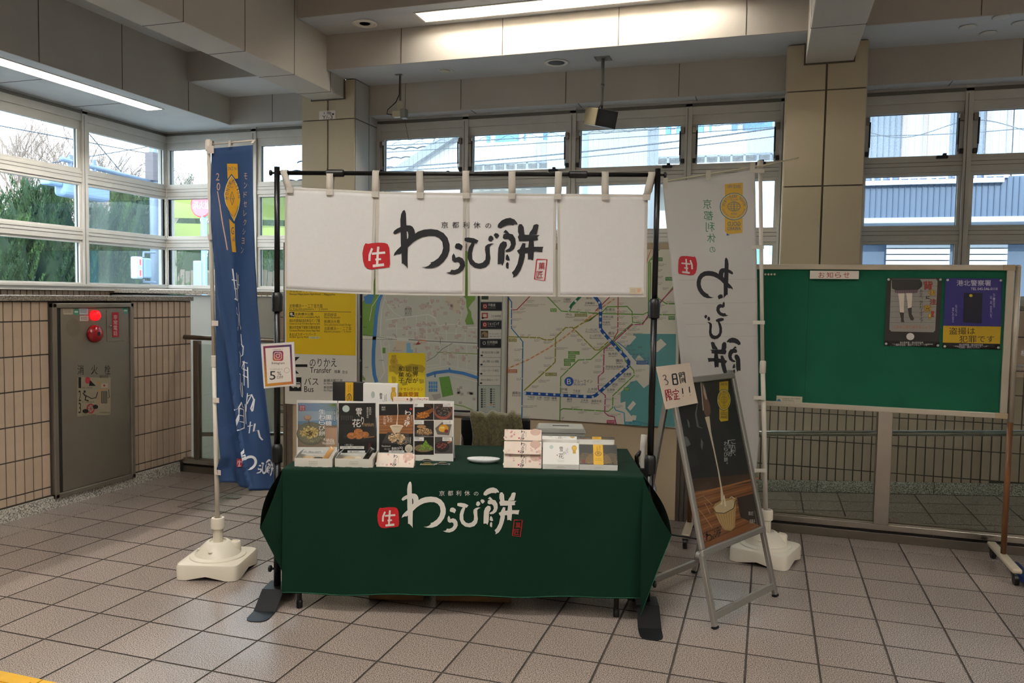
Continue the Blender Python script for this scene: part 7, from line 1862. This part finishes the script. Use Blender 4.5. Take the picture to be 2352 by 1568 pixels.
# ================================================================ fittings on the ceiling
dl = thing('downlight', 'round recessed downlight in ceiling beside the long light', 'downlight', atZ(838, 53, 4.03))
MB().lathe([(.112, -.001), (.115, -.008), (.09, -.012), (.084, -.006)], 32).build('trim_ring', WHITEP, dl, auto=30); MB().lathe([(.086, -.004), (.05, -.006), (.002, -.006)], 24).build('lamp_disc', mat('lamp_dull', '#8f8b82', .5), dl)
spk = thing('ceiling_speaker', 'round grey speaker grille in ceiling above white curtain', 'speaker', atZ(1278, 143, 3.705))
MB().lathe([(.108, -.001), (.112, -.007), (.1, -.010), (.094, -.006)], 36).build('trim_ring', WHITEP, spk, smooth=True); MB().lathe([(.095, -.004), (.05, -.009), (0, -.010)], 32).build('grille', mat('grille_grey', '#77787a', .6, bump=(900, .8)), spk, smooth=True)
sdt = thing('smoke_detector', 'small cream round sensor on square ceiling plate', 'sensor', atZ(1022, 161, 3.705))
MB().box(-.075, .075, -.075, .075, -.003, 0).build('square_plate', CEIL, sdt); MB().lathe([(.05, -.003), (.05, -.014), (.042, -.02), (0, -.021)], 28).build('sensor_body', mat('sensor_cream', '#c9c2a8', .5), sdt, auto=50)
for k, (x, y) in enumerate(((2300,38),(2223,61),(2270,75),(2345,52))):
    p = atZ(x, y, 3.705); o = thing('ceiling_cover', ['farthest back cream ceiling cover disc above the right pillar windows', 'cream ceiling cover disc closest to the right pillar', 'cream ceiling cover disc nearest the window band', 'cream ceiling cover disc cut by the picture edge'][k], 'cover', p, 0, 'round cover discs on the ceiling')
    MB().lathe([(.06, -.001), (.063, -.006), (.055, -.010), (0, -.011)], 28).build('disc', mat('disc_cream', '#c6c2b8', .6), o, smooth=True)
# hanging box loudspeaker
p = atZ(1385, 134, 3.705); hs = thing('hanging_loudspeaker', 'beige box loudspeaker hanging from a ceiling pole before the windows', 'loudspeaker', p)
GRY = mat('pole_grey', '#8f8c84', .4, .5)
MB().box(-.07, .07, -.07, .07, -.006, 0).build('ceiling_plate', GRY, hs, bevel=.002)
MB().tube([(0,0,-.006), (0,0,-.26)], .0155, 14).build('drop_tube', GRY, hs, smooth=True); MB().tube([(0,0,-.2), (0,0,-.42)], .012, 14).build('inner_tube', GRY, hs, smooth=True); MB().lathe([(.017, -.01), (.0185, -.008), (.0185, .01), (.017, .012)], 14, (0,0,-.24)).build('tube_collar', STEEL_D, hs, auto=40)
MB().tube([(0,0,-.41), (0,0,-.46)], .008, 10).build('swivel', BLACK, hs); MB().tube([(-.05,0,-.46), (-.02,0,-.43), (-.008,0,-.41)], .004, 8).build('cable', BLACK, hs)
body = thing('speaker_box', None, None, (0, 0, -.455)); body.parent = hs
body.rotation_euler = (math.radians(-4), math.radians(14), math.radians(-52))
m = MB().box(-.135, .125, -.10, .10, -.15, 0); m.build('cabinet', mat('speaker_beige', '#8f8266', .4), body, bevel=.006)
MB().box(.125, .14, -.10, .10, -.15, 0).build('front_frame', BLACK, body, bevel=.004); MB().box(.14, .142, -.075, .075, -.125, -.025).build('grille', mat('grille_black', '#161616', .7), body)
for y_ in (-.08, .08): 
    for z_ in (-.02, -.13): MB().lathe([(.005, 0), (.005, .004)], 8, (-.11, -.104, z_), 'Y').build('screw', STEEL, body) if y_ < 0 else None
# small bracketed sensor
p = atZ(919, 171, 3.705); sr = thing('bracket_sensor', 'small wired sensor on a metal ceiling bracket beside the pillar', 'sensor', p)
MB().box(-.05, .02, -.02, .02, -.004, 0).box(.0, .004, -.02, .02, -.27, -.004).build('bracket', STEEL_D, sr, bevel=.001)
MB().box(-.02, .05, -.025, .0, -.36, -.26).build('joint_plate', mat('sensor_ivory', '#b5ab90', .5), sr, bevel=.006)
MB().box(-.06, .03, -.05, .01, -.42, -.36).build('sensor_body', mat('sensor_ivory', '#b5ab90', .5), sr, bevel=.004); MB().box(.03, .085, -.055, .015, -.435, -.345).build('sensor_head', mat('sensor_grey', '#7a786f', .4), sr, bevel=.005)
MB().tube([(.006,-.022,-.02), (.004,-.024,-.2), (-.03,-.024,-.27), (-.12,-.024,-.34), (-.13,-.024,-.38), (-.06,-.02,-.395)], .005, 8).build('cable', BLACK, sr, smooth=True)
MB().tube([(.06,-.0,-.09), (.055,-.0,-.345)], .002, 6).tube([(.055,0,-.435), (.05,.1,-.62)], .002, 6).build('thin_wire', BLACK, sr)

# ================================================================ chair, white case and trolley behind the stall
ch = thing('folding_chair', 'black folding chair behind table', 'chair', (-1.62, 4.72, 0), TA)
BV = mat('black_vinyl', '#0d0d0e', .35, coat=.2)
def cb(i, j): 
    x = -.215+.43*i; return Vector((x, .03*math.cos((i-.5)*pi)*1.0, .56+.24*j))
MB().box(-.22, .22, .0, .035, .56, .775).build('backrest', BV, ch, bevel=.016, seg=3)
MB().box(-.20, .20, -.40, -.02, .42, .455).build('seat', BV, ch, bevel=.014, seg=3)
for s_ in (-1, 1):
    MB().tube([(s_*.21,.03,.72),(s_*.215,-.05,.43),(s_*.22,-.36,.01)], .011, 10).build('front_leg', STEEL_D, ch, smooth=True)
    MB().tube([(s_*.20,-.22,.42),(s_*.205,.12,.01)], .011, 10).build('rear_leg', STEEL_D, ch, smooth=True)
bk = thing('fleece_blanket', 'olive fleece blanket draped over the chair back', 'blanket', (-1.62, 4.72, 0), TA)
rn = random.Random(3)
def fl(i, j):
    # j: 0 front bottom -> 1 back bottom, going over the backrest
    x = -.15+.32*i+.01*math.sin(j*9)
    fold = .007*math.sin(i*17)+.005*math.sin(i*31+1)
    if j < .45: z = .57+.215*(j/.45); y = -.022-abs(fold)-.004
    elif j < .55: a = (j-.45)/.1*pi; z = .79+.018*math.sin(a)+fold*.6; y = .017-.043*math.cos(a)
    else: z = .785-.2*((j-.55)/.45); y = .062+abs(fold)
    return Vector((x, y, z+ (fold*.5 if .4 < j < .6 else 0)))
FLE = mat('fleece_olive', '#6b6340', 1.0, noise=(55, .25), bump=(120, 1.0), sheen=.5)
MB().grid(fl, 60, 50).build('fleece', FLE, bk, smooth=True, solid=.008)
cs = thing('white_case', 'white plastic case with a slot handle behind the table', 'case', (-1.18, 4.66, 0), TA)
WCA = mat('case_white', '#d6d6ce', .35)
zt = .765
MB().add([(-.125,-.09,.05),(.125,-.09,.05),(.125,.09,.05),(-.125,.09,.05),(-.145,-.10,zt-.03),(.145,-.10,zt-.03),(.145,.10,zt-.03),(-.145,.10,zt-.03)], [(3,2,1,0),(4,5,6,7),(0,1,5,4),(1,2,6,5),(2,3,7,6),(3,0,4,7)]).build('case_body', WCA, cs, bevel=.01)
MB().add([(-.15,-.105,zt-.03),(.15,-.105,zt-.03),(.15,.105,zt-.03),(-.15,.105,zt-.03),(-.135,-.09,zt),(.135,-.09,zt),(.135,.09,zt),(-.135,.09,zt)], [(3,2,1,0),(4,5,6,7),(0,1,5,4),(1,2,6,5),(2,3,7,6),(3,0,4,7)]).build('case_lid', WCA, cs, bevel=.006)
MB().box(-.05, .05, -.012, .012, zt-.001, zt+.0012).build('handle_slot', BLACK, cs, bevel=.0)
for x_ in (-.09, .09): 
    for y_ in (-.06, .06): MB().lathe([(.012, 0), (.014, .01), (.012, .05)], 10, (x_, y_, 0)).build('case_foot', BLACK, cs)
tq = atY(1478, 1000, 4.33)
tr = thing('hand_trolley', 'pale hand trolley with white bag behind the black pole', 'trolley', (tq.x, 4.33, 0), TA)
MB().tube([(0,0,.03),(0,0,.74),(.004,0,.80)], .017, 14).build('trolley_pole', WHITEP, tr, smooth=True)
MB().tube([(0,-.0,.60),(-.03,-.0,.63),(-.035,0,.68),(-.01,0,.71)], .012, 10).build('grip', BLACK, tr, smooth=True); MB().box(-.025, .025, -.025, .025, .56, .62).build('clamp', BLACK, tr, bevel=.006)
MB().box(-.22, .02, -.1, .03, .02, .035).build('toe_plate', STEEL_D, tr)
for x_ in (-.2, 0): MB().lathe([(.02, -.015), (.05, -.015), (.052, 0), (.05, .015), (.02, .015)], 18, (x_, .06, .052), 'X').build('wheel', BLACK, tr, auto=40)
def bagf(i, j): return Vector((-.035+.105*i+.008*math.sin(j*14), .03+.02*math.sin(i*9+j*5), .33+.30*j+.01*math.sin(i*12)))
MB().grid(bagf, 12, 14).build('paper_bag', mat('bag_white', '#c9ccd2', .6), tr, smooth=True, solid=.01)

# ================================================================ outside
GZ = -.9
gr = MB().box(-60, 40, 8.2, 60, GZ-.1, GZ).box(-60, -7.3, -20, 8.2, GZ-.1, GZ).build('ground', mat('asphalt', '#a8a8a6', .9, noise=(3, .1)))
tag(gr, 'grey asphalt street outside the windows', 'street', kind='structure')
# eave outside the windows (greenish underside)
ev_ = MB().box(-7.3, 9, 7.95, 8.25, 3.30, 3.36).box(-7.3, -7.0, -8, 8.25, 3.30, 3.36).build('eave', mat('eave_green', '#7fa098', .7)); tag(ev_, 'pale green eave projecting outside above the windows', 'eave', kind='structure')

# ---- conifers
LEAFS = [mat('conifer_a', '#34502a', .8, noise=(3.0, .35)), mat('conifer_b', '#2c4826', .8, noise=(3.0, .35)), mat('conifer_c', '#435e2e', .8, noise=(3.0, .35))]
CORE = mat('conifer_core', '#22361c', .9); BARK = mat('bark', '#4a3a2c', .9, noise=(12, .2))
def conifer(x, y, ztop, r, seed, label):
    rn = random.Random(seed); h = ztop-GZ
    o = thing('conifer', label, 'tree', (x, y, GZ), rn.random()*6, 'conifers outside the corner windows')
    MB().tube([(0,0,0),(.02,0,h*.5),(0,.02,h*.9)], [.09,.06,.02], 7).build('trunk', BARK, o, smooth=True)
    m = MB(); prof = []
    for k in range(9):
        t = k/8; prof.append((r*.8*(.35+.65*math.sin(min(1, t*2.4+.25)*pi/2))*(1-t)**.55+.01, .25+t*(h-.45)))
    m.lathe(prof, 10); m.build('light_block_core', CORE, o, smooth=True)  # solid dark core added inside the crown to block light
    m = MB(); tips = 26; VV, FF = [], []
    # upward sweeping plumes, each a cluster of small blades
    for k in range(tips*5):
        t = rn.random()**1.1; a = rn.random()*2*pi; rad = r*(.35+.65*math.sin(min(1, t*2.4+.25)*pi/2))*(1-t)**.6
        base = Vector((rad*.75*math.cos(a), rad*.75*math.sin(a), .2+t*(h-.7)))
        dirv = Vector((math.cos(a)*.35, math.sin(a)*.35, 1)).normalized(); L = rn.uniform(.4, .85)*(1.05-.4*t); tw = rn.uniform(-1, 1)
        for b in range(26):
            s_ = b/25; ca, sa = math.cos(a+tw*s_), math.sin(a+tw*s_)
            c = base+dirv*(L*s_)+Vector((ca*.08*s_, sa*.08*s_, 0)); w_ = .10*(1-s_)+.012
            for q in range(3):
                aa = rn.random()*6.28; cx_, sy_ = math.cos(aa), math.sin(aa)
                l_ = rn.uniform(.06, .12)*(1.1-.5*s_); px_, py_, pz_ = c.x+cx_*w_*.6, c.y+sy_*w_*.6, c.z
                dx, dy, dz = cx_*.45*l_, sy_*.45*l_, rn.uniform(.7, 1.1)*l_; tx, ty = -sy_*l_*.16, cx_*l_*.16
                k0 = len(VV); VV += [(px_-tx, py_-ty, pz_), (px_+dx, py_+dy, pz_+dz), (px_+tx, py_+ty, pz_)]; FF.append((k0, k0+1, k0+2))
    m.v, m.f, m.m = VV, FF, [0]*len(FF)
    m.build('foliage', LEAFS[seed % 3], o)
tl = [(-25,440,-12.2,.85),(28,455,-12.6,.6),(62,398,-12.9,.62),(108,388,-12.5,.55),(142,415,-13.0,.6),(190,470,-12.8,.6),(232,452,-12.6,.55),(272,408,-12.7,.6),(300,425,-13.4,.6),(332,410,-13.0,.65),(372,455,-13.4,.7)]
names = ['broad conifer at the outer edge of corner windows', 'low conifer beside the outermost broad one', 'tall slim conifer below the signal head', 'tallest slim conifer beneath the signal arm', 'leaning conifer by the window mullion', 'short bushy conifer just past the mullion', 'short conifer below the bare branches', 'pointed conifer in middle of the second pane', 'darker conifer behind the pointed one', 'conifer beside the signal pole', 'dense conifer behind the signal pole']
for k, (x, y, X, r) in enumerate(tl):
    p = atX(x, y, X); conifer(p.x, p.y, p.z+.12, r*.9, k+1, names[k])
for k, (x, y, Y, r) in enumerate(((430,395,20,1.0),(520,390,21,1.1),(600,395,20,1.0),(660,380,19,1.0))):
    p = atY(x, y, Y); conifer(p.x, p.y, p.z, r, 30+k, ['hedge conifer seen beside blue banner pole', 'hedge conifer hidden behind blue banner', 'hedge conifer between blue banner and black stand', 'hedge conifer next to the beige pillar'][k])

# ---- bare trees
def bare_tree(x, y, ztop, seed, label):
    rn = random.Random(seed); o = thing('bare_tree', label, 'tree', (x, y, GZ), 0, 'leafless trees outside')
    m = MB(); h = ztop-GZ
    def grow(p, d, L, r, n):
        q = p+d*L; mid = p.lerp(q, .5)+Vector((rn.uniform(-1,1), rn.uniform(-1,1), 0))*L*.06
        m.tube([p, mid, q], [r, r*.85, r*.7], 5 if r > .02 else 3, False)
        if n == 0: return
        for k in range(3 if n > 1 else 5):
            dd = (d+Vector((rn.uniform(-1,1), rn.uniform(-1,1), rn.uniform(-.25,.75)))*.62).normalized()
            grow(p.lerp(q, rn.uniform(.55, 1)), dd, L*rn.uniform(.62, .84), max(r*.58, .006), n-1)
    m.tube([(0,0,0),(.05,0,h*.25)], [.17,.13], 8); 
    for k in range(5):
        a = k*1.26+rn.random(); grow(Vector((.05,0,h*.25)), Vector((math.cos(a)*.6, math.sin(a)*.6, 1)).normalized(), h*.22, .07, 4)
    m.build('branches', mat('bare_bark', '#8a7a70', .9), o)
for k, (x, y, X, lab) in enumerate(((20,235,-17,'leafless tree at the outer edge of the corner windows'),(110,225,-18,'leafless tree reaching above the conifers at the outer pane'),(235,265,-19,'leafless tree behind the window mullion and signal head'),(330,280,-17.5,'leafless tree behind the signal pole'))):
    p = atX(x, y, X); bare_tree(p.x, p.y, p.z+1.0, 50+k, lab)

# ---- signals and pole
GAL = mat('galvanised', '#7d8ca0', .5, .35, noise=(4, .1)); LBL = mat('signal_blue', '#86a2c4', .45)
XS = -10.5
p0 = atX(353, 420, XS); sp_ = thing('signal_pole', 'traffic signal pole with horizontal arm and lit pedestrian signal outside', 'signal pole', (p0.x, p0.y, GZ))
MB().tube([(0,0,0),(0,0,7.5)], [.075,.065], 16).build('pole', GAL, sp_, smooth=True)
MB().box(-.09, .09, -.11, .11, atX(353, 380, XS).z-GZ-.28, atX(353, 380, XS).z-GZ+.22).build('control_box', mat('box_brown', '#6b6264', .6), sp_, bevel=.01)
q = atX(140, 378, XS); zz = p0.z-GZ
for dz in (.0, -.14): MB().tube([(0,0,zz+dz),(0,q.y-p0.y,zz+.1+dz)], .04, 10).build('arm', GAL, sp_, smooth=True)
for k in range(5): t = (k+1)/6; MB().tube([(0,(q.y-p0.y)*t,zz+.1*t),(0,(q.y-p0.y)*t,zz+.1*t-.14)], .02, 6).build('arm_strut', GAL, sp_)
s0, s1 = atX(134, 430, XS), atX(243, 430, XS)
sg_ = thing('traffic_signal', None, None, (0, (s0.y+s1.y)/2-p0.y, -GZ)); sg_.parent = sp_
ly = (s1.y-s0.y)/2; za, zb = atX(190, 458, XS).z, atX(190, 405, XS).z
MB().box(-.12, .12, -ly, ly, za, zb).build('signal_housing', LBL, sg_, bevel=.07, seg=3)
MB().box(-.1, .1, -ly-.25, -ly, (za+zb)/2-.04, (za+zb)/2+.1).build('visor', LBL, sg_, bevel=.03)
MB().box(-.125, -.1, ly-.35, ly-.1, za+.03, za+.09).build('vent', BLACK, sg_)
for y_ in (-ly*.5, ly*.5): MB().tube([(0,y_,zb-.02),(0,y_,zb+.3)], .03, 8).build('hanger', GAL, sg_)
c = atX(322, 615, XS+.3); pd = thing('pedestrian_signal', None, None, (c.x-p0.x, c.y-p0.y, c.z-GZ)); pd.parent = sp_; pd.scale = (.78, .78, .78)
hh = .24
MB().box(-.09, .09, -.19, .0, -hh, hh).build('lamp_housing', mat('lamp_white', '#b4bec8', .4), pd, bevel=.03)
MB().box(-.1, .1, .02, .24, -hh*.9, hh*.9).build('rear_housing', LBL, pd, bevel=.03)
REDL = emitter('signal_red', (1, .08, .10), 1.6)
for z_ in (-.115, .115): MB().box(.09, .094, -.15, -.04, z_-.085, z_+.085).build('lamp_window', mat('lamp_pink', '#d8b8bc', .3), pd); MB().box(.094, .097, -.115, -.075, z_-.06, z_+.06).build('lamp_figure', REDL, pd)
MB().tube([(0,.1,hh),(0,.1,hh+.1),(0,.45,hh+.12)], .025, 8).build('bracket', GAL, pd); MB().tube([(0,.1,-hh),(0,.1,-hh-.06),(0,.45,-hh-.07)], .025, 8).build('bracket', GAL, pd)

# ---- hydrant road sign, fences
YS = 12.5
c = atY(462, 470, YS); rs = thing('road_sign', 'round red road sign on a pale blue post outside', 'road sign', (c.x, c.y, 0))
R_ = .24
MB().lathe([(R_, 0), (R_, .01), (0, .01)], 32, (0,0,c.z), 'Y').build('sign_disc', mat('sign_red', '#c23a3e', .4), rs)
MB().lathe([(R_*.9, -.004), (R_*.9, 0), (0, 0)], 32, (0,-.001,c.z), 'Y').build('sign_face', mat('sign_pink', '#d8707a', .4), rs)
P = flat_print((c.x, c.y-.006, c.z), (1,0,0), (0,-1,0), Matrix.Translation((-c.x, -c.y, 0)), base=.002); P.text('消火栓', 444, 462, 482, 480, '#f2ecec', 1); P.build('lettering', rs)
MB().tube([(0.02,.05,GZ),(0.02,.05,c.z)], .055, 12).build('post', mat('post_paleblue', '#7590b0', .5), rs, smooth=True)
ub = thing('utility_box', 'pale metal box on the road sign post', 'utility box', (c.x, c.y, 0)); MB().box(-.16, .02, -.05, .03, 1.62, 2.12).build('box_body', mat('utility_grey', '#909a9c', .5), ub, bevel=.02)
fn_ = thing('green_fence', 'lime green boards of a fence outside beside blue banner', 'fence', (0, 15, 0))
LIME = mat('lime', '#8a9a4e', .6)
for y0, y1, y2, y3 in ((440, 450, 492, 500), (512, 520, 545, 545)):
    a, b, c_, d = atY(392, y0, 15), atY(690, y1, 15), atY(690, y2+14, 15), atY(392, y3, 15)
    MB().add([(a.x,0,a.z),(b.x,0,b.z),(c_.x,0,c_.z),(d.x,0,d.z),(a.x,.05,a.z),(b.x,.05,b.z),(c_.x,.05,c_.z),(d.x,.05,d.z)], [(3,2,1,0),(4,5,6,7),(0,1,5,4),(2,3,7,6)]).build('fence_board', LIME, fn_)
for x in (395, 480, 580, 680): a = atY(x, 540, 15); MB().box(a.x-.04, a.x+.04, .05, .1, GZ, a.z+1.2).build('fence_post', mat('fence_post', '#8a8f70', .6), fn_)
wf = thing('timber_fence', 'brown slatted fence outside low in the corner window', 'fence', (0, 16.5, 0))
for k in range(24):
    x = atY(390, 600, 16.5).x+k*.16; MB().box(x, x+.12, 0, .03, GZ, 2.05+.02*(k % 3)).build('fence_slat', mat('slat_brown', '#8a7a68', .8, objvar=.12), wf)
MB().box(atY(390, 600, 16.5).x, atY(390, 600, 16.5).x+3.9, .03, .08, 1.7, 1.8).build('fence_rail', mat('slat_brown', '#8a7a68', .8), wf)

# ---- white building with blue glazing
YW = 17.0
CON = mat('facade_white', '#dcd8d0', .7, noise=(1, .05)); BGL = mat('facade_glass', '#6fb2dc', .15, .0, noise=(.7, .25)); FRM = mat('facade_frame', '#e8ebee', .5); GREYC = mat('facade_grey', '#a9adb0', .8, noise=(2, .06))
wbld = thing('white_building', 'white building with blue glazed floor across the street', 'building', (0, YW, GZ))
def wz(y, Y=YW): return atY(1450, y, Y).z-GZ
def fx(x, Y=YW): return atY(x, 330, Y).x
xa, xb = fx(1060), fx(1860)
MB().box(xa, xb, 0, 5, 0, wz(352)).build('lower_storey', CON, wbld)
MB().box(xa, xb, -.45, 0, wz(372), wz(322)).build('parapet', CON, wbld, bevel=.02)
MB().box(xa, xb, -.7, -.45, wz(430), wz(392)).build('balcony_front', mat('balcony_white', '#e6e6e2', .6), wbld, bevel=.02)
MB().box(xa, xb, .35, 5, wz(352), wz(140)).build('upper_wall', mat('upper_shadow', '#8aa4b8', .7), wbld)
n = 11
for k in range(n):
    x0 = xa+(xb-xa)*k/n; x1 = xa+(xb-xa)*(k+1)/n
    wd_ = MB().box(x0+.05, x1-.05, .28, .34, wz(322), wz(200)).build('window', BGL, wbld)
    MB().box(x0-.05, x0+.05, .2, .36, wz(322), wz(200)).build('window_mullion', FRM, wbld)
    if k % 2 == 0: MB().box(x0+.1, x0+.5, .25, .279, wz(322), wz(205)).build('blind', FRM, wbld)
for k in range(30):
    x0 = xa+(xb-xa)*k/30; MB().box(x0, x0+.04, -.62, -.5, wz(392), wz(376)).build('balustrade_post', mat('rail_grey', '#9aa0a4', .5), wbld)
MB().box(xa, xb, -.62, -.5, wz(378), wz(375)).build('balustrade_rail', mat('rail_grey', '#9aa0a4', .5), wbld)
gb2 = thing('grey_block', 'plain pale grey concrete block across the street before white building', 'building', (0, 14.6, GZ))
a, b = fx(1352, 14.6), fx(1487, 14.6); MB().box(a, b, 0, 1.5, 0, 9).build('wall', GREYC, gb2); MB().box(a-.9, a, .4, 1.5, 0, 9).build('side_wall', mat('facade_paleblue', '#b4c4cc', .8), gb2)
for k in range(6): MB().box(a, b, -.004, 0, .9*k+1, .9*k+1.01).build('form_joint', JOINT, gb2)
# grey annex seen below (white wall with pipe) between banner and pillar
an = thing('grey_annex', 'pale grey annex with a downpipe across the street', 'building', (0, 13.2, GZ))
a, b = fx(1740, 13.2), fx(1830, 13.2); a0 = fx(1690, 13.2)
MB().box(a0, b, 0, 3, 0, atY(1770, 415, 13.2).z-GZ).build('wall', mat('annex_white', '#c9ccce', .8), an); MB().tube([(fx(1768, 13.2), -.06, 0), (fx(1768, 13.2), -.06, atY(1770, 415, 13.2).z-GZ-.1)], .05, 10).build('downpipe', FRM, an, smooth=True)
MB().box(a0, b, -.25, 0, atY(1770, 525, 13.2).z-GZ-.06, atY(1770, 525, 13.2).z-GZ).build('canopy', FRM, an); MB().box(fx(1735, 13.2), fx(1762, 13.2), -.03, 0, .3, atY(1770, 550, 13.2).z-GZ).build('door', mat('door_cyan', '#7fb8cc', .5), an)

# ---- house with a tiled roof
th = thing('tiled_house', 'house with grey tiled roof behind the first window pane', 'building', (0, 13.0, GZ))
a, b = fx(870, 13), fx(1068, 13)
z_e = atY(890, 392, 13).z-GZ; z_r = atY(1050, 215, 16.2).z-GZ; b = fx(1060, 16.2)
MB().box(a-2.6, b, 1.5, 3.0, 0, z_e).build('wall', mat('house_wall', '#b5b0aa', .8, noise=(8, .12)), th)
RT = mat('roof_tile', '#aeb6c2', .5, objvar=.12)
# the roof falls towards the viewer and to one side; rows of curved tiles
tile = MB()
for s_ in range(6):
    pass
tpm = MB().grid(lambda i, j: Vector((.26*i, .30*j, .035*math.sin(i*pi)+.03*(1-j))), 5, 1).mesh('roof_tile', RT)
slope = math.atan2(z_r-z_e+.3, 3.2)
RO = MB().add([(a-2.6, .9, z_e-.05), (b, .9, z_e-.05), (b, 3.2, z_r+.25), (a-2.6, 3.2, z_r+.25)], [(0,1,2,3)]).build('roof_deck', mat('roof_deck', '#7a828c', .8), th)
nr, nc = 11, 18; L_ = math.hypot(2.3, z_r+.3-z_e)
for j in range(nr):
    for i in range(nc):
        t = j/nr; x = b-.26*(i+1); 
        o = piece('roof_tile', tpm, th, (x, .9+2.3*t, z_e+(z_r+.3-z_e)*t+.0), (math.atan2(z_r+.3-z_e, 2.3), 0, 0), (1, L_/nr/.30, 1))
# gable end wall in front with sloping verge
ga = fx(925, 12.8); gbx = fx(1068, 12.8); z1_ = atY(905, 392, 12.8).z-GZ; z2_ = atY(1052, 302, 12.8).z-GZ
MB().prism([(ga, 0), (gbx, 0), (gbx, z2_), (ga, z1_)], lambda x, z: Vector((x, -.25, z)), lambda x, z: Vector((x, -.1, z))).build('gable_wall', mat('gable', '#bdbab6', .8, noise=(9, .15)), th)
MB().bar((ga-.4, -.2, z1_-.24), (gbx, -.2, z2_+.02), .35, .14, (0,0,1)).build('verge', mat('verge_grey', '#8d929a', .6), th)

# ---- dark building on the right
YK = 12.2
dk = thing('dark_building', 'dark blue grey sided building beyond the notice board windows', 'building', (0, YK, GZ))
SID = mat('siding', '#5e6e84', .65, noise=(2, .05)); KW = mat('rail_white', '#e3e6ea', .5)
a, b = atY(1960, 450, YK).x, atY(2900, 450, YK).x
z_ = lambda y: atY(2100, y, YK).z-GZ
MB().box(a, b, 0, 6, z_(505), z_(410)).build('siding_band', SID, dk)
for k in range(64): MB().box(a+k*(b-a)/64, a+k*(b-a)/64+.012, -.012, 0, z_(505), z_(412)).build('siding_rib', mat('siding_rib', '#4f5e74', .7), dk)
MB().box(a, b, -.05, 6, z_(512), z_(500)).build('flashing', mat('flashing', '#aeb9c8', .5), dk); MB().box(a, b, .5, 6, z_(560), z_(512)).build('recess', mat('recess_dark', '#3c434e', .8), dk)
MB().box(a, b, .45, 6, 0, z_(545)).build('lower_wall', mat('lower_blue', '#5a6a80', .7), dk)
MB().box(a, b, .9, 6, z_(410), z_(410)+5).build('upper_wall', mat('siding_upper', '#7d8898', .7, noise=(2, .06)), dk)
for k in range(60): MB().box(a+k*(b-a)/60, a+k*(b-a)/60+.015, .885, .9, z_(410), z_(410)+5).build('siding_rib', mat('siding_rib_up', '#6a7686', .7), dk)
for x0 in (2070, 2118, 2262, 2310): q = atY(x0, 330, YK+.9); MB().box(q.x, q.x+.07, .86, .9, z_(400), z_(400)+1.4).build('door_frame', mat('door_frame_tan', '#a8948a', .6), dk); MB().box(q.x+.07, q.x+.35, .87, .89, z_(400), z_(400)+1.35).build('door_leaf', mat('door_pale', '#b9c4d2', .5), dk)
x1 = atY(2305, 400, YK).x
MB().box(a, x1, -.06, .0, z_(424), z_(414)).build('balcony_kerb', KW, dk); MB().box(a, x1, -.05, -.01, z_(395), z_(390)).build('balcony_rail', KW, dk)
k = 0; x = a
while x < x1:
    MB().box(x, x+(.05 if k % 8 == 0 else .022), -.045, -.015, z_(414), z_(392)).build('baluster', KW, dk); x += .115; k += 1
for x0, x2 in ((2035, 2180), (2215, 2312)):
    q0, q1 = atY(x0, 580, YK+.45), atY(x2, 580, YK+.45); n = 12
    for j in range(n):
        zt_ = z_(550)-.02-j*.085; MB().box(q0.x, q1.x, .40, .44, zt_-.07, zt_).build('shutter_slat', mat('shutter_white', '#d3dae2', .5), dk)

# ---- overhead wires
def wire(name, label, pts, r, col='#3a4450', group=None):
    tag(MB().tube(pts, r, 6).build(name, mat('wire_'+col[1:], col, .6)), label, 'wire', group)
YQ = 11.0
def sag(x0, y0, x1, y1, Y, n=14, s_=6): return [atY(x0+(x1-x0)*k/n, y0+(y1-y0)*k/n+s_*math.sin(pi*k/n), Y) for k in range(n+1)]
wire('overhead_wire', 'upper taut wire crossing the back windows', sag(700, 345, 2000, 262, YQ, s_=4), .006)
wire('overhead_wire', 'second taut wire crossing the back windows', sag(700, 360, 2000, 275, YQ+.3, s_=4), .006)
wire('overhead_wire', 'thick bundled cable sloping across the back windows', sag(860, 388, 2000, 262, YQ+.2, s_=14), .011)
wire('overhead_wire', 'lower bundled cable sloping across the back windows', sag(860, 396, 2000, 285, YQ+.4, s_=12), .008)
wire('overhead_wire', 'spiral wire coiled along the top wire', [atY(900+k*5, 333-k*5*.064-5*math.sin(k*.62), YQ) for k in range(200)], .004)
wire('overhead_wire', 'drooping wire loops before the dark building', [atY(1985+k*12, 300+18*math.sin(k*.22)-k*.3, 11.6) for k in range(32)], .006)
wire('overhead_wire', 'straight wire before the dark building', sag(1980, 312, 2400, 290, 11.5), .006)
for k, (x0, y0, x1, y1, lab) in enumerate(((-20, 285, 380, 360, 'sloping wire high in the corner windows'), (-20, 398, 380, 330, 'rising wire crossing the bare branches'), (-20, 470, 380, 472, 'level wire behind the conifer tops'), (-20, 482, 380, 488, 'lower level wire behind the conifers'), (190, 290, 300, 420, 'steep wire over the bare branches'))):
    wire('overhead_wire', lab, [atX(x0+(x1-x0)*j/10, y0+(y1-y0)*j/10, -15.5+.2*k) for j in range(11)], .012)
# bounces needed for this room
SC.cycles.max_bounces = 6; SC.cycles.diffuse_bounces = 3; SC.cycles.glossy_bounces = 3; SC.cycles.transparent_max_bounces = 12; SC.cycles.transmission_bounces = 3
SC.cycles.caustics_reflective = False; SC.cycles.caustics_refractive = False

SC.cycles.adaptive_threshold = .05; SC.cycles.use_light_tree = False
